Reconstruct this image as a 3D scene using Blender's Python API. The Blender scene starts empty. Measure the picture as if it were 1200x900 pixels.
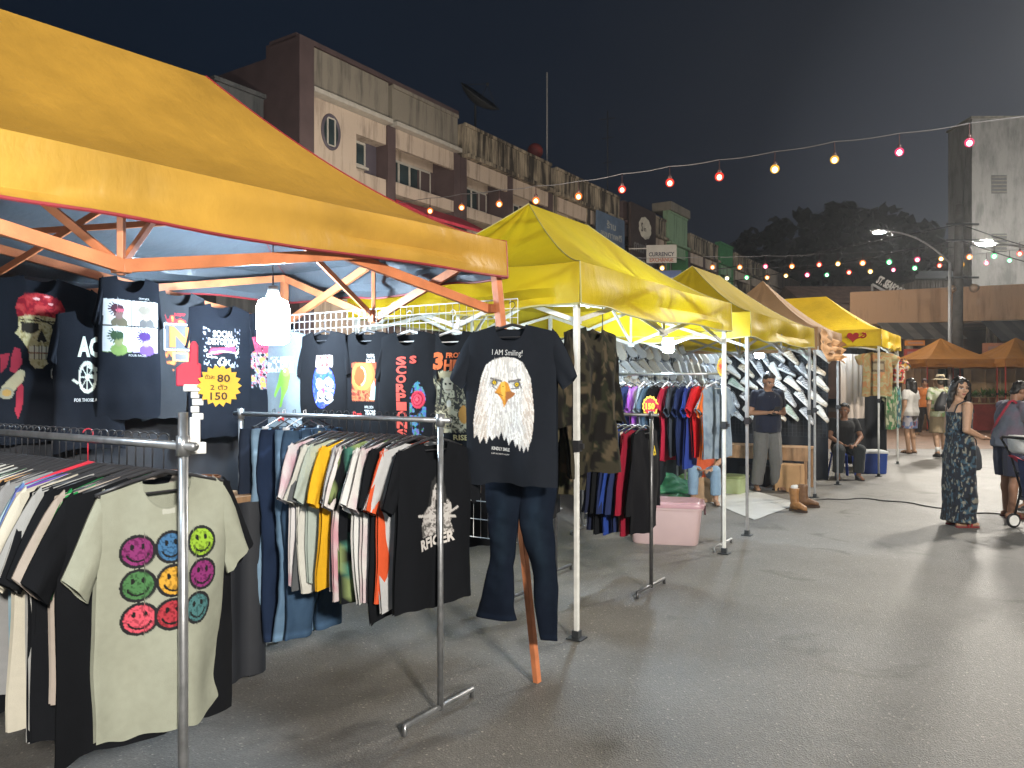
import bpy, bmesh, math, random
import numpy as np
from mathutils import Vector, Matrix

scene = bpy.context.scene
COL = scene.collection
R = math.radians

# ------------------------------------------------------------------ camera
cam_d = bpy.data.cameras.new("camera")
cam = bpy.data.objects.new("camera", cam_d)
COL.objects.link(cam)
cam.location = (0, 0, 1.6)
cam.rotation_euler = (R(90), 0, 0)
cam_d.sensor_width = 36
cam_d.lens = 27
cam_d.clip_start = 0.05
cam_d.clip_end = 1500
scene.camera = cam

# ------------------------------------------------------------------ exposure
scene.view_settings.view_transform = 'Standard'
scene.view_settings.look = 'None'
scene.view_settings.exposure = 0.0
scene.view_settings.gamma = 1.0
scene.cycles.max_bounces = 5
scene.cycles.diffuse_bounces = 3
scene.cycles.glossy_bounces = 2
scene.cycles.transmission_bounces = 3
scene.cycles.transparent_max_bounces = 8
scene.cycles.caustics_reflective = False
scene.cycles.caustics_refractive = False
scene.cycles.sample_clamp_indirect = 3.0
scene.cycles.use_denoising = True

# ------------------------------------------------------------------ night sky: navy overhead, glow of the town low on the right
world = bpy.data.worlds.new("World")
scene.world = world
world.use_nodes = True
wn = world.node_tree.nodes
wl = world.node_tree.links
bg = wn["Background"]
tc = wn.new("ShaderNodeTexCoord")
dot = wn.new("ShaderNodeVectorMath"); dot.operation = 'DOT_PRODUCT'
gd = Vector((0.62, 0.78, 0.16)).normalized()
dot.inputs[1].default_value = gd
nrm = wn.new("ShaderNodeVectorMath"); nrm.operation = 'NORMALIZE'
wl.new(tc.outputs['Generated'], nrm.inputs[0])
wl.new(nrm.outputs[0], dot.inputs[0])
ramp = wn.new("ShaderNodeValToRGB")
e = ramp.color_ramp.elements
e[0].position = 0.55; e[0].color = (0.0050, 0.0095, 0.0185, 1)
e[1].position = 1.0; e[1].color = (0.048, 0.054, 0.068, 1)
m = ramp.color_ramp.elements.new(0.80); m.color = (0.0065, 0.0105, 0.019, 1)
m = ramp.color_ramp.elements.new(0.93); m.color = (0.0115, 0.0148, 0.0225, 1)
wl.new(dot.outputs['Value'], ramp.inputs[0])
cn = wn.new("ShaderNodeTexNoise"); cn.inputs['Scale'].default_value = 2.2; cn.inputs['Detail'].default_value = 4
wl.new(nrm.outputs[0], cn.inputs['Vector'])
cmap = wn.new("ShaderNodeMapRange"); cmap.inputs['To Min'].default_value = 0.75; cmap.inputs['To Max'].default_value = 1.25
wl.new(cn.outputs['Fac'], cmap.inputs['Value'])
mul = wn.new("ShaderNodeVectorMath"); mul.operation = 'SCALE'
wl.new(ramp.outputs['Color'], mul.inputs[0]); wl.new(cmap.outputs['Result'], mul.inputs['Scale'])
wl.new(mul.outputs[0], bg.inputs['Color'])
bg.inputs['Strength'].default_value = 1.0

# light levels of the lamps, the added and assumed ones too (used by the lamp builders below)
FACADE_FILL_W = 800  # added floodlights that brighten the facade
ASSUMED_FLOOD_W = 4000      # assumed lamp added behind the photographer
STREET_W = 1000     # far street lamps
BULB_E = 320        # white LED bulbs inside the tents
FESTOON_E = 14
HAZE = 0.0009  # density of the haze added for lamp glow

# ------------------------------------------------------------------ helpers
D = Vector((0.55, 0.835, 0)).normalized()       # along the row of tents
N = Vector((D.y, -D.x, 0))                       # out of the stalls, into the street
UP = Vector((0, 0, 1))
F_PX = 900.0
RZ_N = math.atan2(N.x, -N.y)                     # rotation that turns local -y to N
RZ_mD = math.atan2(-D.x, D.y)                    # rotation that turns local -y to -D


def at(px, py, Y):
    return Vector(((px - 600) / F_PX * Y, Y, 1.6 - (py - 450) / F_PX * Y))


def gnd(px, py):
    return at(px, py, 1440.0 / (py - 450)).xy.to_3d()


def on_line(P0, d, px):
    k = (px - 600) / F_PX
    return (k * P0.y - P0.x) / (d.x - k * d.y)


def srgb(r, g, b):
    def f(c):
        c /= 255.0
        return c / 12.92 if c <= 0.04045 else ((c + 0.055) / 1.055) ** 2.4
    return (f(r), f(g), f(b))


class MB:
    """collects shapes, builds them as ONE mesh object"""
    def __init__(s):
        s.v = []; s.f = []; s.m = []; s.c = []

    def add(s, verts, faces, mi=0, col=None):
        b = len(s.v)
        s.v.extend(tuple(p) for p in verts)
        s.f.extend(tuple(i + b for i in f) for f in faces)
        s.m.extend([mi] * len(faces))
        if col is None:
            s.c.extend([(0.5, 0.5, 0.5)] * len(verts))
        elif len(col) == 3 and not hasattr(col[0], '__len__'):
            s.c.extend([tuple(col)] * len(verts))
        else:
            s.c.extend(tuple(x) for x in col)

    def grid(s, P, mi=0, col=None, wrap=False, flip=False):
        """P array (nu, nv, 3)"""
        P = np.asarray(P, float)
        nu, nv = P.shape[:2]
        fs = []
        for i in range(nu - (0 if wrap else 1)):
            i2 = (i + 1) % nu
            for j in range(nv - 1):
                q = (i * nv + j, i2 * nv + j, i2 * nv + j + 1, i * nv + j + 1)
                fs.append(q[::-1] if flip else q)
        c = None
        if col is not None:
            c = np.asarray(col, float)
            c = [tuple(col)] * (nu * nv) if c.ndim == 1 else c.reshape(-1, 3)
        s.add(P.reshape(-1, 3), fs, mi, c)

    def box(s, c, size, ax=None, mi=0, col=None):
        c = Vector(c)
        X, Y, Z = ax if ax else (Vector((1, 0, 0)), Vector((0, 1, 0)), UP)
        hx, hy, hz = [q / 2 for q in size]
        vs = [c + X * (sx * hx) + Y * (sy * hy) + Z * (sz * hz) for sx in (-1, 1) for sy in (-1, 1) for sz in (-1, 1)]
        s.add(vs, [(0, 1, 3, 2), (4, 6, 7, 5), (0, 4, 5, 1), (2, 3, 7, 6), (0, 2, 6, 4), (1, 5, 7, 3)], mi, col)

    def bar(s, a, b, w, h=None, mi=0, col=None, up=UP):
        a = Vector(a); b = Vector(b); h = h or w
        z = (b - a); l = z.length; z.normalize()
        x = z.cross(up)
        if x.length < 1e-3:
            x = z.cross(Vector((1, 0, 0)))
        x.normalize(); y = z.cross(x)
        s.box((a + b) / 2, (w, h, l), (x, y, z), mi, col)

    def tube(s, pts, r, n=8, mi=0, col=None, closed=False, caps=True):
        pts = [Vector(p) for p in pts]
        k = len(pts)
        rs = r if hasattr(r, '__len__') else [r] * k
        up = None; vs = []
        for i, p in enumerate(pts):
            if closed:
                t = pts[(i + 1) % k] - pts[i - 1]
            else:
                t = pts[min(i + 1, k - 1)] - pts[max(i - 1, 0)]
            t.normalize()
            if up is None:
                up = t.orthogonal().normalized()
            else:
                up = up - t * up.dot(t)
                up = t.orthogonal().normalized() if up.length < 1e-5 else up.normalized()
            w = t.cross(up)
            for j in range(n):
                a = 2 * math.pi * j / n
                vs.append(p + (up * math.cos(a) + w * math.sin(a)) * rs[i])
        fs = []
        for i in range(k if closed else k - 1):
            i2 = (i + 1) % k
            for j in range(n):
                j2 = (j + 1) % n
                fs.append((i * n + j, i * n + j2, i2 * n + j2, i2 * n + j))
        if caps and not closed:
            fs.append(tuple(range(n))[::-1]); fs.append(tuple((k - 1) * n + j for j in range(n)))
        s.add(vs, fs, mi, col)

    def lathe(s, c, prof, n=16, mi=0, col=None, axis=UP, caps=True):
        c = Vector(c); z = Vector(axis).normalized(); x = z.orthogonal().normalized(); y = z.cross(x)
        vs = []
        for r, h in prof:
            for j in range(n):
                a = 2 * math.pi * j / n
                vs.append(c + z * h + (x * math.cos(a) + y * math.sin(a)) * r)
        fs = []
        k = len(prof)
        for i in range(k - 1):
            for j in range(n):
                j2 = (j + 1) % n
                fs.append((i * n + j, i * n + j2, (i + 1) * n + j2, (i + 1) * n + j))
        if caps:
            fs.append(tuple(range(n))[::-1]); fs.append(tuple((k - 1) * n + j for j in range(n)))
        s.add(vs, fs, mi, col)

    def ball(s, c, r, nu=12, nv=8, mi=0, col=None, ax=None):
        c = Vector(c)
        rx, ry, rz = r if hasattr(r, '__len__') else (r, r, r)
        X, Y, Z = ax if ax else (Vector((1, 0, 0)), Vector((0, 1, 0)), UP)
        vs = [c - Z * rz]
        for j in range(1, nv):
            t = math.pi * j / nv
            for i in range(nu):
                a = 2 * math.pi * i / nu
                vs.append(c + X * (rx * math.sin(t) * math.cos(a)) + Y * (ry * math.sin(t) * math.sin(a)) - Z * (rz * math.cos(t)))
        vs.append(c + Z * rz)
        fs = []
        for i in range(nu):
            i2 = (i + 1) % nu
            fs.append((0, 1 + i2, 1 + i))
            for j in range(nv - 2):
                a = 1 + j * nu
                fs.append((a + i, a + i2, a + nu + i2, a + nu + i))
            a = 1 + (nv - 2) * nu
            fs.append((a + i, a + i2, len(vs) - 1))
        s.add(vs, fs, mi, col)

    def prism(s, pts, dirv, mi=0, col=None):
        """closed outline (list of Vectors) pushed along dirv"""
        n = len(pts); dirv = Vector(dirv)
        vs = [Vector(p) for p in pts] + [Vector(p) + dirv for p in pts]
        fs = [tuple(range(n))[::-1], tuple(range(n, 2 * n))] + [(i, (i + 1) % n, n + (i + 1) % n, n + i) for i in range(n)]
        s.add(vs, fs, mi, col)

    def build(s, name, mats, parent=None, loc=None, rz=0.0, smooth=False, local=False, bevel=0, angle=None, fixn=False):
        """verts are in world space unless local (then loc/rz place them)"""
        me = bpy.data.meshes.new(name)
        if not isinstance(mats, (list, tuple)):
            mats = [mats]
        V = np.array(s.v, float).reshape(-1, 3)
        o = bpy.data.objects.new(name, me)
        COL.objects.link(o)
        if parent is not None:
            o.parent = parent
            if not local:
                M = np.array(winv(parent))
                V = V @ M[:3, :3].T + M[:3, 3]
        else:
            if not local:
                if loc is None:
                    loc = (V.min(0) + V.max(0)) / 2; loc[2] = V[:, 2].min()
                V = V - np.array(loc)
                if rz:
                    Mi = np.array(Matrix.Rotation(-rz, 3, 'Z')); V = V @ Mi.T
            o.location = loc if loc is not None else (0, 0, 0)
            o.rotation_euler = (0, 0, rz)
        me.from_pydata(V.tolist(), [], s.f)
        for mm in mats:
            me.materials.append(mm)
        me.polygons.foreach_set('material_index', np.array(s.m, dtype=np.int32))
        if smooth:
            me.polygons.foreach_set('use_smooth', np.ones(len(s.f), dtype=bool))
        at_ = me.color_attributes.new('Col', 'FLOAT_COLOR', 'POINT')
        C = np.ones((len(V), 4), np.float32); C[:, :3] = np.array(s.c, np.float32)
        at_.data.foreach_set('color', C.ravel())
        if fixn:
            bm = bmesh.new(); bm.from_mesh(me); bmesh.ops.recalc_face_normals(bm, faces=bm.faces); bm.to_mesh(me); bm.free()
        me.update()
        if smooth and angle:
            me.set_sharp_from_angle(angle=R(angle))
        if bevel:
            b = o.modifiers.new('bevel', 'BEVEL'); b.width = bevel; b.segments = 2; b.limit_method = 'ANGLE'; b.angle_limit = R(40)
        return o


def winv(o):
    m_ = Matrix()
    while o:
        m_ = o.matrix_basis @ m_
        o = o.parent
    return m_.inverted()


def tag(o, label=None, cat=None, group=None, kind=None):
    if label:
        o['label'] = label
    if cat:
        o['category'] = cat
    if group:
        o['group'] = group
    if kind:
        o['kind'] = kind
    return o


def root(name, loc, label, cat, rz=0.0, group=None):
    o = bpy.data.objects.new(name, None)
    COL.objects.link(o)
    o.empty_display_size = 0.1
    o.location = loc; o.rotation_euler = (0, 0, rz)
    return tag(o, label, cat, group)


def copy_thing(o, loc, rz, label=None, group=None):
    r_ = o.copy(); COL.objects.link(r_); r_.location = loc
    r_.rotation_euler = (0, 0, rz)
    if label: r_['label'] = label
    if group: r_['group'] = group
    for ch in list(o.children):
        c_ = ch.copy(); COL.objects.link(c_); c_.parent = r_
        for g in list(ch.children):
            d_ = g.copy(); COL.objects.link(d_); d_.parent = c_
    return r_


# ------------------------------------------------------------------ materials
_M = {}


def nodes_of(name):
    mt = bpy.data.materials.new(name)
    mt.use_nodes = True
    nt = mt.node_tree
    return mt, nt.nodes, nt.links, nt.nodes['Principled BSDF']


def mat(name, color, rough=0.6, metal=0.0, var=0.12, scale=6.0, bump=0.0, bscale=80.0, emit=None, estr=0.0, spec=0.5, stretch=None):
    if name in _M:
        return _M[name]
    mt, n, l, p = nodes_of(name)
    c = n.new('ShaderNodeTexCoord')
    nz = n.new('ShaderNodeTexNoise'); nz.inputs['Scale'].default_value = scale; nz.inputs['Detail'].default_value = 6
    src = c.outputs['Object']
    if stretch:
        mp = n.new('ShaderNodeMapping'); mp.inputs['Scale'].default_value = stretch
        l.new(src, mp.inputs['Vector']); src = mp.outputs['Vector']
    l.new(src, nz.inputs['Vector'])
    mr = n.new('ShaderNodeMapRange'); mr.inputs['From Min'].default_value = 0.3; mr.inputs['From Max'].default_value = 0.7
    mr.inputs['To Min'].default_value = 1 - var; mr.inputs['To Max'].default_value = 1 + var
    l.new(nz.outputs['Fac'], mr.inputs['Value'])
    vm = n.new('ShaderNodeVectorMath'); vm.operation = 'SCALE'; vm.inputs[0].default_value = color[:3]
    l.new(mr.outputs['Result'], vm.inputs['Scale'])
    l.new(vm.outputs[0], p.inputs['Base Color'])
    p.inputs['Roughness'].default_value = rough
    p.inputs['Metallic'].default_value = metal
    p.inputs['Specular IOR Level'].default_value = spec
    if bump:
        b2 = n.new('ShaderNodeTexNoise'); b2.inputs['Scale'].default_value = bscale; b2.inputs['Detail'].default_value = 3
        l.new(src, b2.inputs['Vector'])
        bp = n.new('ShaderNodeBump'); bp.inputs['Strength'].default_value = bump; bp.inputs['Distance'].default_value = 0.01
        l.new(b2.outputs['Fac'], bp.inputs['Height']); l.new(bp.outputs['Normal'], p.inputs['Normal'])
    if emit:
        p.inputs['Emission Color'].default_value = (*emit, 1); p.inputs['Emission Strength'].default_value = estr
    _M[name] = mt
    return mt


def mat_attr(name, rough=0.9, var=0.1, scale=40.0, bump=0.25, bscale=350.0, sheen=0.15, spec=0.25, gain=1.0):
    """colour comes from the mesh's own dyed / printed colours"""
    if name in _M:
        return _M[name]
    mt, n, l, p = nodes_of(name)
    a = n.new('ShaderNodeVertexColor'); a.layer_name = 'Col'
    c = n.new('ShaderNodeTexCoord')
    nz = n.new('ShaderNodeTexNoise'); nz.inputs['Scale'].default_value = scale; nz.inputs['Detail'].default_value = 5
    l.new(c.outputs['Object'], nz.inputs['Vector'])
    mr = n.new('ShaderNodeMapRange'); mr.inputs['From Min'].default_value = 0.3; mr.inputs['From Max'].default_value = 0.7
    mr.inputs['To Min'].default_value = (1 - var) * gain; mr.inputs['To Max'].default_value = (1 + var) * gain
    l.new(nz.outputs['Fac'], mr.inputs['Value'])
    vm = n.new('ShaderNodeVectorMath'); vm.operation = 'SCALE'
    l.new(a.outputs['Color'], vm.inputs[0]); l.new(mr.outputs['Result'], vm.inputs['Scale'])
    l.new(vm.outputs[0], p.inputs['Base Color'])
    p.inputs['Roughness'].default_value = rough
    p.inputs['Specular IOR Level'].default_value = spec
    p.inputs['Sheen Weight'].default_value = sheen
    p.inputs['Sheen Roughness'].default_value = 0.6
    b2 = n.new('ShaderNodeTexNoise'); b2.inputs['Scale'].default_value = bscale; b2.inputs['Detail'].default_value = 2
    l.new(c.outputs['Object'], b2.inputs['Vector'])
    bp = n.new('ShaderNodeBump'); bp.inputs['Strength'].default_value = bump; bp.inputs['Distance'].default_value = 0.004
    l.new(b2.outputs['Fac'], bp.inputs['Height']); l.new(bp.outputs['Normal'], p.inputs['Normal'])
    _M[name] = mt
    return mt


def mat_canvas(name, out, inn, trans=0.25, rough=0.55):
    """tent cloth: dyed outside, lining inside, some light comes through"""
    if name in _M:
        return _M[name]
    mt, n, l, p = nodes_of(name)
    c = n.new('ShaderNodeTexCoord')
    g = n.new('ShaderNodeNewGeometry')
    nz = n.new('ShaderNodeTexNoise'); nz.inputs['Scale'].default_value = 1.6; nz.inputs['Detail'].default_value = 7; nz.inputs['Roughness'].default_value = 0.65
    l.new(c.outputs['Object'], nz.inputs['Vector'])
    mr = n.new('ShaderNodeMapRange'); mr.inputs['From Min'].default_value = 0.3; mr.inputs['From Max'].default_value = 0.7
    mr.inputs['To Min'].default_value = 0.72; mr.inputs['To Max'].default_value = 1.12
    l.new(nz.outputs['Fac'], mr.inputs['Value'])
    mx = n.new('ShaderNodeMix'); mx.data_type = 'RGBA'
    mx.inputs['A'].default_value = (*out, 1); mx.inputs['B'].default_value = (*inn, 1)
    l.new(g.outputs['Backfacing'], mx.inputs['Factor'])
    vm = n.new('ShaderNodeVectorMath'); vm.operation = 'SCALE'
    l.new(mx.outputs['Result'], vm.inputs[0]); l.new(mr.outputs['Result'], vm.inputs['Scale'])
    l.new(vm.outputs[0], p.inputs['Base Color'])
    p.inputs['Roughness'].default_value = rough
    w = n.new('ShaderNodeTexNoise'); w.inputs['Scale'].default_value = 9; w.inputs['Detail'].default_value = 4
    mp = n.new('ShaderNodeMapping'); mp.inputs['Scale'].default_value = (1.0, 1.0, 0.35)
    l.new(c.outputs['Object'], mp.inputs['Vector']); l.new(mp.outputs['Vector'], w.inputs['Vector'])
    bp = n.new('ShaderNodeBump'); bp.inputs['Strength'].default_value = 0.35; bp.inputs['Distance'].default_value = 0.03
    l.new(w.outputs['Fac'], bp.inputs['Height']); l.new(bp.outputs['Normal'], p.inputs['Normal'])
    if trans:
        tr = n.new('ShaderNodeBsdfTranslucent'); tr.inputs['Color'].default_value = (*out, 1)
        ms = n.new('ShaderNodeMixShader'); ms.inputs[0].default_value = trans
        l.new(p.outputs[0], ms.inputs[1]); l.new(tr.outputs[0], ms.inputs[2])
        l.new(ms.outputs[0], n['Material Output'].inputs['Surface'])
    _M[name] = mt
    return mt


def mat_glow(name, color, strength):
    if name in _M:
        return _M[name]
    mt, n, l, p = nodes_of(name)
    em = n.new('ShaderNodeEmission'); em.inputs['Color'].default_value = (*color, 1); em.inputs['Strength'].default_value = strength
    l.new(em.outputs[0], n['Material Output'].inputs['Surface'])
    n.remove(p)
    _M[name] = mt
    return mt


def mat_halo_globe(name, color, strength, clear=0.72):
    """thin tinted bulb glass that glows softly around the bright core"""
    if name in _M:
        return _M[name]
    mt, n, l, p = nodes_of(name)
    em = n.new('ShaderNodeEmission'); em.inputs['Color'].default_value = (*color, 1); em.inputs['Strength'].default_value = strength
    tr = n.new('ShaderNodeBsdfTransparent')
    ms = n.new('ShaderNodeMixShader'); ms.inputs[0].default_value = clear
    l.new(em.outputs[0], ms.inputs[1]); l.new(tr.outputs[0], ms.inputs[2])
    l.new(ms.outputs[0], n['Material Output'].inputs['Surface'])
    n.remove(p)
    _M[name] = mt
    return mt


COTTON = mat_attr('cotton', sheen=0.0, spec=0.12, var=0.045)
PRINTED = mat_attr('dyed_cloth', rough=0.8, var=0.06)
SKINM = mat_attr('skin_and_body', rough=0.55, var=0.05, bump=0.05, sheen=0.0, spec=0.4)
STEEL = mat('galvanised_steel', (0.42, 0.43, 0.44), 0.38, 0.85, 0.2, 25)
DARKSTEEL = mat('dark_steel', (0.05, 0.055, 0.06), 0.45, 0.4, 0.2, 25)
WHITEPAINT = mat('white_painted_steel', (0.72, 0.72, 0.68), 0.45, 0, 0.12, 14)
GREYPAINT = mat('grey_painted_steel', (0.33, 0.33, 0.33), 0.45, 0.2, 0.15, 14)
ORANGEPAINT = mat('orange_painted_steel', (0.58, 0.20, 0.085), 0.42, 0, 0.22, 9, 0.1, 60)
BLACKPLASTIC = mat('black_plastic', (0.025, 0.025, 0.028), 0.45)
WHITEPLASTIC = mat('white_plastic', (0.78, 0.78, 0.75), 0.4)
WIRE = mat('white_coated_wire', (0.7, 0.72, 0.72), 0.4)
CABLE = mat('black_cable', (0.02, 0.02, 0.022), 0.6)

# ------------------------------------------------------------------ text and printing
_T = {}


def text_mesh(s, bold=0.0, font_space=1.0, line=1.0):
    key = (s, bold, font_space, line)
    if key in _T:
        return _T[key]
    cu = bpy.data.curves.new('t', 'FONT'); cu.body = s; cu.size = 1; cu.resolution_u = 2; cu.align_x = 'CENTER'
    cu.offset = bold; cu.space_character = font_space; cu.space_line = line
    o = bpy.data.objects.new('t', cu)
    COL.objects.link(o)
    dg = bpy.context.evaluated_depsgraph_get()
    ev = o.evaluated_get(dg)
    me = bpy.data.meshes.new_from_object(ev)
    V = np.array([v.co[:] for v in me.vertices]).reshape(-1, 3)
    Fc = [tuple(p.vertices) for p in me.polygons]
    bpy.data.objects.remove(o); bpy.data.meshes.remove(me); bpy.data.curves.remove(cu)
    if len(V):
        lo = V.min(0); hi = V.max(0)
        V = (V - (lo + hi) / 2) / np.maximum(hi - lo, 1e-6)
    _T[key] = (V, Fc)
    return _T[key]


class Canvas:
    """colours of the dyed and printed front of a garment, sampled at its vertices"""
    def __init__(s, x, z, base, rng):
        s.x = x; s.z = z; s.rng = rng
        s.c = np.tile(np.array(base, float), (x.size, 1)).reshape(x.shape + (3,))
        s.texts = []

    def fill(s, mask, col, a=1.0):
        col = np.array(col, float)
        s.c[mask] = s.c[mask] * (1 - a) + col * a

    def ell(s, cx, cz, rx, rz, col, rot=0.0, a=1.0):
        dx = s.x - cx; dz = s.z - cz
        u = dx * math.cos(rot) + dz * math.sin(rot); v = -dx * math.sin(rot) + dz * math.cos(rot)
        s.fill((u / rx) ** 2 + (v / rz) ** 2 <= 1, col, a)

    def ring(s, cx, cz, r, w, col, a0=None, a1=None):
        dx = s.x - cx; dz = s.z - cz
        d = np.hypot(dx, dz)
        mk = np.abs(d - r) <= w / 2
        if a0 is not None:
            an = np.degrees(np.arctan2(dz, dx)) % 360
            mk &= (an >= a0) & (an <= a1)
        s.fill(mk, col)

    def inpoly(s, pts):
        x, z = s.x, s.z
        ins = np.zeros(x.shape, bool)
        n = len(pts)
        for i in range(n):
            x1, z1 = pts[i]; x2, z2 = pts[(i + 1) % n]
            if z1 == z2:
                continue
            ins ^= ((z1 > z) != (z2 > z)) & (x < (x2 - x1) * (z - z1) / (z2 - z1) + x1)
        return ins

    def poly(s, pts, col, a=1.0):
        s.fill(s.inpoly(pts), col, a)

    def line(s, x0, z0, x1, z1, w, col, a=1.0):
        dx, dz = x1 - x0, z1 - z0
        L2 = dx * dx + dz * dz + 1e-12
        t = np.clip(((s.x - x0) * dx + (s.z - z0) * dz) / L2, 0, 1)
        s.fill(np.hypot(s.x - x0 - t * dx, s.z - z0 - t * dz) <= w / 2, col, a)

    def text(s, t, cx, cz, w, h, col, bold=0.0, rot=0.0, line=1.0):
        s.texts.append((t, cx, cz, w, h, col, bold, rot, line))

    def blotch(s, mask, cols, sc=60.0, seed=0):
        """random patches of colours inside mask"""
        v = vnoise(s.x * sc, s.z * sc, seed) * 0.65 + vnoise(s.x * sc * 2.3, s.z * sc * 2.3, seed + 5) * 0.35
        v = np.clip((v - 0.25) * 2.0, 0, 0.999)
        idx = (v * len(cols)).astype(int)
        C = np.array(cols, float)
        s.c[mask] = C[idx[mask]]


def vnoise(x, z, seed=0):
    x = np.asarray(x, float); z = np.asarray(z, float)
    xi = np.floor(x).astype(np.int64); zi = np.floor(z).astype(np.int64)
    fx = x - xi; fz = z - zi
    fx = fx * fx * (3 - 2 * fx); fz = fz * fz * (3 - 2 * fz)

    def h(a, b):
        n_ = (a * 374761393 + b * 668265263 + seed * 974634777) & 0x7fffffff
        n_ = ((n_ ^ (n_ >> 13)) * 1274126177) & 0x7fffffff
        return ((n_ ^ (n_ >> 16)) & 0xffff) / 65535.0
    return (h(xi, zi) * (1 - fx) * (1 - fz) + h(xi + 1, zi) * fx * (1 - fz)
            + h(xi, zi + 1) * (1 - fx) * fz + h(xi + 1, zi + 1) * fx * fz)


def flat_text(mb, t, origin, ux, uz, w, h, mi=0, col=None, bold=0.0, line=1.0, thick=0.0):
    """lettering laid on a flat sign (w x h metres)"""
    V, Fc = text_mesh(t, bold, 1.0, line)
    if not len(V):
        return
    origin = Vector(origin)
    mb.add([origin + ux * (v[0] * w) + uz * (v[1] * h) for v in V], Fc, mi, col)
# ------------------------------------------------------------------ GROUND
def build_ground():
    mt, n, l, p = nodes_of('asphalt')
    c = n.new('ShaderNodeTexCoord')
    big = n.new('ShaderNodeTexNoise'); big.inputs['Scale'].default_value = 0.55; big.inputs['Detail'].default_value = 6; big.inputs['Roughness'].default_value = 0.6
    l.new(c.outputs['Object'], big.inputs['Vector'])
    r1 = n.new('ShaderNodeValToRGB')
    r1.color_ramp.elements[0].position = 0.32; r1.color_ramp.elements[0].color = (0.115, 0.109, 0.100, 1)
    r1.color_ramp.elements[1].position = 0.68; r1.color_ramp.elements[1].color = (0.250, 0.240, 0.222, 1)
    l.new(big.outputs['Fac'], r1.inputs[0])
    st = n.new('ShaderNodeTexVoronoi'); st.inputs['Scale'].default_value = 120
    l.new(c.outputs['Object'], st.inputs['Vector'])
    r2 = n.new('ShaderNodeValToRGB')
    r2.color_ramp.elements[0].position = 0.0; r2.color_ramp.elements[0].color = (0.70, 0.70, 0.70, 1)
    r2.color_ramp.elements[1].position = 1.0; r2.color_ramp.elements[1].color = (2.6, 2.5, 2.3, 1)
    e_ = r2.color_ramp.elements.new(0.86); e_.color = (1.0, 1.0, 1.0, 1)
    l.new(st.outputs['Color'], r2.inputs[0])
    mm = n.new('ShaderNodeMix'); mm.data_type = 'RGBA'; mm.blend_type = 'MULTIPLY'; mm.inputs['Factor'].default_value = 1
    l.new(r1.outputs['Color'], mm.inputs['A']); l.new(r2.outputs['Color'], mm.inputs['B'])
    # old spills with their own shapes
    sp = n.new('ShaderNodeTexNoise'); sp.inputs['Scale'].default_value = 1.7; sp.inputs['Detail'].default_value = 3; sp.inputs['Distortion'].default_value = 0.8
    l.new(c.outputs['Object'], sp.inputs['Vector'])
    r3 = n.new('ShaderNodeValToRGB')
    r3.color_ramp.elements[0].position = 0.60; r3.color_ramp.elements[0].color = (1, 1, 1, 1)
    r3.color_ramp.elements[1].position = 0.74; r3.color_ramp.elements[1].color = (0.44, 0.43, 0.41, 1)
    l.new(sp.outputs['Fac'], r3.inputs[0])
    m2 = n.new('ShaderNodeMix'); m2.data_type = 'RGBA'; m2.blend_type = 'MULTIPLY'; m2.inputs['Factor'].default_value = 1
    l.new(mm.outputs['Result'], m2.inputs['A']); l.new(r3.outputs['Color'], m2.inputs['B'])
    l.new(m2.outputs['Result'], p.inputs['Base Color'])
    rr = n.new('ShaderNodeMapRange'); rr.inputs['To Min'].default_value = 0.42; rr.inputs['To Max'].default_value = 0.68
    l.new(big.outputs['Fac'], rr.inputs['Value']); l.new(rr.outputs['Result'], p.inputs['Roughness'])
    fine = n.new('ShaderNodeTexNoise'); fine.inputs['Scale'].default_value = 130; fine.inputs['Detail'].default_value = 3
    l.new(c.outputs['Object'], fine.inputs['Vector'])
    ad = n.new('ShaderNodeMath'); ad.operation = 'ADD'
    l.new(fine.outputs['Fac'], ad.inputs[0]); l.new(st.outputs['Distance'], ad.inputs[1])
    bp = n.new('ShaderNodeBump'); bp.inputs['Strength'].default_value = 0.45; bp.inputs['Distance'].default_value = 0.006
    l.new(ad.outputs[0], bp.inputs['Height']); l.new(bp.outputs['Normal'], p.inputs['Normal'])
    g = MB()
    g.add([(-500, -200, 0), (500, -200, 0), (500, 900, 0), (-500, 900, 0)], [(0, 1, 2, 3)])
    tag(g.build('ground', mt, loc=(0, 0, 0)), kind='structure')

    brown = mat('brown_paving', (0.16, 0.085, 0.045), 0.6, 0, 0.25, 3, 0.3, 40)
    g = MB()
    g.add([(5, 19.0, 0.004), (60, 17.6, 0.004), (60, 44, 0.004), (5, 44, 0.004)], [(0, 1, 2, 3)])
    tag(g.build('paving', brown, loc=(20, 30, 0.004), local=False), kind='structure')


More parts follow.
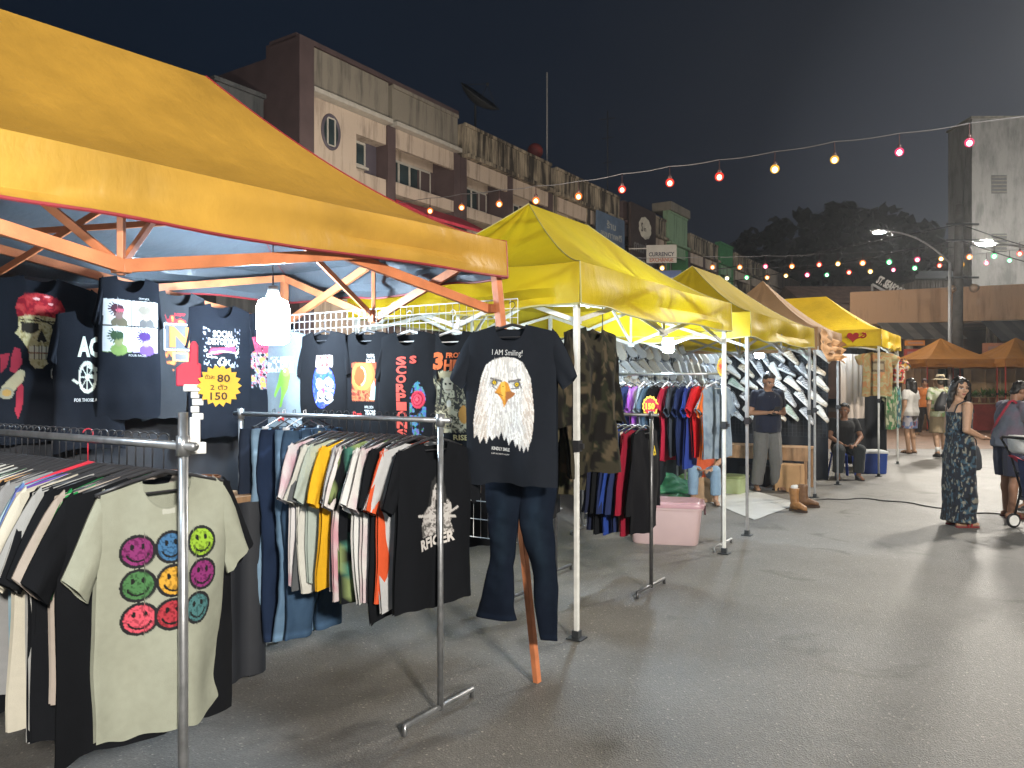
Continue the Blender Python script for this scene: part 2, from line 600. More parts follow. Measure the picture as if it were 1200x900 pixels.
# ------------------------------------------------------------------ TENTS
def tent(C, L, W, zv, zt, zr, cloth, frame_mat, label, seed=1, legs=((0, 0), (1, 0), (0, 1), (1, 1)), dirs=None, leg_w=0.035, conc=1.35, bar_w=(0.016, 0.030),
         group='pop-up canopies along the row of stalls', trim=None, hip=None, logo=None, bars=True, lean=None, plates=True, name='canopy_tent', xnode=0.5):
    d, nn = dirs or (D, N)
    C = Vector(C)
    rt = root(name, (C.x, C.y, 0), label, 'tent', 0, group)
    rng = random.Random(seed)

    def P(u, w, z):
        q = C + d * u - nn * w
        return Vector((q.x, q.y, z))
    h = hip if hip is not None else W / 2
    h = min(h, L / 2)
    R1 = (h, W / 2); R2 = (L - h, W / 2)
    cl = MB()
    nu, nv = 48, 22

    def face(e0, e1, r0, r1, s_):
        """roof face between ridge r0-r1 and eave e0-e1, then its valance"""
        G = np.zeros((nu + 1, nv + 1 + 5, 3))
        ev = Vector((e1[0] - e0[0], e1[1] - e0[1])); ln = ev.length; ev.normalize()
        out = Vector((ev.y, -ev.x))
        for i in range(nu + 1):
            a = i / nu
            for j in range(nv + 1):
                v = j / nv
                ru = r0[0] + (r1[0] - r0[0]) * a; rw = r0[1] + (r1[1] - r0[1]) * a
                eu = e0[0] + (e1[0] - e0[0]) * a; ew = e0[1] + (e1[1] - e0[1]) * a
                u = ru + (eu - ru) * v; w = rw + (ew - rw) * v
                z = zt + (zr - zt) * (1 - v) ** conc
                mid = math.sin(math.pi * a)
                z -= 0.045 * mid * math.sin(math.pi * v) * (1 if ln > 2.5 else 0.6)
                # drag lines running down from the ridge and along the eave
                z += 0.010 * math.sin(a * 21 + s_ * 1.7 + 2 * v) * (1 - v) * v * 3 * mid
                z += 0.045 * (vnoise(a * 7 + s_ * 9, v * 2.2, seed) - 0.5) * mid * min(1, 3 * v) * min(1, 3 * (1 - v) + .3)
                z += 0.016 * math.sin(v * 26 + 5 * a + s_) * max(0, v - .55) * mid
                G[i, j] = P(u, w, z)
            for k in range(1, 6):
                v = k / 5
                eu = e0[0] + (e1[0] - e0[0]) * a; ew = e0[1] + (e1[1] - e0[1]) * a
                mid = min(1, 6 * min(a, 1 - a))
                o_ = (0.024 * math.sin(a * 17 + s_ * 2 + seed) + 0.034 * (vnoise(a * 11, s_ * 3 + v * 2.5, seed + 3) - .5) + 0.026 * math.sin(v * 9 + 5 * a + s_ + 2 * math.sin(3 * a)) + 0.055 * (vnoise(a * 3 + 7, v * 3.5 + s_ * 5, seed + 8) - .5)) * min(1, v * 1.6) * mid + 0.01 * v
                z = zt + (zv - zt) * v - 0.022 * math.sin(a * math.pi) * v + 0.012 * math.sin(a * 13 + seed + s_) * v * mid + 0.02 * (vnoise(a * 9, seed * 1.3 + s_, 2) - .5) * v * mid
                q = P(eu, ew, z) + (d * out.x - nn * out.y) * o_
                G[i, nv + k] = q
        cl.grid(G, 0, flip=True)
        return G
    Gf = face((0, 0), (L, 0), R1, R2, 1)
    Gr = face((L, 0), (L, W), R2, R2, 2)
    Gb = face((L, W), (0, W), R2, R1, 3)
    Gl = face((0, W), (0, 0), R1, R1, 4)
    if trim is not None:
        for G, i in ((Gf, 0), (Gf, nu), (Gb, 0), (Gb, nu)):
            cl.tube([Vector(q) + UP * 0.002 for q in G[i, :]], 0.004, 6, 1)
        for G in (Gf, Gr, Gb, Gl):
            cl.tube([Vector(q) for q in G[:, -1]], 0.007, 6, 1)
    co = cl.build('canopy', [cloth] + ([trim] if trim is not None else []), rt, smooth=True)
    # seams welded
    bm = bmesh.new(); bm.from_mesh(co.data)
    bmesh.ops.remove_doubles(bm, verts=bm.verts, dist=0.0005)
    bm.to_mesh(co.data); bm.free()
    co.data.set_sharp_from_angle(angle=R(50))
    if logo:
        logo(co, P, L, W, zv, zt)
    inset = 0.05
    zt2 = zt - 0.03
    for (a, b) in legs:
        u = inset if a == 0 else L - inset; w = inset if b == 0 else W - inset
        mb = MB()
        foot = P(u, w, 0)
        if lean and (a, b) in lean:
            foot = foot + Vector(lean[(a, b)])
        top = P(u, w, zt2)
        mid = foot.lerp(top, 0.52)
        mb.bar(foot + UP * 0.01, mid, leg_w * 0.8, up=d)
        mb.bar(mid, top, leg_w, up=d)
        lo = mb.build('leg', frame_mat, rt, bevel=0.003)
        if not plates:
            continue
        mb = MB(); mb.box(foot + UP * 0.006, (0.10, 0.10, 0.008), (d, nn, UP)); mb.box(foot + UP * 0.03, (leg_w * 1.3, leg_w * 1.3, 0.05), (d, nn, UP))
        mb.build('foot_plate', DARKSTEEL, lo)
        mb = MB(); mb.box(mid, (leg_w * 1.5, leg_w * 1.5, 0.07), (d, nn, UP)); mb.box(mid + nn * leg_w, (0.02, 0.03, 0.03), (d, nn, UP))
        mb.build('slider', BLACKPLASTIC, lo)
    if bars:
        zb = zt - 0.36
        sides = [((inset, inset), (L - inset, inset)), ((L - inset, inset), (L - inset, W - inset)),
                 ((L - inset, W - inset), (inset, W - inset)), ((inset, W - inset), (inset, inset))]
        ctr = P(L / 2, W / 2, 0)
        for k, (p0, p1) in enumerate(sides):
            mb = MB()
            f = xnode if k in (0, 2) else 0.5
            if k == 2:
                f = 1 - xnode

            def Q(t, z, off=0.0):
                q = P(p0[0] + (p1[0] - p0[0]) * t, p0[1] + (p1[1] - p0[1]) * t, z)
                c_ = (ctr - q); c_.z = 0
                return q + c_.normalized() * off
            w1, h1 = bar_w
            mb.bar(Q(0, zt2), Q(f, zb, .0), w1, h1); mb.bar(Q(0, zb, .03), Q(f, zt2, .03), w1, h1)
            mb.bar(Q(f, zb, .0), Q(1, zt2), w1, h1); mb.bar(Q(f, zt2, .03), Q(1, zb, .03), w1, h1)
            for t, z in ((f, zb), (f, zt2), (0, zb), (1, zb)):
                mb.box(Q(t, z, .015), (0.05, 0.05, 0.045), (d, nn, UP))
            mb.bar(Q(f, zb - 0.03, .015), Q(f, zt2 + 0.03, .015), 0.022)
            mb.build('scissor_truss', frame_mat, rt, bevel=0.002)
        for (u, w), mids in ((R1, ((0, W / 2), (L * xnode, 0), (L * xnode, W))), (R2, ((L, W / 2), (L * xnode, 0), (L * xnode, W)))):
            mb = MB()
            mb.bar(P(u, w, zr - 0.75), P(u, w, zr - 0.03), 0.03)
            for (mu, mw) in mids:
                mu = min(max(mu, inset), L - inset); mw = min(max(mw, inset), W - inset)
                mb.bar(P(mu, mw, zb), P(u, w, zr - 0.35), 0.016, 0.030)
                mb.bar(P(mu, mw, zt2), P(u, w, zr - 0.72), 0.016, 0.030)
            mb.build('peak_post', frame_mat, rt, bevel=0.002)
    return rt


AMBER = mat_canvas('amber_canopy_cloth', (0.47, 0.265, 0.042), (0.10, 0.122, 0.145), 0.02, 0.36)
YELLOW = mat_canvas('yellow_canopy_cloth', (0.60, 0.44, 0.012), (0.62, 0.49, 0.02), 0.34, 0.55)
YELLOW2 = mat_canvas('golden_canopy_cloth', (0.68, 0.44, 0.010), (0.5, 0.4, 0.08), 0.18, 0.6)
TAN = mat_canvas('tan_canopy_cloth', (0.34, 0.20, 0.10), (0.3, 0.22, 0.14), 0.1, 0.7)
ORANGEC = mat_canvas('orange_canopy_cloth', (0.46, 0.18, 0.02), (0.5, 0.25, 0.05), 0.2, 0.7)
REDTRIM = mat('red_binding', (0.26, 0.025, 0.03), 0.5)
GREYTRIM = mat('grey_binding', (0.45, 0.42, 0.18), 0.6)

C1 = Vector((-0.03, 4.1, 0)) - D * 3.0       # left end of the first stall's front edge
C2 = Vector((0.42, 4.75, 0))
C3 = Vector((2.50, 8.05, 0))
C4 = Vector((4.28, 10.75, 0))
C5 = Vector((6.35, 13.2, 0))



def heart_logo(co, P, L, W, zv, zt):
    mb = MB()
    cu = 0.45
    z0 = (zv + zt) / 2 + 0.02

    def q(x, z):   # on the stall's side valance (u = 0), w runs back
        return P(L - cu + x, -0.035, z0 + z)
    pts = []
    for i in range(24):
        t = 2 * math.pi * i / 24
        pts.append((0.0062 * 16 * math.sin(t) ** 3, 0.0062 * (13 * math.cos(t) - 5 * math.cos(2 * t) - 2 * math.cos(3 * t) - math.cos(4 * t))))
    mb.prism([q(a, b) for a, b in pts], -D * 0.004)
    ar = [q(0.16 + 0.05 * math.cos(R(a)), 0.02 + 0.04 * math.sin(R(a))) for a in range(-150, 130, 20)]
    mb.tube(ar, 0.012, 5)
    mb.tube([q(0.06, -0.03), q(0.14, 0.0), q(0.21, 0.06)], 0.010, 5)
    mb.build('heart_emblem', mat('red_print', (0.45, 0.02, 0.02), 0.6), co)


def build_tents():
    D1 = Vector((0.634, 0.773, 0)).normalized(); N1 = Vector((D1.y, -D1.x, 0))
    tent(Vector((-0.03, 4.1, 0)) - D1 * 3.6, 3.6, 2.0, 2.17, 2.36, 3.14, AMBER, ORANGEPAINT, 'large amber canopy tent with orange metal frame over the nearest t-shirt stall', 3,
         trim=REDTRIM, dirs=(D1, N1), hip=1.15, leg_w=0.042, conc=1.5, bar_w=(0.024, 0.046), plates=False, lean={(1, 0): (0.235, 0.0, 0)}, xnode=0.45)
    tent(C2, 3.0, 2.0, 2.10, 2.36, 3.04, YELLOW, WHITEPAINT, 'bright yellow canopy tent with white frame directly behind the amber one', 5, trim=GREYTRIM)
    tent(C3, 3.0, 2.0, 2.10, 2.36, 3.05, YELLOW, GREYPAINT, 'yellow canopy tent over the shoe stall, third from the front of the row', 7, trim=GREYTRIM)
    t4 = tent(C4, 1.75, 2.0, 2.08, 2.4, 3.22, TAN, GREYPAINT, 'tan brown pointed canopy tent between two yellow canopies', 11, hip=0.875, bars=False)
    tent(C5 - N * 3.4, 3.4, 2.6, 2.26, 2.55, 3.30, YELLOW2, WHITEPAINT, 'golden yellow canopy tent with a red heart emblem at the far end of the row', 13, logo=heart_logo, dirs=(N, -D), hip=1.15)
    # bunched cloth tied up along the front of the tan tent
    G = np.zeros((33, 9, 3)); a0 = C4 + D * 0.05 + N * 0.03; a1 = C4 + D * 1.78 + N * 0.03
    for i in range(33):
        t = i / 32
        for j in range(9):
            v = j / 8
            fold = 0.03 * math.sin(v * 19 + t * 9) + 0.02 * math.sin(v * 31 - t * 5)
            q = a0.lerp(a1, t) + N * fold
            z = 2.38 - 0.16 * t - (0.28 + 0.05 * math.sin(t * 7)) * v - 0.10 * math.sin(math.pi * t) * v
            G[i, j] = (q.x, q.y, z)
    mb = MB(); mb.grid(G)
    dr = mb.build('bunched_drape', mat('peach_cloth', (0.62, 0.34, 0.15), 0.8, 0, 0.15, 8), t4, smooth=True)
    # two orange tents across the way
    X = Vector((1, 0.05, 0)).normalized(); Y = Vector((X.y, -X.x, 0))
    p = at(1086, 425, 26)
    tent((p.x, p.y, 0), 2.55, 2.5, 2.18, 2.45, 3.22, ORANGEC, mat('red_painted_steel', (0.4, 0.05, 0.03), 0.5),
         'orange pointed canopy tent across the street, left of two', 17, dirs=(X, Y), hip=1.25, bars=False, group='orange tents across the street')
    p = at(1178, 425, 25.6)
    tent((p.x, p.y, 0), 2.55, 2.5, 2.18, 2.45, 3.22, ORANGEC, _M['red_painted_steel'],
         'orange pointed canopy tent across the street, cut off by the photo edge', 19, dirs=(X, Y), hip=1.25, bars=False, group='orange tents across the street')


# ------------------------------------------------------------------ RACKS
def rack(P0, length, z, label, name='garment_rack', foot=True, post_top=None, mats=STEEL, over=0.06, r=0.013):
    """rail from P0 along -N; uprights at both ends with a cross foot along D"""
    P0 = Vector((P0[0], P0[1], 0))
    rt = root(name, P0, label, 'clothes rack', 0, 'clothes racks of the street stalls')
    e = P0 - N * length
    mb = MB(); mb.tube([P0 + N * over + UP * z, e - N * over + UP * z], r, 10)
    mb.build('rail', mats, rt, smooth=True)
    for q in (P0, e):
        mb = MB(); mb.tube([q + UP * 0.03, q + UP * (post_top or z + 0.04)], r * 1.15, 10)
        mb.lathe(q + UP * (z - 0.03), [(r * 1.6, 0), (r * 1.6, 0.06)], 10)
        u_ = mb.build('upright', mats, rt, smooth=True)
        mb = MB()
        mb.tube([q - D * 0.26 + UP * 0.004, q - D * 0.26 + UP * 0.045, q + D * 0.26 + UP * 0.045, q + D * 0.26 + UP * 0.004], r, 8)
        mb.build('foot_bar', mats, rt, smooth=True)
    return rt


def hanger_mesh():
    mb = MB()
    hook = [(0.0, 0, -0.055), (0.0, 0, -0.02)] + [(0.018 + 0.018 * math.cos(R(a)) - 0.018 + .0, 0, 0.0 + 0.018 * math.sin(R(a))) for a in range(-60, 200, 26)]
    hook = [(0, 0, -0.100), (0, 0, -0.022)] + [(0.017 * math.cos(R(a)), 0, 0.001 + 0.017 * math.sin(R(a))) for a in range(-60, 190, 28)]
    mb.tube(hook, 0.0022, 5)
    mb.tube([(-0.19, 0, -0.150), (-0.10, 0, -0.122), (0, 0, -0.098), (0.10, 0, -0.122), (0.19, 0, -0.150)], [0.006, 0.007, 0.008, 0.007, 0.006], 6)
    mb.tube([(-0.19, 0, -0.150), (-0.17, 0, -0.160), (0.17, 0, -0.160), (0.19, 0, -0.150)], 0.004, 5)
    return mb


HANG_B = mat('black_hanger_plastic', (0.03, 0.03, 0.033), 0.35)
HANG_W = mat('white_hanger_plastic', (0.7, 0.7, 0.7), 0.35)
HANG_R = mat('red_hanger_plastic', (0.5, 0.03, 0.05), 0.35)
_H = {}


def hanger(loc, rz, label, group, kind='b', scale=1.0):
    if kind not in _H:
        o = hanger_mesh().build('clothes_hanger', {'b': HANG_B, 'w': HANG_W, 'r': HANG_R}[kind], loc=loc, rz=rz, local=True, smooth=True)
        _H[kind] = o
    else:
        o = _H[kind].copy(); COL.objects.link(o)
        o.location = loc; o.rotation_euler = (0, 0, rz)
    o.scale = (scale, 1, 1)
    return tag(o, label, 'hanger', group)


# ------------------------------------------------------------------ GARMENTS
def tee(label, loc, rz, base, W=0.25, L=0.72, paint=None, allover=None, seed=0, res=0.03, T=0.03, fold=0.012, hook=0.10,
        sleeve=(0.13, -0.17, 0.05, -0.25), name='t_shirt', cat='t-shirt', group=None, material=None, neck=0.085, tilt=0.0, scoop=0.085, collar=None, ease=1.0,
        open_front=False):
    rng = random.Random(seed)
    zn = -hook
    slope = 0.24
    zs = zn - slope * (W * 0.9 - neck)          # shoulder tip height
    ph = [rng.uniform(0, 6.28) for _ in range(8)]
    k1 = rng.uniform(9, 14); k2 = rng.uniform(19, 27)
    flare = rng.uniform(-0.02, 0.05)

    def ymid(x, z):
        v = np.clip((zn - z) / L, 0, 1.2)
        a = fold * (0.25 + 1.2 * v)
        y = a * np.sin(k1 * x + ph[0] + 1.5 * v) + 0.5 * a * np.sin(k2 * x + ph[1] - 2 * v)
        y = y + 0.5 * fold * np.sin(7 * v + 5 * np.abs(x) * 3 + ph[2]) * (np.abs(x) / W)
        y = y + 0.35 * fold * (vnoise(x * 14 + 40 + seed, z * 9 + 40, seed) - .5) * 2
        return y + tilt * v * L

    def thick(x, z):
        s_ = np.clip(np.abs(x) / (W * 1.02), 0, 1)
        v = np.clip((zn - z) / L, 0, 1)
        return T * np.sqrt(1 - s_ ** 2) * (0.45 + 0.75 * np.sin(np.pi * np.clip(v * 0.8 + 0.1, 0, 1)))

    def yf(x, z):
        return ymid(x, z) - thick(x, z) - 0.004

    def yb(x, z):
        return ymid(x, z) * 0.9 + thick(x, z) * 0.7 + 0.004
    mb = MB()

    def body(front, r_):
        nx = max(10, int(2 * W / r_)); nz = max(12, int(L / r_))
        s_ = np.linspace(-1, 1, nx + 1)[:, None]; v = np.linspace(0, 1, nz + 1)[None, :]
        hw = W * (0.94 + 0.06 * np.minimum(1, v * 3) + flare * v)
        x = s_ * hw
        ax = np.abs(s_ * W)
        zt_ = np.where(ax < neck, zn - (scoop if front else 0.02) * np.sqrt(np.clip(1 - (ax / neck) ** 2, 0, 1)), zn - slope * (ax - neck))
        zb_ = zn - L + 0.005 * np.sin(6 * s_ + ph[3]) + 0.003 * np.sin(13 * s_ + ph[4]) - 0.015 * s_ ** 2 * (1 if seed % 2 else -1)
        z = zt_ * (1 - v) + zb_ * v
        x = np.broadcast_to(x, z.shape).copy()
        y = yf(x, z) if front else yb(x, z)
        return np.stack([x, y, z], -1)
    rf = res
    Gf = body(True, rf); Gb = body(False, max(0.03, res))
    cvf = Canvas(Gf[..., 0], Gf[..., 2] - zn, base, rng)
    if allover:
        cvf.c = allover(Gf[..., 0], Gf[..., 2] - zn)
    if paint:
        paint(cvf)
    cb = allover(Gb[..., 0], Gb[..., 2] - zn) if allover else np.tile(np.array(base, float), Gb.shape[:2] + (1,))
    if collar is not None:
        nzr = max(1, int(0.018 / max(rf, 0.006)))
        mk = np.abs(Gf[..., 0]) < neck * 1.05
        mk[:, nzr + 1:] = False
        cvf.c[mk] = collar
    mb.grid(Gf, 0, cvf.c, flip=False)
    mb.grid(Gb, 0, cb * 0.96, flip=True)
    # sleeves
    sx, sz, ix, iz = sleeve
    na, nb = 8, max(5, int(abs(sz) / 0.035))
    for sg in (-1, 1):
        for fr in (1, -1):
            A = np.linspace(0, 1, na + 1)[:, None]; B = np.linspace(0, 1, nb + 1)[None, :]
            top = np.stack([W * 0.86 + (W * .08 + sx) * B ** 0.85, zs + 0.012 + (sz) * B ** 1.15], -1)
            bot = np.stack([W * 0.90 + (W * 0.06 + ix) * B, zs - 0.20 + (iz + 0.20) * B], -1)
            q = top * (1 - A[..., None]) + bot * A[..., None]
            x = q[..., 0] * sg; z = q[..., 1]
            lens = np.sqrt(np.clip(1 - (2 * A - 1) ** 2, 0, 1))
            y0 = ymid(np.clip(x, -W, W), z)
            wob = 0.008 * np.sin(9 * A + 4 * B + ph[5] + sg) * B
            y = y0 + wob + (-fr) * (T * 0.75 * lens * (0.55 + 0.45 * B) + 0.003)
            G = np.stack([x, y, z], -1)
            c = allover(x, z - zn) if allover else np.tile(np.array(base, float), G.shape[:2] + (1,))
            c = c * (0.97 if fr < 0 else 1.0)
            mb.grid(G, 0, c, flip=(sg * fr > 0))
    # lettering
    for (t, cx, cz, w, h, col, bold, rot, line) in cvf.texts:
        V, Fc = text_mesh(t, bold, 1.0, line)
        if not len(V):
            continue
        u = V[:, 0] * w; q = V[:, 1] * h
        x = cx + u * math.cos(rot) - q * math.sin(rot); z = zn + cz + u * math.sin(rot) + q * math.cos(rot)
        y = yf(x, z) - 0.0035
        mb.add(np.stack([x, y, z], -1), [f for f in Fc], 0, col)
    o = mb.build(name, material or COTTON, loc=loc, rz=rz, local=True, smooth=True)
    return tag(o, label, cat, group)


def jeans(label, loc, rz, base, L=1.0, hipw=0.20, leg0=0.105, leg1=0.075, hem=0.085, spread=0.06, seed=0, fade=None, T=0.34, hook=0.0, group=None, knee=0.0,
          left=None, cat='jeans', name='jeans', shift=(0, 0)):
    rng = random.Random(seed)
    mb = MB()
    nz, na = 44, 22
    zc = 0.27
    for sg in (-1, 1):
        G = np.zeros((na, nz + 1, 3)); Cc = np.zeros((na, nz + 1, 3))
        ph = rng.uniform(0, 6)
        sp = spread[0 if sg < 0 else 1] if hasattr(spread, '__len__') else spread
        hm = hem[0 if sg < 0 else 1] if hasattr(hem, '__len__') else hem
        lg = L[0 if sg < 0 else 1] if hasattr(L, '__len__') else L
        for j in range(nz + 1):
            v = j / nz
            z = -hook - v * lg
            dd = v * lg
            if dd < zc:
                t = dd / zc
                rx = hipw * 0.52 + (leg0 - hipw * 0.52) * t + 0.012 * math.sin(math.pi * t)
                cx = sg * (hipw * 0.48 + (leg0 * 0.96 - hipw * 0.48) * t)
            else:
                t = (dd - zc) / (lg - zc)
                if t < 0.5:
                    rx = leg0 + (leg1 - leg0) * (t / 0.5) ** 0.9
                else:
                    rx = leg1 + (hm - leg1) * ((t - 0.5) / 0.5) ** 1.2
                cx = sg * (leg0 * 0.96 + sp * t) + knee * math.sin(math.pi * t) * 0.05
            for i in range(na):
                a = 2 * math.pi * i / na
                w = 1 + 0.05 * math.sin(3 * a + 9 * v + ph) * v + 0.05 * math.sin(17 * v + 2 * a + ph) * v
                x = cx + rx * math.cos(a) * w
                y = rx * T * math.sin(a) * w + 0.012 * math.sin(11 * v + ph)
                y += 0.010 * math.sin(x * 40 + ph) * v
                y += 0.030 * (float(vnoise(x * 13 + 70, z * 7 + 70, seed + 2)) - .5) + 0.014 * (float(vnoise(x * 22 + z * 16 + 70, z * 24 + 70, seed + 6)) - .5) * (1 if .25 < dd < .7 else .5)
                G[i, j] = (x, y, z)
                c = np.array(base)
                if fade is not None:
                    f_ = math.exp(-((x - cx) / (rx * 0.55)) ** 2) * math.exp(-((dd - 0.36) / 0.22) ** 2) * max(0, -math.sin(a))
                    n_ = float(vnoise(x * 60 + 90, z * 22 + 90, seed))
                    f_ = min(1, f_ * (0.6 + 0.8 * n_) + 0.12 * n_)
                    c = c * (1 - f_) + np.array(fade) * f_
                if dd < 0.035:
                    c = c * 0.8
                if abs(math.cos(a)) > 0.985:
                    c = c * 0.75
                if math.sin(a) < 0 and abs(dd - .05 - .55 * max(0, abs(x) - .07)) < .010 and abs(x) > .06 and dd < .2:
                    c = c * 1.6
                if dd > lg - .028 and dd < lg - .018:
                    c = c * 1.5
                Cc[i, j] = c
        mb.grid(G, 0, Cc, wrap=True, flip=True)
    # waistband loops and button
    for x in (-0.13, -0.05, 0.05, 0.13):
        mb.box((x * hipw / 0.2, -hipw * .52 * T - 0.003, -hook - 0.02), (0.012, 0.008, 0.045), None, 0, tuple(np.array(base) * 0.7))
    mb.ball((0, -hipw * .3 * T - 0.02, -hook - 0.018), 0.009, 8, 6, 0, (0.4, 0.35, 0.2))
    o = mb.build(name, COTTON, loc=loc, rz=rz, local=True, smooth=True)
    return tag(o, label, cat, group)
# ------------------------------------------------------------------ PRINTS (colours of ink on the cloth)
BLACK = (0.0065, 0.0072, 0.009)
NAVYBLK = (0.0075, 0.0095, 0.0145)
CHAR = (0.035, 0.037, 0.042)
INKW = (0.62, 0.64, 0.64)


def P_smiley(cv):
    k_ = .80
    cols = [(128, 52, 104), (66, 108, 148), (142, 178, 58), (74, 118, 74), (200, 152, 58), (128, 50, 106), (205, 84, 100), (170, 58, 68), (74, 118, 120)]
    for i, c in enumerate(cols):
        cx = (-0.095, 0.0, 0.100)[i % 3]; cz = (-0.205, -0.305, -0.405)[i // 3]
        if i // 3 == 2: cx += (0.005, -0.005, -0.02)[i % 3]
        r = 0.045
        cv.ell(cx, cz, r, r, srgb(*c))
        m_ = ((cv.x - cx) ** 2 + (cv.z - cz) ** 2) <= r * r
        n_ = vnoise(cv.x * 180, cv.z * 180, i) > 0.62
        cv.fill(m_ & n_, np.array(srgb(*c)) * 0.55)
        cv.ring(cx, cz, r, 0.009, (0.02, 0.02, 0.022))
        cv.ell(cx - 0.014, cz + 0.014, 0.0055, 0.009, (0.015, 0.015, 0.015)); cv.ell(cx + 0.014, cz + 0.014, 0.0055, 0.009, (0.015, 0.015, 0.015))
        cv.ring(cx, cz, 0.029, 0.006, (0.015, 0.015, 0.015), 195, 345)
    # sewn label inside the collar shows as a pale square
    cv.fill((np.abs(cv.x) < 0.02) & (cv.z > -0.105) & (cv.z < -0.09), (0.62, 0.62, 0.58), 0.4)


def P_eagle(cv):
    k = 0.00098
    q = lambda X, Y: ((X - 292) * k, -(Y - 60) * k)
    rng = cv.rng
    head = [(140, 300), (158, 262), (200, 235), (260, 222), (320, 228), (362, 250), (388, 290), (408, 330), (416, 400), (428, 500), (425, 580), (415, 640),
            (404, 665), (398, 700), (388, 670), (374, 704), (362, 668), (350, 700), (338, 660), (325, 678), (312, 640), (300, 645), (285, 672), (272, 630), (258, 648),
            (240, 600), (226, 640), (215, 622), (190, 648), (176, 625), (160, 668), (148, 630), (125, 664), (112, 620), (92, 640), (90, 560), (103, 470), (120, 390), (130, 330)]
    hp = [q(*p) for p in head]
    m_ = cv.inpoly(hp)
    cv.fill(m_, (0.62, 0.62, 0.61))
    for _ in range(900):
        X = rng.uniform(88, 430); Y = rng.uniform(225, 640)
        x, z = q(X, Y)
        cx = (X - 265) / 180.0
        ln = rng.uniform(0.014, 0.045); dx = cx * 0.45 * ln
        v = rng.random()
        edge = abs(cx) > 0.55
        if Y < 340: col = (0.90, 0.90, 0.88) if v < .82 else (0.55, 0.56, 0.57)
        elif edge: col = (0.56, 0.50, 0.45) if v < .4 else (0.80, 0.79, 0.77)
        else: col = (0.88, 0.92, 0.92) if v < .78 else (0.58, 0.59, 0.62)
        d = np.hypot(cv.x - x, cv.z - z)
        near = (d < ln * 1.3)
        if not near.any(): continue
        dz = -ln
        L2 = dx * dx + dz * dz
        t = np.clip(((cv.x - x) * dx + (cv.z - z) * dz) / L2, 0, 1)
        mm = near & m_ & (np.hypot(cv.x - x - t * dx, cv.z - z - t * dz) < 0.0026)
        cv.c[mm] = col
    # dark feathers round the eyes, brow ridges
    for X0, Y0, X1, Y1, w in ((188, 330, 245, 345, .010), (290, 348, 352, 338, .012), (345, 345, 360, 380, .008), (195, 370, 240, 400, .006), (300, 385, 345, 380, .006)):
        a = q(X0, Y0); b = q(X1, Y1); cv.line(*a, *b, w, (0.10, 0.10, 0.11), 0.85)
    for X, Y in ((207, 352), (334, 362)):
        a = q(X, Y); cv.ell(a[0], a[1] - .001, .021, .016, (0.16, 0.16, 0.17), 0, .75); cv.ell(*a, .0135, .0125, (0.04, 0.035, 0.03)); cv.ell(*a, .0095, .0095, (0.85, 0.62, 0.03)); cv.ell(*a, .004, .004, (0.01, 0.01, 0.01))
    beak = [(208, 402), (226, 380), (244, 352), (264, 344), (284, 356), (300, 396), (328, 408), (304, 428), (282, 440), (268, 462), (259, 482), (250, 440), (228, 414)]
    cv.poly([q(*p) for p in beak], (0.72, 0.33, 0.05))
    cv.poly([q(*p) for p in [(244, 352), (264, 344), (270, 380), (262, 440), (252, 425), (244, 395)]], (0.85, 0.55, 0.10))
    cv.poly([q(*p) for p in [(272, 400), (300, 396), (328, 408), (304, 428), (282, 440), (268, 470)]], (0.42, 0.17, 0.06))
    cv.line(*q(210, 404), *q(255, 418), .004, (0.25, 0.10, 0.03))
    cv.ell(*q(256, 372), .004, .003, (0.15, 0.06, 0.02))
    cv.text("I AM Smiling!", q(280, 200)[0], q(0, 205)[1], 0.165, 0.036, INKW, 0.0, -0.05)
    cv.text("KINDLY SMILE", q(240, 0)[0], q(0, 690)[1], 0.10, 0.017, INKW, 0.03, -0.06)
    cv.text("I AM ALWAYS HAPPY", q(238, 0)[0], q(0, 716)[1], 0.10, 0.008, (0.6, 0.6, 0.6), 0.0, -0.06)


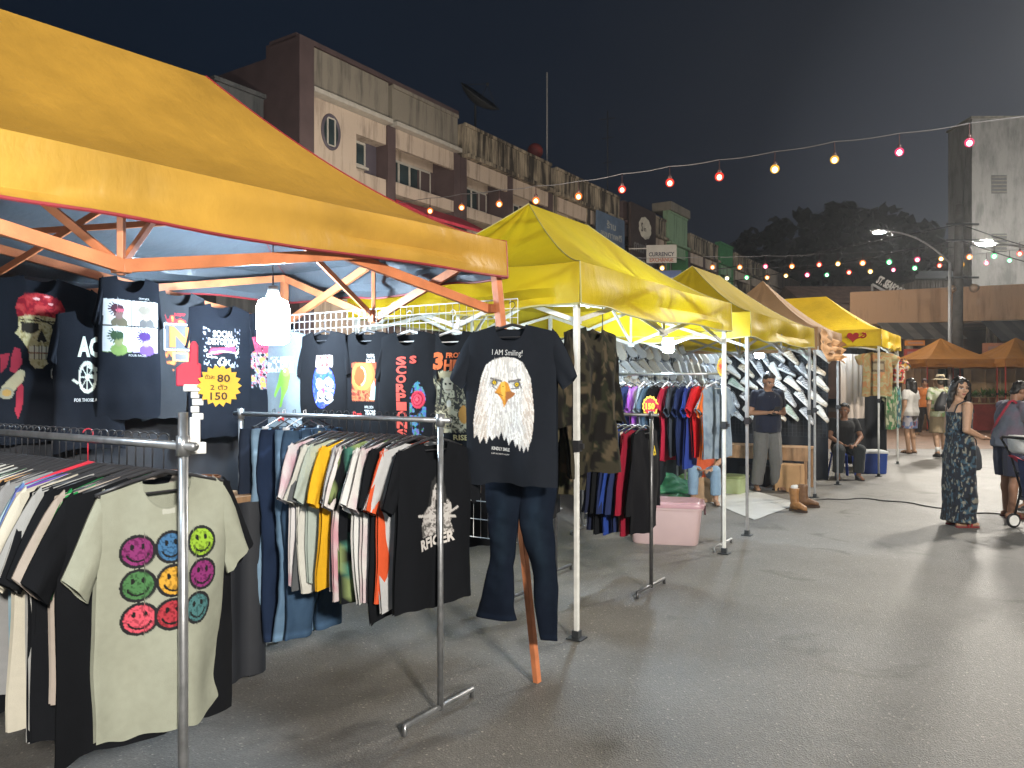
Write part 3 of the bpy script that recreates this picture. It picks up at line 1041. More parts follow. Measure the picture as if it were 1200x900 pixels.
def P_skull(cv):
    k = 0.00100
    q = lambda X, Y: ((X - 215) * k, -(Y - 75) * k)
    bone = (0.55, 0.47, 0.24); dark = (0.03, 0.025, 0.02)
    face = [q(*p) for p in [(105, 270), (320, 270), (318, 330), (300, 385), (262, 420), (256, 480), (244, 520), (215, 545), (180, 545), (155, 520), (146, 450), (125, 415), (100, 380), (88, 370), (104, 340)]]
    m_ = cv.inpoly(face)
    cv.fill(m_, bone)
    cv.blotch(m_, [(0.35, 0.28, 0.12), bone, (0.62, 0.55, 0.33), bone], 70, 3)
    band = [q(*p) for p in [(98, 285), (92, 240), (105, 195), (140, 168), (200, 160), (265, 166), (315, 190), (335, 235), (325, 290), (240, 276), (160, 276)]]
    mb_ = cv.inpoly(band)
    cv.fill(mb_, (0.36, 0.02, 0.03)); cv.blotch(mb_, [(0.22, 0.01, 0.02), (0.38, 0.025, 0.03), (0.45, 0.05, 0.05)], 45, 8)
    cv.ell(*q(190, 190), .018, .007, (0.7, 0.45, 0.42)); cv.ell(*q(262, 212), .014, .006, (0.65, 0.35, 0.33)); cv.ell(*q(245, 175), .016, .005, (0.6, 0.3, 0.3))
    cv.poly([q(*p) for p in [(112, 310), (195, 315), (200, 350), (160, 370), (118, 362)]], dark)
    cv.ell(*q(290, 330), .025, .026, dark)
    cv.line(*q(110, 300), *q(330, 305), .008, (0.08, 0.06, 0.03)); cv.line(*q(180, 285), *q(300, 330), .006, dark)
    cv.poly([q(*p) for p in [(212, 345), (228, 380), (240, 405), (222, 412), (212, 400), (200, 412), (188, 405), (198, 375)]], dark)
    for i in range(8):
        X = 158 + i * 12
        cv.fill((np.abs(cv.x - q(X, 0)[0]) < .0048) & (cv.z < q(0, 432)[1]) & (cv.z > q(0, 462)[1]), (0.72, 0.68, 0.52))
        cv.fill((np.abs(cv.x - q(X, 0)[0]) < .0048) & (cv.z < q(0, 470)[1]) & (cv.z > q(0, 496)[1]), (0.66, 0.60, 0.42))
        cv.line(*q(X + 6, 428), *q(X + 6, 498), .0022, dark)
    cv.line(*q(150, 466), *q(252, 466), .005, (0.25, 0.06, 0.05))
    # scarf tails, dagger and ring
    for pts in ([(85, 440), (110, 450), (120, 520), (90, 570), (65, 560), (70, 490)], [(110, 600), (128, 640), (125, 740), (108, 800), (92, 760), (98, 660)], [(20, 480), (65, 470), (50, 540), (25, 570)]):
        cv.poly([q(*p) for p in pts], (0.33, 0.03, 0.05))
    cv.poly([q(*p) for p in [(25, 640), (110, 550), (135, 560), (125, 610), (60, 690), (30, 700)]], (0.42, 0.36, 0.22))
    cv.ell(*q(50, 670), .035, .030, (0.30, 0.28, 0.2)); cv.ell(*q(52, 668), .022, .018, (0.45, 0.27, 0.08))
    cv.ring(*q(300, 570), .038, .007, (0.6, 0.58, 0.5), 120, 300); cv.ell(*q(305, 560), .020, .022, (0.22, 0.12, 0.08))


def P_cannon(cv):
    w = (0.60, 0.64, 0.55)
    cv.text("AC", -.015, -0.185, 0.115, 0.11, w, 0.05); cv.text("DC", 0.145, -0.185, 0.095, 0.11, w, 0.05)
    cv.poly([(0.072, -.15), (0.085, -.18), (0.078, -.18), (0.090, -.235), (0.060, -.195), (0.069, -.195), (0.057, -.15)], w)
    cx, cz = -0.02, -0.345
    dx = (cv.x - cx) / 0.55; d = np.hypot(dx, cv.z - cz)
    cv.fill(np.abs(d - 0.075) < 0.010, w)
    cv.fill(d < 0.02, w)
    an = np.arctan2(cv.z - cz, dx)
    cv.fill((d < 0.075) & (np.abs(((an / (math.pi / 4)) + 0.5) % 1 - 0.5) * d < 0.0045), w)
    cv.line(0.0, -.34, 0.09, -.365, 0.022, w); cv.line(-0.01, -.29, 0.05, -.31, 0.018, w)
    cv.line(-.09, -.36, -.07, -.375, 0.012, w); cv.line(.08, -.36, .12, -.35, .012, w)
    cv.text("FOR THOSE ABOUT TO ROCK", 0.04, -0.465, 0.25, 0.018, INKW, 0.03)


def P_panels(cv):
    """four white panels with plain ink busts"""
    for i in range(4):
        cx = (-0.078, 0.078)[i % 2]; cz = (-0.20, -0.345)[i // 2]
        cv.fill((np.abs(cv.x - cx) < .075) & (np.abs(cv.z - cz) < .070), (0.52, 0.54, 0.55))
        hair = [(0.05, 0.02, 0.03), (0.20, 0.18, 0.15), (0.03, 0.06, 0.03), (0.06, 0.03, 0.14)][i]
        cloth = [(0.10, 0.09, 0.06), (0.10, 0.10, 0.10), (0.16, 0.24, 0.07), (0.13, 0.07, 0.24)][i]
        cv.ell(cx + .008, cz - .055, .045, .032, cloth)
        cv.ell(cx + .004, cz - .002, .026, .034, [(0.15, 0.10, 0.09), (0.3, 0.25, 0.2), (0.20, 0.22, 0.10), (0.25, 0.2, 0.3)][i])
        cv.ell(cx - .004, cz + .022, .036, .024, hair)
        for k in range(7):
            a = 2.2 + k * .35
            cv.line(cx - .004, cz + .02, cx - .004 + .048 * math.cos(a), cz + .02 + .045 * math.sin(a), .006, hair)
        if i == 0: cv.ell(cx + .012, cz + .012, .026, .010, (0.40, 0.08, 0.12))
        cv.fill((np.abs(cv.x - cx) < .075) & (np.abs(cv.z - cz) < .070) & (cv.z < cz - .066), cloth)
    cv.text("CREW NECK", 0.07, -0.115, 0.06, 0.010, INKW); cv.text("FOUR FACES", 0.03, -0.43, 0.10, 0.012, INKW)


def P_bigN(cv):
    o = (0.55, 0.15, 0.05)
    m_ = (np.abs(cv.x) < .085) & (cv.z < -.13) & (cv.z > -.47)
    n_ = vnoise(cv.x * 45 + 9, cv.z * 45 + 9, 4)
    edge = 1 - np.abs(cv.z + .30) / .2
    cv.fill(m_ & (n_ < edge * 0.9), o); cv.fill(m_ & (n_ < edge * 0.35), (0.62, 0.33, 0.08)); cv.fill(m_ & (n_ > 0.2) & (cv.z > -.2) & (n_ < .5), (0.42, 0.03, 0.04))
    cv.fill((np.abs(cv.x) < .085) & (np.abs(cv.z + .27) < .075), (0.10, 0.11, 0.13))
    cv.text("N", 0, -0.27, 0.13, 0.12, (0.62, 0.20, 0.06), 0.05)
    for z in (-.195, -.345): cv.line(-.09, z, .09, z, .008, (0.55, 0.57, 0.57))
    for x in (-.09, .09): cv.line(x, -.195, x, -.345, .006, (0.55, 0.57, 0.57))
    cv.fill((np.abs(cv.x) < .05) & (np.abs(cv.z + .385) < .028), (0.6, 0.3, 0.12)); cv.fill((np.abs(cv.x) < .035) & (np.abs(cv.z + .385) < .018), (0.12, 0.12, 0.13))


def P_social(cv):
    m_ = (np.abs(cv.x) < .135) & (cv.z < -.145) & (cv.z > -.39)
    n_ = vnoise(cv.x * 90 + 50, cv.z * 90 + 50, 7)
    cv.fill(m_ & (n_ > .66) & ((np.abs(cv.x) > .09) | (cv.z < -.34)), (0.28, 0.30, 0.36))
    cv.text("SOCIAL", 0.0, -0.185, 0.15, 0.042, INKW, 0.03); cv.text("DISTORTION", 0.0, -0.232, 0.21, 0.042, INKW, 0.03)
    cv.poly([(-.10, -.30), (-.085, -.275), (.02, -.265), (.05, -.245), (.09, -.255), (.10, -.29), (-.02, -.302), (-.06, -.315)], (0.32, 0.05, 0.10))
    cv.line(-.11, -.31, -.02, -.29, .007, INKW); cv.line(-.02, -.29, .12, -.30, .006, INKW); cv.line(.10, -.31, .125, -.27, .007, INKW); cv.line(.01, -.262, .08, -.250, .005, INKW)
    cv.ring(-.01, -.355, .024, .008, INKW, 60, 360); cv.line(-.01, -.355, .013, -.355, .006, INKW)
    cv.line(-.11, -.325, -.05, -.33, .006, INKW)


def P_redart(cv):
    m_ = (np.abs(cv.x) < .12) & (cv.z < -.16) & (cv.z > -.50)
    cv.blotch(m_ & (cv.z < -.24), [NAVYBLK, (0.30, 0.33, 0.36), (0.35, 0.04, 0.07), (0.12, 0.2, 0.32), (0.5, 0.35, 0.08)], 40, 21)
    cv.fill(m_ & (cv.z > -.26) & (vnoise(cv.x * 70, cv.z * 70, 2) > .25), (0.45, 0.05, 0.10))
    cv.text("HORROR", 0, -0.20, 0.22, 0.06, (0.55, 0.08, 0.14), 0.05)


def P_green(cv):
    g = (0.18, 0.42, 0.06)
    cv.blotch((np.abs(cv.x) < .14) & (np.abs(cv.z + .22) < .05) & (vnoise(cv.x * 50, cv.z * 50, 1) > .35), [(0.62, 0.66, 0.66), (0.35, 0.4, 0.4), (0.7, 0.7, 0.7)], 80, 5)
    cv.poly([(.02, -.26), (.10, -.24), (.12, -.30), (.10, -.38), (.06, -.44), (.03, -.50), (.0, -.50), (.03, -.42), (.02, -.36), (-.02, -.40), (-.05, -.44), (-.06, -.42), (-.02, -.34), (.0, -.29)], g)
    cv.ell(.075, -.27, .035, .03, (0.25, 0.52, 0.10)); cv.ell(.065, -.262, .010, .010, (0.75, 0.75, 0.7)); cv.ell(.068, -.262, .004, .005, BLACK)
    cv.text("M", .03, -.56, .07, .06, (0.5, 0.06, 0.05), .06)


def P_dan(cv):
    m_ = ((cv.x - .03) / .105) ** 2 + ((cv.z + .345) / .135) ** 2 < 1
    cv.blotch(m_, [(0.02, 0.05, 0.42), (0.03, 0.09, 0.60), (0.04, 0.04, 0.30), (0.10, 0.14, 0.65)], 50, 5)
    cv.ell(.03, -.245, .06, .025, (0.18, 0.10, 0.30)); cv.ell(.015, -.235, .012, .008, INKW); cv.ell(.05, -.235, .012, .008, INKW)
    for cx, cz in ((.005, -.33), (.085, -.33), (.02, -.405), (.085, -.415)):
        cv.ell(cx, cz, .040, .036, INKW); cv.ell(cx, cz, .026, .022, (0.03, 0.03, 0.05)); cv.ell(cx + .004, cz + .004, .014, .012, INKW)
    for a in range(8):
        cv.line(.045 + .05 * math.cos(a), -.37 + .05 * math.sin(a * 1.7), .045 + .08 * math.cos(a), -.37 + .08 * math.sin(a * 1.7), .010, INKW)
    cv.ell(.05, -.37, .012, .02, (0.25, 0.05, 0.3))
    cv.fill((np.abs(cv.x - .035) < .075) & (np.abs(cv.z + .19) < .036), (0.45, 0.40, 0.38))
    cv.fill((np.abs(cv.x - .035) < .070) & (np.abs(cv.z + .19) < .032), (0.42, 0.03, 0.03))
    cv.text("DAN", .035, -.19, .125, .054, (0.75, 0.70, 0.66), .03)


def P_eclipse(cv):
    m_ = (cv.x > -.11) & (cv.x < .10) & (cv.z < -.19) & (cv.z > -.40)
    d = np.hypot(cv.x + .01, cv.z + .275)
    cv.fill(m_, (0.10, 0.02, 0.015)); cv.fill(m_ & (d < .14) & (vnoise(cv.x * 30, cv.z * 30, 3) > .2), (0.30, 0.06, 0.03)); cv.fill(m_ & (d < .105), (0.55, 0.13, 0.04)); cv.fill(m_ & (d < .082), (0.68, 0.22, 0.05))
    cv.fill(m_ & (d < .08) & (np.hypot(cv.x + .035, cv.z + .27) < .062), (0.42, 0.06, 0.02))
    cv.ring(-.045, -.272, .058, .011, (0.95, 0.75, 0.35), 290, 360); cv.ring(-.045, -.272, .058, .011, (0.95, 0.75, 0.35), 0, 75)
    cv.blotch((cv.x > -.11) & (cv.x < .10) & (cv.z < -.355) & (cv.z > -.42), [(0.30, 0.07, 0.03), (0.45, 0.14, 0.06), (0.16, 0.03, 0.02)], 60, 9)
    cv.poly([(.055, -.41), (.065, -.33), (.085, -.30), (.10, -.34), (.10, -.41)], (0.25, 0.42, 0.40))
    cv.text("TOTAL\nECLIPSE", .055, -.165, .07, .05, INKW, .02); cv.text("APRIL 2024", .05, -.455, .09, .016, INKW); cv.text("TEXAS", .06, -.487, .11, .030, INKW, .04)
    cv.text("Dark", -.06, -.50, .08, .03, (0.5, 0.05, 0.05), .04)


def P_scorp(cv):
    r = (0.50, 0.08, 0.06)
    t = "SCORPIONS"
    for i, ch in enumerate(t):
        cv.text(ch, -.035, -.17 - i * .052, .085, .049, r, .04)
    cv.text("S", .055, -.165, .05, .045, r, .05)
    m_ = ((cv.x - .085) / .06) ** 2 + ((cv.z + .45) / .16) ** 2 < 1
    cv.blotch(m_ & (vnoise(cv.x * 55 + 3, cv.z * 55 + 3, 6) > .42), [(0.06, 0.12, 0.35), (0.04, 0.28, 0.22), (0.14, 0.08, 0.36), (0.05, 0.18, 0.12)], 70, 4)
    for rr, c in ((.048, (0.50, 0.04, 0.07)), (.036, (0.25, 0.01, 0.03)), (.029, (0.55, 0.06, 0.09)), (.018, (0.28, 0.01, 0.03)), (.012, (0.6, 0.09, 0.12))):
        cv.ell(.085 + (rr - .03) * .2, -.39, rr, rr * 1.05, c)


def P_three(cv):
    o = (0.52, 0.12, 0.04)
    cv.text("3", -.075, -.165, .075, .10, o, .06); cv.text("FROM", .035, -.135, .11, .03, o, .04); cv.text("HELL", .055, -.19, .17, .062, o, .05)
    q = [(-.11, -.25), (-.07, -.225), (-.02, -.215), (.04, -.225), (.075, -.26), (.09, -.34), (.12, -.40), (.13, -.56), (-.10, -.56), (-.13, -.44), (-.12, -.34)]
    m_ = cv.inpoly(q)
    cv.blotch(m_, [(0.03, 0.03, 0.025), (0.28, 0.25, 0.16), (0.06, 0.055, 0.04), (0.45, 0.41, 0.28)], 42, 14)
    cv.poly([(-.075, -.24), (-.02, -.22), (.05, -.235), (.06, -.26), (-.09, -.265)], (0.38, 0.33, 0.20))
    cv.ell(-.008, -.30, .032, .045, (0.50, 0.45, 0.33)); cv.ell(-.02, -.292, .008, .006, BLACK); cv.ell(.008, -.292, .008, .006, BLACK); cv.line(-.018, -.325, .006, -.325, .006, (0.1, 0.06, 0.04))
    cv.line(-.045, -.265, -.06, -.40, .016, (0.04, 0.035, 0.03)); cv.line(.03, -.265, .045, -.38, .016, (0.04, 0.035, 0.03))
    cv.line(-.12, -.26, -.115, -.40, .009, (0.5, 0.47, 0.38)); cv.ell(.09, -.46, .03, .05, (0.45, 0.22, 0.05)); cv.ell(.0, -.40, .014, .02, (0.6, 0.57, 0.48))
    cv.text("RISE", .07, -.585, .09, .03, (0.5, 0.42, 0.2), .03)


def P_figure(cv):
    pale = (0.50, 0.48, 0.46)
    q = [(-.03, -.20), (.02, -.17), (.05, -.20), (.06, -.27), (.10, -.31), (.09, -.40), (.11, -.45), (-.09, -.45), (-.10, -.40), (-.08, -.34), (-.04, -.30)]
    m_ = cv.inpoly(q)
    cv.blotch(m_, [(0.10, 0.095, 0.09), pale, (0.22, 0.2, 0.19), pale], 45, 33)
    cv.poly([(-.03, -.19), (.0, -.165), (.04, -.17), (.06, -.22), (.07, -.31), (.05, -.30), (.045, -.23), (-.02, -.23), (-.03, -.31), (-.05, -.31)], (0.03, 0.03, 0.03))
    cv.ell(.01, -.235, .024, .036, pale); cv.ell(0, -.228, .006, .005, BLACK); cv.ell(.02, -.228, .006, .005, BLACK); cv.line(.002, -.252, .018, -.252, .004, BLACK)
    cv.ring(-.01, -.36, .03, .008, pale); cv.line(-.12, -.345, .12, -.375, .013, pale); cv.line(.05, -.36, .14, -.33, .011, pale)
    cv.text("RFICER", .0, -.475, .22, .055, (0.58, 0.55, 0.52), .04, .12)


def AO_tiedye(base, tint, sc=9, seed=0, amt=0.8):
    b = np.array(base); t = np.array(tint)

    def f(x, z):
        n_ = vnoise(x * sc + 31, z * sc + 31, seed) * .6 + vnoise(x * sc * 3 + 31, z * sc * 3 + 31, seed + 1) * .4
        a = np.clip((n_ - .42) * 4, 0, 1)[..., None] * amt
        return b * (1 - a) + t * a
    return f


def AO_spiral(cols, cx=0, cz=-.3, k=16):
    C = np.array(cols, float)

    def f(x, z):
        d = np.hypot(x - cx, z - cz); an = np.arctan2(z - cz, x - cx)
        v = (d * k + an / (2 * math.pi) * 2 + vnoise(x * 18 + 20, z * 18 + 20, 3) * .9) % 1.0 * len(C)
        i = v.astype(int) % len(C)
        return C[i]
    return f


def AO_camo(cols, sc=9, seed=0):
    C = np.array(cols, float)

    def f(x, z):
        a = vnoise(x * sc + 50, z * sc * .7 + 50, seed); b = vnoise(x * sc * 1.3 + 90, z * sc * .9 + 90, seed + 3); c_ = vnoise(x * sc * 3 + 10, z * sc * 3 + 10, seed + 5)
        i = np.zeros(x.shape, int)
        i[a + .15 * c_ > .60] = 1; i[b + .15 * c_ > .68] = 2; i[(a - b + .2 * c_) > .42] = 3
        return C[i]
    return f


def AO_leaf(base, cols, sc=22, seed=0, th=(.55, .62)):
    C = np.array(cols, float); b0 = np.array(base)

    def f(x, z):
        u = x + .007 * np.sin(z * 31); w = z + .007 * np.sin(x * 33)
        a = vnoise(u * sc + 50, w * sc + 50, seed); b = vnoise(u * sc * 1.7 + 20, w * sc * .8 + 90, seed + 2)
        out = np.broadcast_to(b0, x.shape + (3,)).copy()
        out[a > th[0]] = C[0]
        out[b > th[1]] = C[1]
        if len(C) > 2: out[(a > .5) & (b < .35)] = C[2]
        return out
    return f


# ------------------------------------------------------------------ STOCK OF THE STALLS
def shirt_on_hanger(label, short, P, face, group, kind='b', zrail=None, **kw):
    """a garment on its own hanger hooked on a rail or grid"""
    o = tee(label, P, face, group=group, **kw)
    hanger(P, face, short, 'hangers with garments', kind, scale=min(1.15, kw.get('W', .25) / .22))
    return o


def build_walls_of_shirts():
    B0 = C1 - N * 1.93
    B0 = Vector((B0.x, B0.y, 0))

    def back(px, ytop, fwd=0.0):
        s = on_line(B0 + N * fwd, D, px)
        q = B0 + N * fwd + D * s
        return Vector((q.x, q.y, 1.6 - (ytop - 450) / F_PX * q.y + 0.10))
    g = 'printed tees hung along the back of the first stall'
    rz = RZ_N
    tee('large black t-shirt with a pirate skull in a red bandana', back(45, 325), rz, NAVYBLK, W=.31, L=.85, paint=P_skull, seed=2, res=.0045, group=g, fold=.010)
    tee('black t-shirt with AC DC lettering and a cannon wheel', back(104, 366, .09), rz, NAVYBLK, sleeve=(.045, -.25, .0, -.27), W=.175, L=.72, paint=P_cannon, seed=3, res=.0045, group=g)
    tee('black t-shirt with four white panels of inked busts', back(151, 325, .13), rz, NAVYBLK, sleeve=(.035, -.25, .0, -.27), W=.172, L=.78, paint=P_panels, seed=4, res=.0045, group=g)
    tee('faded charcoal t-shirt with an orange letter N print', back(206, 342, .05), rz, (0.030, 0.033, 0.038), sleeve=(.045, -.25, .0, -.27), W=.20, L=.74, paint=P_bigN, seed=5, res=.0045, group=g)
    tee('black t-shirt lettered SOCIAL DISTORTION above a drawn car', back(257, 357, .08), rz, NAVYBLK, sleeve=(.045, -.25, .0, -.27), W=.23, L=.82, paint=P_social, seed=6, res=.0045, group=g)
    tee('dark t-shirt with crowded red artwork beside the glaring white bulb', back(309, 368, .02), rz, NAVYBLK, W=.22, L=.76, paint=P_redart, seed=7, res=.006, group=g)
    E0 = Vector((0.02, 4.08, 0)); dr = -N
    g2 = 'printed tees hung on the white wire grid'

    def end(px, ytop, fwd):
        o_ = E0 - D * fwd
        s = on_line(o_, dr, px); q = o_ + dr * s
        return Vector((q.x, q.y, 1.6 - (ytop - 450) / F_PX * q.y + 0.10))
    rz = RZ_mD
    items = [
        ('pale blue grey t-shirt with a green creature print below the bulb', 333, .03, dict(base=(0.17, 0.21, 0.24), paint=P_green, W=.26, L=.76, seed=11, allover=None)),
        ('black t-shirt with DAN lettering over a blue disc of faces', 380, .06, dict(base=BLACK, paint=P_dan, sleeve=(.045, -.25, .0, -.27), W=.205, L=.74, seed=12)),
        ('black t-shirt with an orange eclipse picture lettered TEXAS', 431, .04, dict(base=BLACK, paint=P_eclipse, sleeve=(.045, -.25, .0, -.27), W=.205, L=.74, seed=13)),
        ('black t-shirt with red letters running down beside a red rose', 480, .07, dict(base=BLACK, paint=P_scorp, sleeve=(.045, -.25, .0, -.27), W=.215, L=.78, seed=14)),
        ('black t-shirt with a large orange 3 above a pale portrait', 531, .05, dict(base=BLACK, paint=P_three, sleeve=(.045, -.25, .0, -.27), W=.22, L=.76, seed=15)),
    ]
    for lab, px, fw, kw in items:
        P = end(px, 388, fw)
        tee(lab, P, rz, group=g2, res=.0045, **kw)
        hanger(P, rz, 'hanger carrying the ' + ' '.join(lab.split()[:9]), 'hangers with garments', 'w' if kw['seed'] in (14, 15) else 'b')
    P = end(600, 381, .22)
    tee('black t-shirt with a white bald eagle head lettered I AM Smiling', P, rz + R(10), (0.013, 0.016, 0.022), W=.245, L=.79, paint=P_eagle, seed=21, res=.0032, fold=.010, sleeve=(.115, -.235, .035, -.29))
    hanger(P, rz + R(10), 'black hanger carrying the eagle t-shirt at the grid end', 'hangers with garments')
    # dark cloth closing the back of the first stall
    mb = MB(); G = np.zeros((50, 2, 3))
    for i in range(50):
        q = B0 - N * .03 + D * (3.0 * i / 49) + N * (.02 * math.sin(i * 1.1)); G[i, 0] = (q.x, q.y, 1.75); G[i, 1] = (q.x, q.y, .04)
    mb.grid(G, 0)
    tag(mb.build('tarpaulin', mat('dark_tarp', (0.014, 0.016, 0.021), .7, 0, .2, 3), smooth=True), 'dark tarpaulin along the back of the nearest t-shirt stall', 'tarpaulin', 'dark tarpaulin walls')
    # white wire grid itself
    mb = MB()
    a = E0 + D * .02; zt_ = 2.055; zb_ = 0.75; ln = 1.95
    nvert = 40; 
    for i in range(nvert + 1):
        q = a - N * (ln * i / nvert)
        mb.tube([q + UP * zb_, q + UP * zt_], .0022, 4, caps=False)
    z = zt_
    while z > zb_:
        mb.tube([a + UP * z - D * .004, a - N * ln + UP * z - D * .004], .0025 if z < zt_ else .004, 4)
        z -= 0.05 if z > zt_ - .06 else .10
    tag(mb.build('wire_grid', WIRE), 'white wire grid panel hung behind the printed black tees', 'wire grid', 'wire display grids')
    # jeans under the eagle shirt
    s_ = at(610, 560, 3.98)
    jeans('dark blue flared jeans hanging below the eagle t-shirt', Vector((s_.x, s_.y, 1.20)), RZ_mD + R(8), (0.004, 0.007, 0.015), L=(0.83, 0.90), hipw=.19, leg0=.095, leg1=.070, hem=(.118, .045),
          spread=(0.045, 0.075), seed=4, fade=(0.012, 0.022, 0.036))
    return


def build_rack_stock():
    # ---- first rack, nearest on the left
    P0 = Vector((-0.985, 2.30, 0)); z = 1.415
    rack(P0, 1.9, z, 'steel rail rack on the near left holding tightly packed t-shirts', post_top=1.515)
    g = 'garments packed on the near left rack'
    J = random.Random(4)
    sage = srgb(150, 153, 138)
    rows = [
        # label, colour, width, length, kind, allover
        ('sage grey t-shirt printed with nine coloured smiley faces', sage, .205, .76, 'b', None, P_smiley),
        ('black t-shirt hung directly behind the smiley face tee', BLACK, .275, .80, 'b', None, None),
        ('beige t-shirt peeking out behind the smiley face tee', (0.36, 0.31, 0.27), .27, .66, 'w', None, None),
        ('bright green t-shirt between black tees behind the smiley one', (0.015, 0.23, 0.06), .255, .72, 'b', None, None),
        ('black t-shirt just behind the bright green tee', BLACK, .255, .80, 'b', None, None),
        ('ash grey t-shirt, second behind the bright green tee', (0.30, 0.30, 0.29), .27, .78, 'w', None, None),
        ('black t-shirt with a small tan print on its sleeve end', BLACK, .27, .80, 'b', None, None),
        ('cream wide sleeved t-shirt on the near left rack', (0.50, 0.47, 0.39), .285, .76, 'w', None, None),
        ('purple and blue tie-dye t-shirt next to the cream tee', (0.05, 0.20, 0.32), .26, .72, 'b', AO_tiedye((0.04, 0.36, 0.50), (0.12, 0.06, 0.28), 7, 3, 1), None),
        ('light blue tie-dye t-shirt on the near left rack', (0.2, 0.3, 0.4), .25, .74, 'r', AO_tiedye((0.30, 0.42, 0.48), (0.10, 0.2, 0.36), 7, 9, 1), None),
        ('grey t-shirt behind the blue tie-dye tees', (0.24, 0.24, 0.24), .26, .72, 'b', None, None),
        ('black t-shirt behind the grey tee on the near left rack', BLACK, .26, .76, 'w', None, None),
        ('tan orange t-shirt on the near left rack', (0.42, 0.24, 0.10), .255, .70, 'b', None, None),
        ('white t-shirt beside the tan orange one', (0.55, 0.54, 0.52), .26, .74, 'r', None, None),
        ('dark green t-shirt beside a white tee on the near left rack', (0.03, 0.12, 0.05), .26, .72, 'b', None, None),
        ('pale grey t-shirt deep in the near left rack', (0.36, 0.37, 0.36), .26, .74, 'w', None, None),
    ]
    deep = [(0.5, 0.48, 0.42), (0.42, 0.42, 0.40), BLACK, CHAR, (0.05, 0.06, 0.16), BLACK, (0.35, 0.30, 0.24), BLACK, (0.04, 0.14, 0.08), BLACK, (0.5, 0.5, 0.48), BLACK, CHAR, BLACK, (0.2, 0.05, 0.06), BLACK]
    dn = ['ivory', 'off white', 'black', 'charcoal', 'dark blue', 'black', 'sand brown', 'black', 'deep green', 'black', 'white', 'black', 'charcoal', 'black', 'maroon', 'black']
    s = 0.10
    for i, (lab, col, W, L, hk, ao, pt) in enumerate(rows):
        q = P0 - N * s
        P = Vector((q.x, q.y, z + 0.016))
        rz = RZ_N + R(J.uniform(-7, 7)) if i else RZ_N - R(2)
        tee(lab, P, rz, col, W=W, L=L, allover=ao, paint=pt, seed=40 + i, res=.0027 if pt else .035, T=.026 if i else .03, fold=.015 if i else .022, group=g, collar=tuple(np.array(col) * .8),
            sleeve=(.105, -.235 - J.uniform(0, .03), .035, -.30) if i else (.10, -.24, .025, -.31), neck=.08, hook=.11 if i else .12)
        hanger(P, rz, ('%s hanger holding the ' % {'b': 'black', 'w': 'white', 'r': 'red'}['r' if i == 9 else 'b']) + lab.split(' on the')[0].split(' between')[0].split(' next')[0].split(' just')[0], 'hangers with garments', 'r' if i == 9 else 'b', 1.08)
        s += J.uniform(.042, .052) if i else .06
    for i, col in enumerate(deep):
        q = P0 - N * s
        P = Vector((q.x, q.y, z + 0.016)); rz = RZ_N + R(J.uniform(-7, 7))
        lab = dn[i] + ' t-shirt among those at the inner end of the near left rack'
        tee(lab, P, rz, col, W=.26, L=J.uniform(.68, .8), seed=70 + i, res=.04, T=.026, group='tees at the inner end of the near left rack', hook=.11)
        hanger(P, rz, 'thin hanger at the inner end of the near left rack', 'hangers at the inner end of the near left rack', 'b', 1.08)
        s += J.uniform(.042, .052)
    # price sign with a red pointing hand, clipped to the post
    build_price_sign(P0)

    # ---- second rack, in the middle
    P0 = Vector((-0.345, 3.70, 0)); z = 1.425
    rack(P0, 1.50, z, 'steel rail rack in the middle with tees at the front and jeans at the back', post_top=1.44, over=.06)
    g = 'garments on the middle rack'
    tie = AO_tiedye((0.62, 0.58, 0.56), (0.55, 0.22, 0.28), 11, 5, .8)
    rows = [
        ('black t-shirt with a pale figure print at the front of the middle rack', BLACK, .25, .80, None, P_figure),
        ('light grey t-shirt behind the black figure print tee', (0.46, 0.46, 0.46), .25, .78, None, None),
        ('orange red t-shirt on the middle rack', (0.62, 0.09, 0.03), .25, .76, None, None),
        ('black t-shirt just behind the orange red tee', BLACK, .25, .84, None, None),
        ('white t-shirt with pinkish print low on its body', (0.58, 0.57, 0.54), .255, .78, AO_tiedye((0.58, 0.57, 0.54), (0.5, 0.3, 0.36), 14, 8, .55), None),
        ('plain white t-shirt with wide sleeve on the middle rack', (0.62, 0.62, 0.60), .26, .76, None, None),
        ('black t-shirt between two pale tees on the middle rack', BLACK, .25, .80, AO_leaf(BLACK, [(0.05, 0.16, 0.12), (0.2, 0.25, 0.1)], 16, 3), None),
        ('white and pink tie-dye t-shirt on the middle rack', (0.6, 0.5, 0.5), .265, .76, tie, None),
        ('pale grey t-shirt in front of the yellow tee', (0.40, 0.40, 0.40), .245, .76, None, None),
        ('bright yellow t-shirt on the middle rack', (0.72, 0.40, 0.02), .26, .74, None, None),
        ('pale green grey t-shirt behind the yellow tee', (0.35, 0.40, 0.36), .25, .74, None, None),
        ('off white t-shirt near the jeans on the middle rack', (0.52, 0.51, 0.46), .255, .76, None, None),
        ('dark grey t-shirt behind the off white tee on the middle rack', (0.09, 0.095, 0.10), .25, .78, None, None),
        ('white t-shirt with a pink edge, nearest tee to the jeans', (0.6, 0.56, 0.56), .25, .74, AO_tiedye((0.62, 0.6, 0.6), (0.5, 0.08, 0.2), 6, 2, .5), None),
    ]
    s = 0.045
    J = random.Random(9)
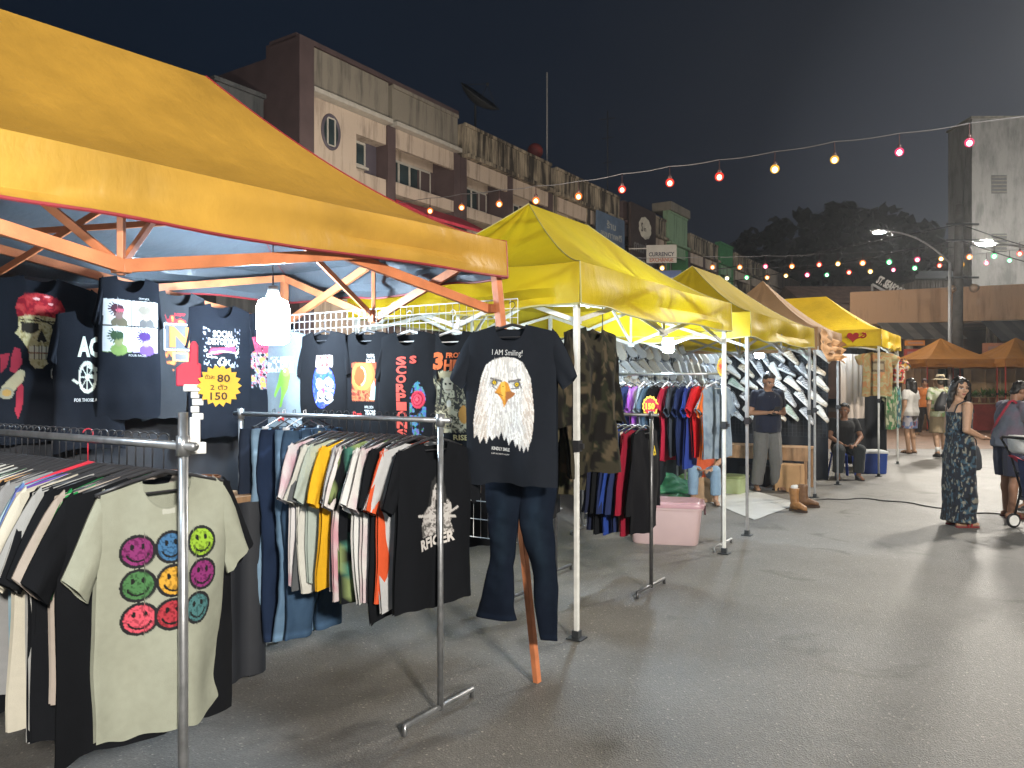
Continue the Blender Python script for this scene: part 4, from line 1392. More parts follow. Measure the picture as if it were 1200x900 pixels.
    for i, (lab, col, W, L, ao, pt) in enumerate(rows):
        q = P0 - N * s
        P = Vector((q.x, q.y, z + 0.016)); rz = RZ_N + R(J.uniform(-9, 9))
        if i == 0: rz = RZ_N - R(6)
        tee(lab, P, rz, col, W=W, L=L, allover=ao, paint=pt, seed=100 + i, res=.0045 if pt else .035, T=.024, group=g, fold=.019 if i else .013,
            sleeve=(.10, -.25 - J.uniform(0, .03), .03, -.30), hook=.12, collar=tuple(np.array(col) * .8))
        hanger(P, rz, 'black hanger holding the ' + ' '.join(lab.split()[:8]), 'hangers with garments', 'b', 1.05)
        s += J.uniform(.052, .064) if i else .085
    jd = [('dark blue jeans clipped beside the tees on the middle rack', (0.03, 0.06, 0.11), 1.10, (0.12, 0.2, 0.28)), ('mid blue faded jeans hanging on the middle rack', (0.09, 0.16, 0.25), 1.12, (0.36, 0.48, 0.58)),
          ('deep indigo jeans between faded pairs on the middle rack', (0.012, 0.022, 0.05), 1.14, None), ('washed light blue jeans at the inner end of the middle rack', (0.15, 0.24, 0.34), 1.08, (0.45, 0.55, 0.62)),
          ('black blue jeans, innermost pair on the middle rack', (0.014, 0.02, 0.035), 1.14, None)]
    s += .03
    for i, (lab, col, L, fd) in enumerate(jd):
        q = P0 - N * s
        jeans(lab, Vector((q.x, q.y, z - .07)), RZ_N + R(J.uniform(-10, 10)), col, L=L, hipw=.20, leg0=.11, leg1=.085, hem=.09, spread=.0, seed=60 + i, fade=fd, T=.38, group='jeans clipped to the middle rack')
        P = Vector((q.x, q.y, z + .016))
        mb = MB()
        for a in (-.12, .12):
            t = N * 0 + D * a
            mb.tube([P - UP * .02, P + t - UP * .075, P + t - UP * .11], .003, 5)
            mb.box(P + t - UP * .10, (.03, .02, .05), (D, N, UP), 0)
        mb.tube([P - UP * .03, P + UP * .012, P + N * .018 + UP * .018, P + N * .02 - UP * .004], .0025, 5)
        tag(mb.build('clip_hanger', HANG_W if i % 2 else HANG_B), 'clip hanger holding the ' + ' '.join(lab.split()[:7]), 'hanger', 'clip hangers')
        s += .085

    # ---- third rack with track tops, in front of the second stall
    P0 = Vector((1.075, 5.93, 0)); z = 1.36
    rack(P0, 0.85, z, 'short dark steel rack with navy track tops in front of the pink box', mats=mat('worn_grey_steel', (0.16, 0.16, 0.165), .4, .7, .2, 25), post_top=1.37)
    tops = [('black zip track top with a small yellow triangle badge', (0.009, 0.009, 0.011), True), ('dark red track top behind the black badge one', (0.25, 0.012, 0.03), False), ('cream striped navy track top', (0.02, 0.03, 0.09), 's'),
            ('royal blue track top between navy ones', (0.02, 0.05, 0.24), False), ('navy track top behind the royal blue one', (0.016, 0.024, 0.07), False), ('black track top at the inner end of the short rack', BLACK, False), ('dark navy track top, last on the short rack', (0.014, 0.018, 0.04), False)]
    s = .05
    for i, (lab, col, sp) in enumerate(tops):
        q = P0 - N * s
        P = Vector((q.x, q.y, z + .016)); rz = RZ_N + R(J.uniform(-8, 8))

        def badge(cv):
            cv.poly([(.06, -.21), (.13, -.21), (.095, -.135)], (0.75, 0.55, 0.04)); cv.ell(.095, -.19, .012, .010, BLACK)
            cv.line(0, -.06, 0, -.7, .008, (0.06, 0.06, 0.06))

        def stripe(cv):
            cv.fill(np.abs(np.abs(cv.x) - .17) < .018, (0.6, 0.55, 0.45))
        tee(lab, P, rz, col, W=.25, L=.80, seed=130 + i, res=.006 if sp else .035, paint=badge if sp is True else (stripe if sp else None), T=.03, group='track tops on the short rack', name='track_top', cat='track top',
            sleeve=(.10, -.62, .02, -.60), hook=.12)
        hanger(P, rz, 'black hanger holding the ' + ' '.join(lab.split()[:8]), 'hangers with garments')
        s += J.uniform(.05, .07)

    # ---- fourth rack, inside the second stall
    P0 = Vector((2.06, 7.50, 0)); z = 1.70
    rack(P0, 1.55, z, 'tall thin steel rack of coloured tees inside the second stall', post_top=1.72)
    rows = [('light blue bleached t-shirt at the front of the tall rack', (0.28, 0.36, 0.44), AO_tiedye((0.30, 0.38, 0.46), (0.14, 0.2, 0.28), 9, 2, .8)), ('orange t-shirt on the tall rack', (0.75, 0.16, 0.03), None),
            ('bright red t-shirt beside the orange one on the tall rack', (0.55, 0.02, 0.03), None), ('royal blue t-shirt behind the bright red one', (0.03, 0.06, 0.30), None), ('navy t-shirt on the tall rack', (0.015, 0.025, 0.08), None),
            ('dark slate t-shirt behind the navy one on the tall rack', (0.05, 0.06, 0.08), None), ('crimson t-shirt in the middle of the tall rack', (0.42, 0.02, 0.05), None), ('black t-shirt beside the crimson one', BLACK, None),
            ('slate blue t-shirt on the tall rack', (0.08, 0.13, 0.20), None), ('pale grey blue t-shirt on the tall rack', (0.34, 0.38, 0.44), None), ('white and purple t-shirt on the tall rack', (0.5, 0.45, 0.5), AO_tiedye((0.55, 0.42, 0.38), (0.30, 0.08, 0.45), 8, 4, 1)),
            ('navy blue polo next to the white and purple tee', (0.02, 0.03, 0.10), None), ('magenta pink t-shirt beside the price tag', (0.55, 0.03, 0.14), None), ('black t-shirt with a small white chest print', BLACK, 'dot'),
            ('green t-shirt at the inner end of the tall rack', (0.02, 0.28, 0.10), None), ('blue violet t-shirt last on the tall rack', (0.06, 0.07, 0.3), None)]
    s = .07
    for i, (lab, col, ao) in enumerate(rows):
        q = P0 - N * s
        P = Vector((q.x, q.y, z + .016)); rz = RZ_N + R(J.uniform(-8, 8)) - (R(14) if i == 0 else 0)

        def dotp(cv):
            cv.ell(.0, -.2, .035, .035, (0.5, 0.5, 0.5)); cv.ell(.0, -.2, .022, .02, BLACK)
        tee(lab, P, rz, col, W=.25, L=J.uniform(.70, .80), allover=None if ao == 'dot' else ao, paint=dotp if ao == 'dot' else None, seed=160 + i, res=.03 if ao != 'dot' else .008, T=.03, group='coloured tees on the tall rack', hook=.13, sleeve=(.12, -.20, .045, -.28))
        hanger(P, rz, 'thin hanger holding the ' + ' '.join(lab.split()[:8]), 'hangers with garments', 'w' if i % 3 == 0 else 'b')
        s += J.uniform(.075, .095)

    # ---- camouflage jacket and trousers on the second tent's leg
    camo = AO_camo([(0.036, 0.032, 0.021), (0.018, 0.020, 0.012), (0.010, 0.009, 0.008), (0.075, 0.058, 0.036)], 17, 4)
    P = at(690, 385, 5.02)
    tee('camouflage jacket hanging beside the white tent leg', Vector((P.x, P.y, 2.07)), RZ_N - R(10), (0.1, 0.1, 0.05), W=.27, L=.95, allover=camo, seed=201, res=.015, T=.06, fold=.034, name='camouflage_jacket', cat='jacket', sleeve=(.12, -.62, .02, -.58), hook=.10)
    P = at(672, 400, 5.2)
    tee('second camouflage jacket partly behind the white tent leg', Vector((P.x, P.y, 1.97)), RZ_N + R(4), (0.1, 0.1, 0.05), W=.26, L=1.0, allover=AO_camo([(0.06, 0.052, 0.03), (0.03, 0.034, 0.02), (0.014, 0.012, 0.011), (0.12, 0.09, 0.055)], 19, 8), seed=202, res=.02, T=.05, fold=.02, name='camouflage_jacket', cat='jacket', sleeve=(.12, -.62, .02, -.58), hook=.10)
    # dark jackets seen between the middle rack and the eagle outfit
    dk = [('black jacket hanging behind the black figure print tee', 556, 5.0, 1.50, BLACK, .85), ('dark navy jacket behind the dark blue flared jeans', 585, 5.3, 1.55, (0.02, 0.024, 0.035), .85), ('black work jacket behind the eagle outfit near the white tent leg', 636, 5.6, 1.62, (0.02, 0.02, 0.022), .9)]
    for i, (lab, px, Y, zz, col, L) in enumerate(dk):
        P = at(px, 450, Y)
        tee(lab, Vector((P.x, P.y, zz)), RZ_N + R(J.uniform(-10, 10)), col, W=.26, L=L, seed=210 + i, T=.05, fold=.02, name='jacket', cat='jacket', sleeve=(.10, -.62, .02, -.58), group='dark jackets behind the middle rack')
    q0 = at(540, 450, 4.85)
    rack(Vector((q0.x + .32, q0.y + .75, 0)), .9, 1.50, 'dark rail rack behind the eagle outfit holding dark jackets', mats=_M['worn_grey_steel'])


def build_price_sign(P0):
    rt = root('price_sign', (P0.x, P0.y, 1.42), 'yellow starburst price sign with a red pointing hand clipped to the rack post', 'price sign')
    V = -Vector((P0.x, P0.y, 0)).normalized()            # faces the street side
    V = (V + N * .2).normalized()
    ux = Vector((-V.y, V.x, 0)); 
    if ux.x < 0: ux = -ux
    base = at(230, 525, 2.36)
    mb = MB()
    mb.box(base + UP * .0, (.055, .03, .035), (ux, V, UP)); mb.box(base + UP * .05 - ux * .004, (.03, .02, .09), (ux, V, UP))
    for i in range(5):
        mb.box(base + UP * (.075 + .022 * i) + ux * (.004 if i % 2 else -.004), (.032 if i % 2 else .024, .018, .02), (ux, V, UP))
    mb.box(base + UP * .185, (.075, .022, .022), (ux, V, UP))
    mb.build('clip_stand', WHITEPLASTIC, rt, bevel=.003)
    ch = base + UP * .20 - ux * .012
    pts = [(-.045, -.01), (.025, -.01), (.025, .055), (.024, .06), (.017, .06), (.017, .115), (.010, .128), (.0, .128), (-.006, .115), (-.008, .065), (-.028, .06), (-.045, .045)]
    mb = MB(); mb.prism([ch + ux * a + UP * b - V * .010 for a, b in pts], V * .020)
    mb.build('pointing_hand', mat('red_foam', (0.55, 0.03, 0.07), .6), rt, bevel=.004)
    c = at(257, 452, 2.375)
    pts = []
    for i in range(36):
        a = 2 * math.pi * i / 36; r_ = .066 if i % 2 == 0 else .054
        pts.append(c + ux * (r_ * math.cos(a)) + UP * (r_ * math.sin(a)))
    mb = MB(); mb.prism(pts, V * .004, 0)
    b = c + V * .0065
    ink = (0.05, 0.04, 0.02)
    flat_text(mb, "\u0e15\u0e31\u0e27\u0e25\u0e30", b - ux * .028 + UP * .028, ux, UP, .028, .014, 1, bold=.01)
    flat_text(mb, "80", b + ux * .012 + UP * .023, ux, UP, .038, .024, 1, bold=.02)
    flat_text(mb, "2 \u0e15\u0e31\u0e27", b - ux * .002 - UP * .004, ux, UP, .05, .017, 1, bold=.01)
    flat_text(mb, "150", b - ux * .002 - UP * .032, ux, UP, .05, .024, 1, bold=.02)
    mb.build('starburst_card', [mat('yellow_card', (0.80, 0.45, 0.03), .6), mat('black_ink', (0.04, 0.03, 0.02), .7)], rt)
# ------------------------------------------------------------------ PEOPLE
from mathutils.kdtree import KDTree


def remeshed(mb, voxel, smooth_it=2):
    """one continuous surface from overlapping closed pieces; colours follow the nearest piece"""
    me = bpy.data.meshes.new('tmp'); me.from_pydata([tuple(v) for v in mb.v], [], mb.f)
    bm = bmesh.new(); bm.from_mesh(me); bmesh.ops.recalc_face_normals(bm, faces=bm.faces); bm.to_mesh(me); bm.free()
    o = bpy.data.objects.new('tmp', me); COL.objects.link(o)
    r_ = o.modifiers.new('r', 'REMESH'); r_.mode = 'VOXEL'; r_.voxel_size = voxel
    if smooth_it:
        s_ = o.modifiers.new('s', 'SMOOTH'); s_.iterations = smooth_it; s_.factor = .5
    dg = bpy.context.evaluated_depsgraph_get()
    out = bpy.data.meshes.new_from_object(o.evaluated_get(dg))
    V = np.array([v.co[:] for v in out.vertices]).reshape(-1, 3)
    Nn = np.array([v.normal[:] for v in out.vertices]).reshape(-1, 3)
    Fc = [tuple(p.vertices) for p in out.polygons]
    bpy.data.objects.remove(o); bpy.data.meshes.remove(me); bpy.data.meshes.remove(out)
    kd = KDTree(len(mb.v))
    for i, v in enumerate(mb.v): kd.insert(v, i)
    kd.balance()
    C = np.array([mb.c[kd.find(Vector(v))[1]] for v in V])
    return V, Nn, Fc, C


def limb(mb, pts, rad, col, n=12, flat=(1, 1), xax=Vector((1, 0, 0)), balls=True):
    """tapered limb through joints, closed; balls round its joints"""
    P_ = []; R_ = []
    for i in range(len(pts) - 1):
        a = Vector(pts[i]); b = Vector(pts[i + 1])
        for k in range(6):
            t = k / 6
            P_.append(a.lerp(b, t)); R_.append(rad[i] + (rad[i + 1] - rad[i]) * t)
    P_.append(Vector(pts[-1])); R_.append(rad[-1])
    mb.tube(P_, R_, n, 0, col)
    if balls:
        for p, r_ in zip(pts, rad):
            mb.ball(p, r_ * .99, 12, 8, 0, col)


def loft(mb, rings, col, n=20, power=2.3):
    """rings: (center, xaxis, yaxis, rx, ry) closed"""
    vs = []
    for c, xa, ya, rx, ry in rings:
        for j in range(n):
            a = 2 * math.pi * j / n
            ca, sa = math.cos(a), math.sin(a)
            cx = math.copysign(abs(ca) ** (2 / power), ca); sy = math.copysign(abs(sa) ** (2 / power), sa)
            vs.append(Vector(c) + xa * (rx * cx) + ya * (ry * sy))
    k = len(rings); fs = []
    for i in range(k - 1):
        for j in range(n):
            j2 = (j + 1) % n
            fs.append((i * n + j, i * n + j2, (i + 1) * n + j2, (i + 1) * n + j))
    fs.append(tuple(range(n))[::-1]); fs.append(tuple((k - 1) * n + j for j in range(n)))
    mb.add(vs, fs, 0, col)


def smoothlist(keys, vals, n):
    ks = np.linspace(keys[0], keys[-1], n)
    return ks, [np.interp(ks, keys, [v[i] for v in vals]) for i in range(len(vals[0]))]


STAND = dict(pelvis=(0, 0, .94), chest=(0, 0, 1.24), neck=(0, .012, 1.44), head=(0, -.012, 1.59),
             hipL=(.085, 0, .90), kneeL=(.092, -.025, .49), ankL=(.10, .02, .085), toeL=(.12, -.13, .03),
             hipR=(-.085, 0, .90), kneeR=(-.092, -.025, .49), ankR=(-.10, .02, .085), toeR=(-.12, -.13, .03),
             shL=(.175, .0, 1.385), elL=(.225, .025, 1.11), wrL=(.215, -.06, .87), hdL=(.20, -.09, .79),
             shR=(-.175, .0, 1.385), elR=(-.225, .025, 1.11), wrR=(-.215, -.06, .87), hdR=(-.20, -.09, .79))


class Person:
    def __init__(s, label, loc, rz, H=1.68, pose=None, skin=(0.36, 0.20, 0.12), yaw=0, pitch=0, voxel=.009, build=1.0, female=False, hairless=False):
        s.J = {k: Vector(v) for k, v in STAND.items()}
        for k, v in (pose or {}).items(): s.J[k] = Vector(v)
        s.k = H / 1.70
        s.rt = root('person', (loc[0], loc[1], loc[2] if len(loc) > 2 else 0), label, 'person', rz)
        s.rt.scale = (s.k * 1, s.k, s.k)
        s.skin = np.array(skin); s.vox = voxel; s.b = build; s.fem = female
        Ry = Matrix.Rotation(R(yaw), 3, 'Z'); Rp = Matrix.Rotation(R(pitch), 3, 'X')
        s.HM = Ry @ Rp
        s.body()

    def spine(s, off=0.0, t0=0.0, t1=1.0, n=14, fx=1.0, col=None):
        J = s.J
        pel, che, nek = J['pelvis'], J['chest'], J['neck']
        down = (pel - che).normalized() * .09
        # stations along the spine with half width / depth
        if s.fem: st = [(-.09, .135, .10), (0, .168, .118), (.12, .135, .095), (.22, .128, .095), (.30, .140, .108), (.39, .150, .105), (.455, .125, .08), (.50, .055, .055)]
        else: st = [(-.09, .140, .105), (0, .160, .118), (.13, .145, .105), (.23, .152, .110), (.31, .168, .118), (.40, .170, .108), (.455, .130, .085), (.50, .060, .058)]
        L1 = (che - pel).length; L2 = (nek - che).length
        tot = L1 + L2
        sx = (J['shL'] - J['shR']).normalized(); hx = (J['hipL'] - J['hipR']).normalized()
        rings = []
        for i in range(n):
            t = t0 + (t1 - t0) * i / (n - 1)
            h = -.09 + t * .59
            rx, ry = [np.interp(h, [q[0] for q in st], [q[m] for q in st]) for m in (1, 2)]
            d = h / .50 * tot
            if d < 0: c = pel + (pel - che).normalized() * (-d)
            elif d < L1: c = pel.lerp(che, d / L1)
            else: c = che.lerp(nek, min(1, (d - L1) / L2))
            a = min(1, max(0, h / .4))
            xa = hx.lerp(sx, a).normalized()
            za = (che - pel).normalized() if d < L1 * .7 else (nek - pel).normalized()
            ya = za.cross(xa).normalized()
            rings.append((c, xa, ya, (rx * s.b + off) * fx, ry * s.b + off))
        return rings

    def hand(s, mb, side):
        J = s.J; w = J['wr' + side]; h = J['hd' + side]; el = J['el' + side]
        d = (h - w).normalized()
        sg = 1 if side == 'L' else -1
        nrm_ = d.cross(Vector((0, 0, 1)))
        if nrm_.length < .2: nrm_ = Vector((sg, 0, 0))
        side_v = Vector((0, -1, 0)) - d * Vector((0, -1, 0)).dot(d)
        if side_v.length < .3: side_v = UP - d * UP.dot(d)
        side_v.normalize()
        pal = d.cross(side_v).normalized()
        inward = Vector((-sg, 0, -.2))
        if pal.dot(inward) < 0: pal = -pal
        c = w + d * .045
        mb.ball(c, (.040, .017, .050), 12, 8, 0, tuple(s.skin), (side_v, pal, d))
        for i, (o_, l) in enumerate(((.028, .068), (.010, .078), (-.010, .072), (-.028, .058))):
            a = w + d * .082 + side_v * o_
            b = a + d * l * .5 + pal * .010; c2 = b + d * l * .36 + pal * .026
            mb.tube([a - d * .03, a, b, c2], [.0095, .0095, .0088, .0075], 8, 0, tuple(s.skin)); mb.ball(c2, .0078, 8, 6, 0, tuple(s.skin))
        a = w + d * .025 + side_v * .030
        b = a + d * .030 + side_v * .022 + pal * .01; c2 = b + d * .030 + pal * .012
        mb.tube([w + d * .02 + side_v * .015, a, b, c2], [.012, .012, .0105, .0085], 8, 0, tuple(s.skin)); mb.ball(c2, .0088, 8, 6, 0, tuple(s.skin))

    def body(s):
        J = s.J; sk = tuple(s.skin); b = s.b
        mb = MB()
        loft(mb, s.spine(), sk)
        for S in 'LR':
            limb(mb, [J['sh' + S], J['el' + S], J['wr' + S]], [.052 * b, .040 * b, .027], sk)
            limb(mb, [J['hip' + S], J['knee' + S], J['ank' + S]], [.085 * b, .056 * b, .038], sk)
            calf = J['knee' + S].lerp(J['ank' + S], .3) + Vector((0, .012, 0))
            mb.ball(calf, (.052 * b, .052 * b, .10), 12, 8, 0, sk)
            a = J['ank' + S]; t = J['toe' + S]; dd = (t - a); dd.z = 0; dd.normalize()
            heel = a - dd * .05; heel.z = a.z - .045
            mb.tube([heel, Vector((a.x, a.y, a.z - .04)), a.lerp(t, .55) - UP * .012, t], [.03, .036, .036, .026], 10, 0, sk)
            mb.ball(t, (.036, .036, .02), 10, 6, 0, sk); mb.ball(heel, .03, 10, 6, 0, sk)
            s.hand(mb, S)
        hd = J['head']; nk = J['neck']; M3 = s.HM
        limb(mb, [nk - UP * .05, hd + M3 @ Vector((0, .025, -.06))], [.060 * b, .050], sk)
        X = M3 @ Vector((1, 0, 0)); Y = M3 @ Vector((0, 1, 0)); Z = M3 @ Vector((0, 0, 1))
        ax = (X, Y, Z)
        H_ = lambda x, y, z: hd + X * x + Y * y + Z * z
        mb.ball(H_(0, .008, .028), (.074, .092, .090), 20, 14, 0, sk, ax)
        mb.ball(H_(0, -.022, -.040), (.058, .062, .072), 16, 12, 0, sk, ax)
        mb.ball(H_(0, -.060, -.092), (.024, .020, .018), 10, 8, 0, sk, ax)
        mb.tube([H_(0, -.082, .014), H_(0, -.098, -.018), H_(0, -.103, -.030)], [.009, .013, .013], 8, 0, sk)
        mb.ball(H_(.011, -.093, -.031), .009, 8, 6, 0, sk); mb.ball(H_(-.011, -.093, -.031), .009, 8, 6, 0, sk)
        mb.ball(H_(0, -.082, -.062), (.024, .010, .011), 10, 6, 0, sk, ax)
        for sg in (-1, 1):
            mb.ball(H_(sg * .074, .012, -.002), (.012, .020, .032), 10, 8, 0, sk, ax)
            mb.ball(H_(sg * .040, -.058, -.026), (.026, .022, .022), 10, 8, 0, sk, ax)
            mb.ball(H_(sg * .030, -.082, .022), (.026, .010, .008), 10, 6, 0, sk, ax)
        V, Nn, Fc, C = remeshed(mb, s.vox)
        # face colours in the head's own frame
        q = (V - np.array(hd)) @ np.array([X, Y, Z]).T
        fr = q[:, 1] < -.045
        x, z = q[:, 0], q[:, 2]

        def pe(cx, cz, rx, rz_, col, a=1):
            m_ = fr & (((np.abs(x) - cx) / rx) ** 2 + ((z - cz) / rz_) ** 2 < 1)
            C[m_] = C[m_] * (1 - a) + np.array(col) * a
        pe(.030, .004, .018, .0085, (.55, .5, .46)); pe(.030, .004, .0085, .0085, (.012, .01, .01)); pe(.031, .011, .019, .0045, (.03, .02, .02), .8)
        pe(.031, .027, .022, .0055, (.03, .02, .018), .8)
        lip = (0.30, 0.07, 0.06) if s.fem else tuple(s.skin * np.array((.75, .55, .5)))
        pe(0, -.062, .024, .009, lip, .9); pe(0, -.0625, .022, .0022, (.06, .02, .02), .8)
        pe(.010, -.036, .005, .004, (.06, .03, .02), .8)
        o = MB(); o.add(V, Fc, 0, C)
        s.bo = o.build('body', SKINM, s.rt, local=True, smooth=True)

    def cloth(s, name, fill, color, voxel=None, wrinkle=.006, seed=0, mat_=None, sc=14, label=None):
        mb = MB(); fill(mb)
        V, Nn, Fc, C = remeshed(mb, voxel or s.vox * 1.15, 1)
        if callable(color):
            x = V[:, 0] + V[:, 1] * .8; C = color(x, V[:, 2])
        else:
            C = np.tile(np.array(color, float), (len(V), 1))
        w = (vnoise(V[:, 0] * sc + V[:, 1] * sc + 60, V[:, 2] * sc * .7 + 60, seed) - .5) + .5 * (vnoise(V[:, 0] * sc * 2.1 - V[:, 1] * sc + 70, V[:, 2] * sc + 70, seed + 4) - .5)
        V = V + Nn * (w * 2 * wrinkle)[:, None]
        o = MB(); o.add(V, Fc, 0, C)
        r_ = o.build(name, mat_ or PRINTED, s.rt, local=True, smooth=True)
        if label: r_['label'] = label
        return r_

    def shirt(s, color, sleeve=.55, hem=0.05, off=.022, seed=0, name='shirt', loose=0.0):
        J = s.J; b = s.b

        def fill(mb):
            rings = s.spine(off, (-.02 + .09 - hem) / .59 if False else max(0, (.09 - hem) / .59), .985, 18)
            rings = [(c, xa, ya, rx + loose * (1 - i / 15), ry + loose * (1 - i / 15)) for i, (c, xa, ya, rx, ry) in enumerate(rings)]
            loft(mb, rings, (0, 0, 0))
            for S in 'LR':
                a, e_, w = J['sh' + S], J['el' + S], J['wr' + S]
                if sleeve <= 1: limb(mb, [a, a.lerp(e_, sleeve)], [.060 * b + off * .35, .056 * b + off * .4], (0, 0, 0), balls=False)
                else: limb(mb, [a, e_, e_.lerp(w, sleeve - 1)], [.064 * b + off * .3, .05 * b + off * .4, .042], (0, 0, 0))
                mb.ball(a + UP * .002, .062 * b + off * .35, 14, 10); mb.ball(a.lerp(J['neck'], .45) - UP * .012, .056 * b + off * .4, 14, 10)
        return s.cloth(name, fill, color, seed=seed)

    def trousers(s, color, length=1.9, off=.018, seed=1, name='trousers', wide=0.0):
        J = s.J; b = s.b

        def fill(mb):
            loft(mb, s.spine(off, 0, .36, 8), (0, 0, 0))
            for S in 'LR':
                h, k, a = J['hip' + S], J['knee' + S], J['ank' + S]
                if length <= 1: limb(mb, [h, h.lerp(k, length)], [.092 * b + off * .5, .075 * b + off + wide], (0, 0, 0), balls=False)
                else: limb(mb, [h, k, k.lerp(a, length - 1)], [.092 * b + off * .5, .066 * b + off + wide, .056 + off + wide], (0, 0, 0), balls=False); mb.ball(k, .066 * b + off + wide, 12, 8)
                mb.ball(h, .092 * b + off * .5, 12, 8)
        return s.cloth(name, fill, color, seed=seed)

    def Hd(s, x, y, z):
        M3 = s.HM
        return s.J['head'] + M3 @ Vector((x, y, z))

    def hair(s, color=(0.012, 0.010, 0.009), long=0, seed=3, thick=0.0):
        M3 = s.HM
        ax = tuple(M3 @ Vector(v) for v in ((1, 0, 0), (0, 1, 0), (0, 0, 1)))

        def fill(mb):
            mb.ball(s.Hd(0, .022, .046), (.080 + thick, .092 + thick, .086 + thick), 18, 12, 0, None, ax)
            mb.ball(s.Hd(0, -.035, .092), (.060, .045, .026), 14, 8, 0, None, ax)
            mb.ball(s.Hd(0, .055, -.02), (.066, .050, .07), 14, 10, 0, None, ax)
            if long:
                for sg in (-1, 1):
                    mb.tube([s.Hd(sg * .055, -.03, .085), s.Hd(sg * .083, -.02, .03), s.Hd(sg * .090, .0, -.05), s.Hd(sg * .10, .01, -.14) , s.Hd(sg * .10, .03, -.14 - long)], [.022, .030, .036, .040, .018], 10)
                mb.tube([s.Hd(0, .07, .03), s.Hd(0, .085, -.08), s.Hd(0, .10, -.18), s.Hd(.0, .11, -.16 - long)], [.08, .085, .075, .03], 12)
        return s.cloth('hair', fill, color, wrinkle=.006, seed=seed, sc=40, mat_=mat_attr('hair_strands', rough=.45, var=.4, scale=90, bump=.6, bscale=160, sheen=0, spec=.5))

    def shoes(s, color, name='shoe', sole=(0.03, 0.03, 0.03), high=.0):
        for S in 'LR':
            J = s.J; a = J['ank' + S]; t = J['toe' + S]
            dd = t - a; dd.z = 0; dd.normalize(); sx_ = Vector((-dd.y, dd.x, 0))
            zb = min(a.z - .085, 0) if False else t.z - .03
            mb = MB()
            rings = []
            for u, rx, h in ((-.078, .022, .05), (-.06, .036, .075 + high), (-.02, .040, .085 + high), (.04, .044, .068), (.10, .047, .048), (.15, .042, .036), (.178, .02, .022)):
                c = Vector((a.x, a.y, zb + .012 + h / 2)) + dd * u
                rings.append((c, sx_, UP, rx, h / 2))
            loft(mb, rings, color, 14)
            r_ = mb.build(name, PRINTED, s.rt, local=True, smooth=True)
            mb = MB()
            out = [(-.08, .02), (-.05, .04), (.03, .045), (.10, .050), (.15, .044), (.182, .018)]
            pts = [Vector((a.x, a.y, zb)) + dd * u + sx_ * w for u, w in out] + [Vector((a.x, a.y, zb)) + dd * u - sx_ * w for u, w in out[::-1]]
            mb.prism(pts, UP * .018, 0, sole); mb.build('sole', PRINTED, r_, local=True)

    def sandals(s, color):
        for S in 'LR':
            J = s.J; a = J['ank' + S]; t = J['toe' + S]
            dd = t - a; dd.z = 0; dd.normalize(); sx_ = Vector((-dd.y, dd.x, 0))
            zb = t.z - .036
            out = [(-.075, .02), (-.05, .036), (.03, .038), (.10, .048), (.16, .042), (.19, .018)]
            mb = MB()
            pts = [Vector((a.x, a.y, zb)) + dd * u + sx_ * w for u, w in out] + [Vector((a.x, a.y, zb)) + dd * u - sx_ * w for u, w in out[::-1]]
            mb.prism(pts, UP * .016, 0, tuple(np.array(color) * .6))
            r_ = mb.build('sandal', PRINTED, s.rt, local=True)
            mb = MB()
            for u in (.045, .085):
                c = Vector((a.x, a.y, zb + .012)) + dd * u
                mb.tube([c + sx_ * (.044 * math.cos(q)) + UP * (.052 * math.sin(q)) for q in np.linspace(0, math.pi, 9)], .012, 6, 0, color)
            mb.build('strap', PRINTED, r_, local=True, smooth=True)


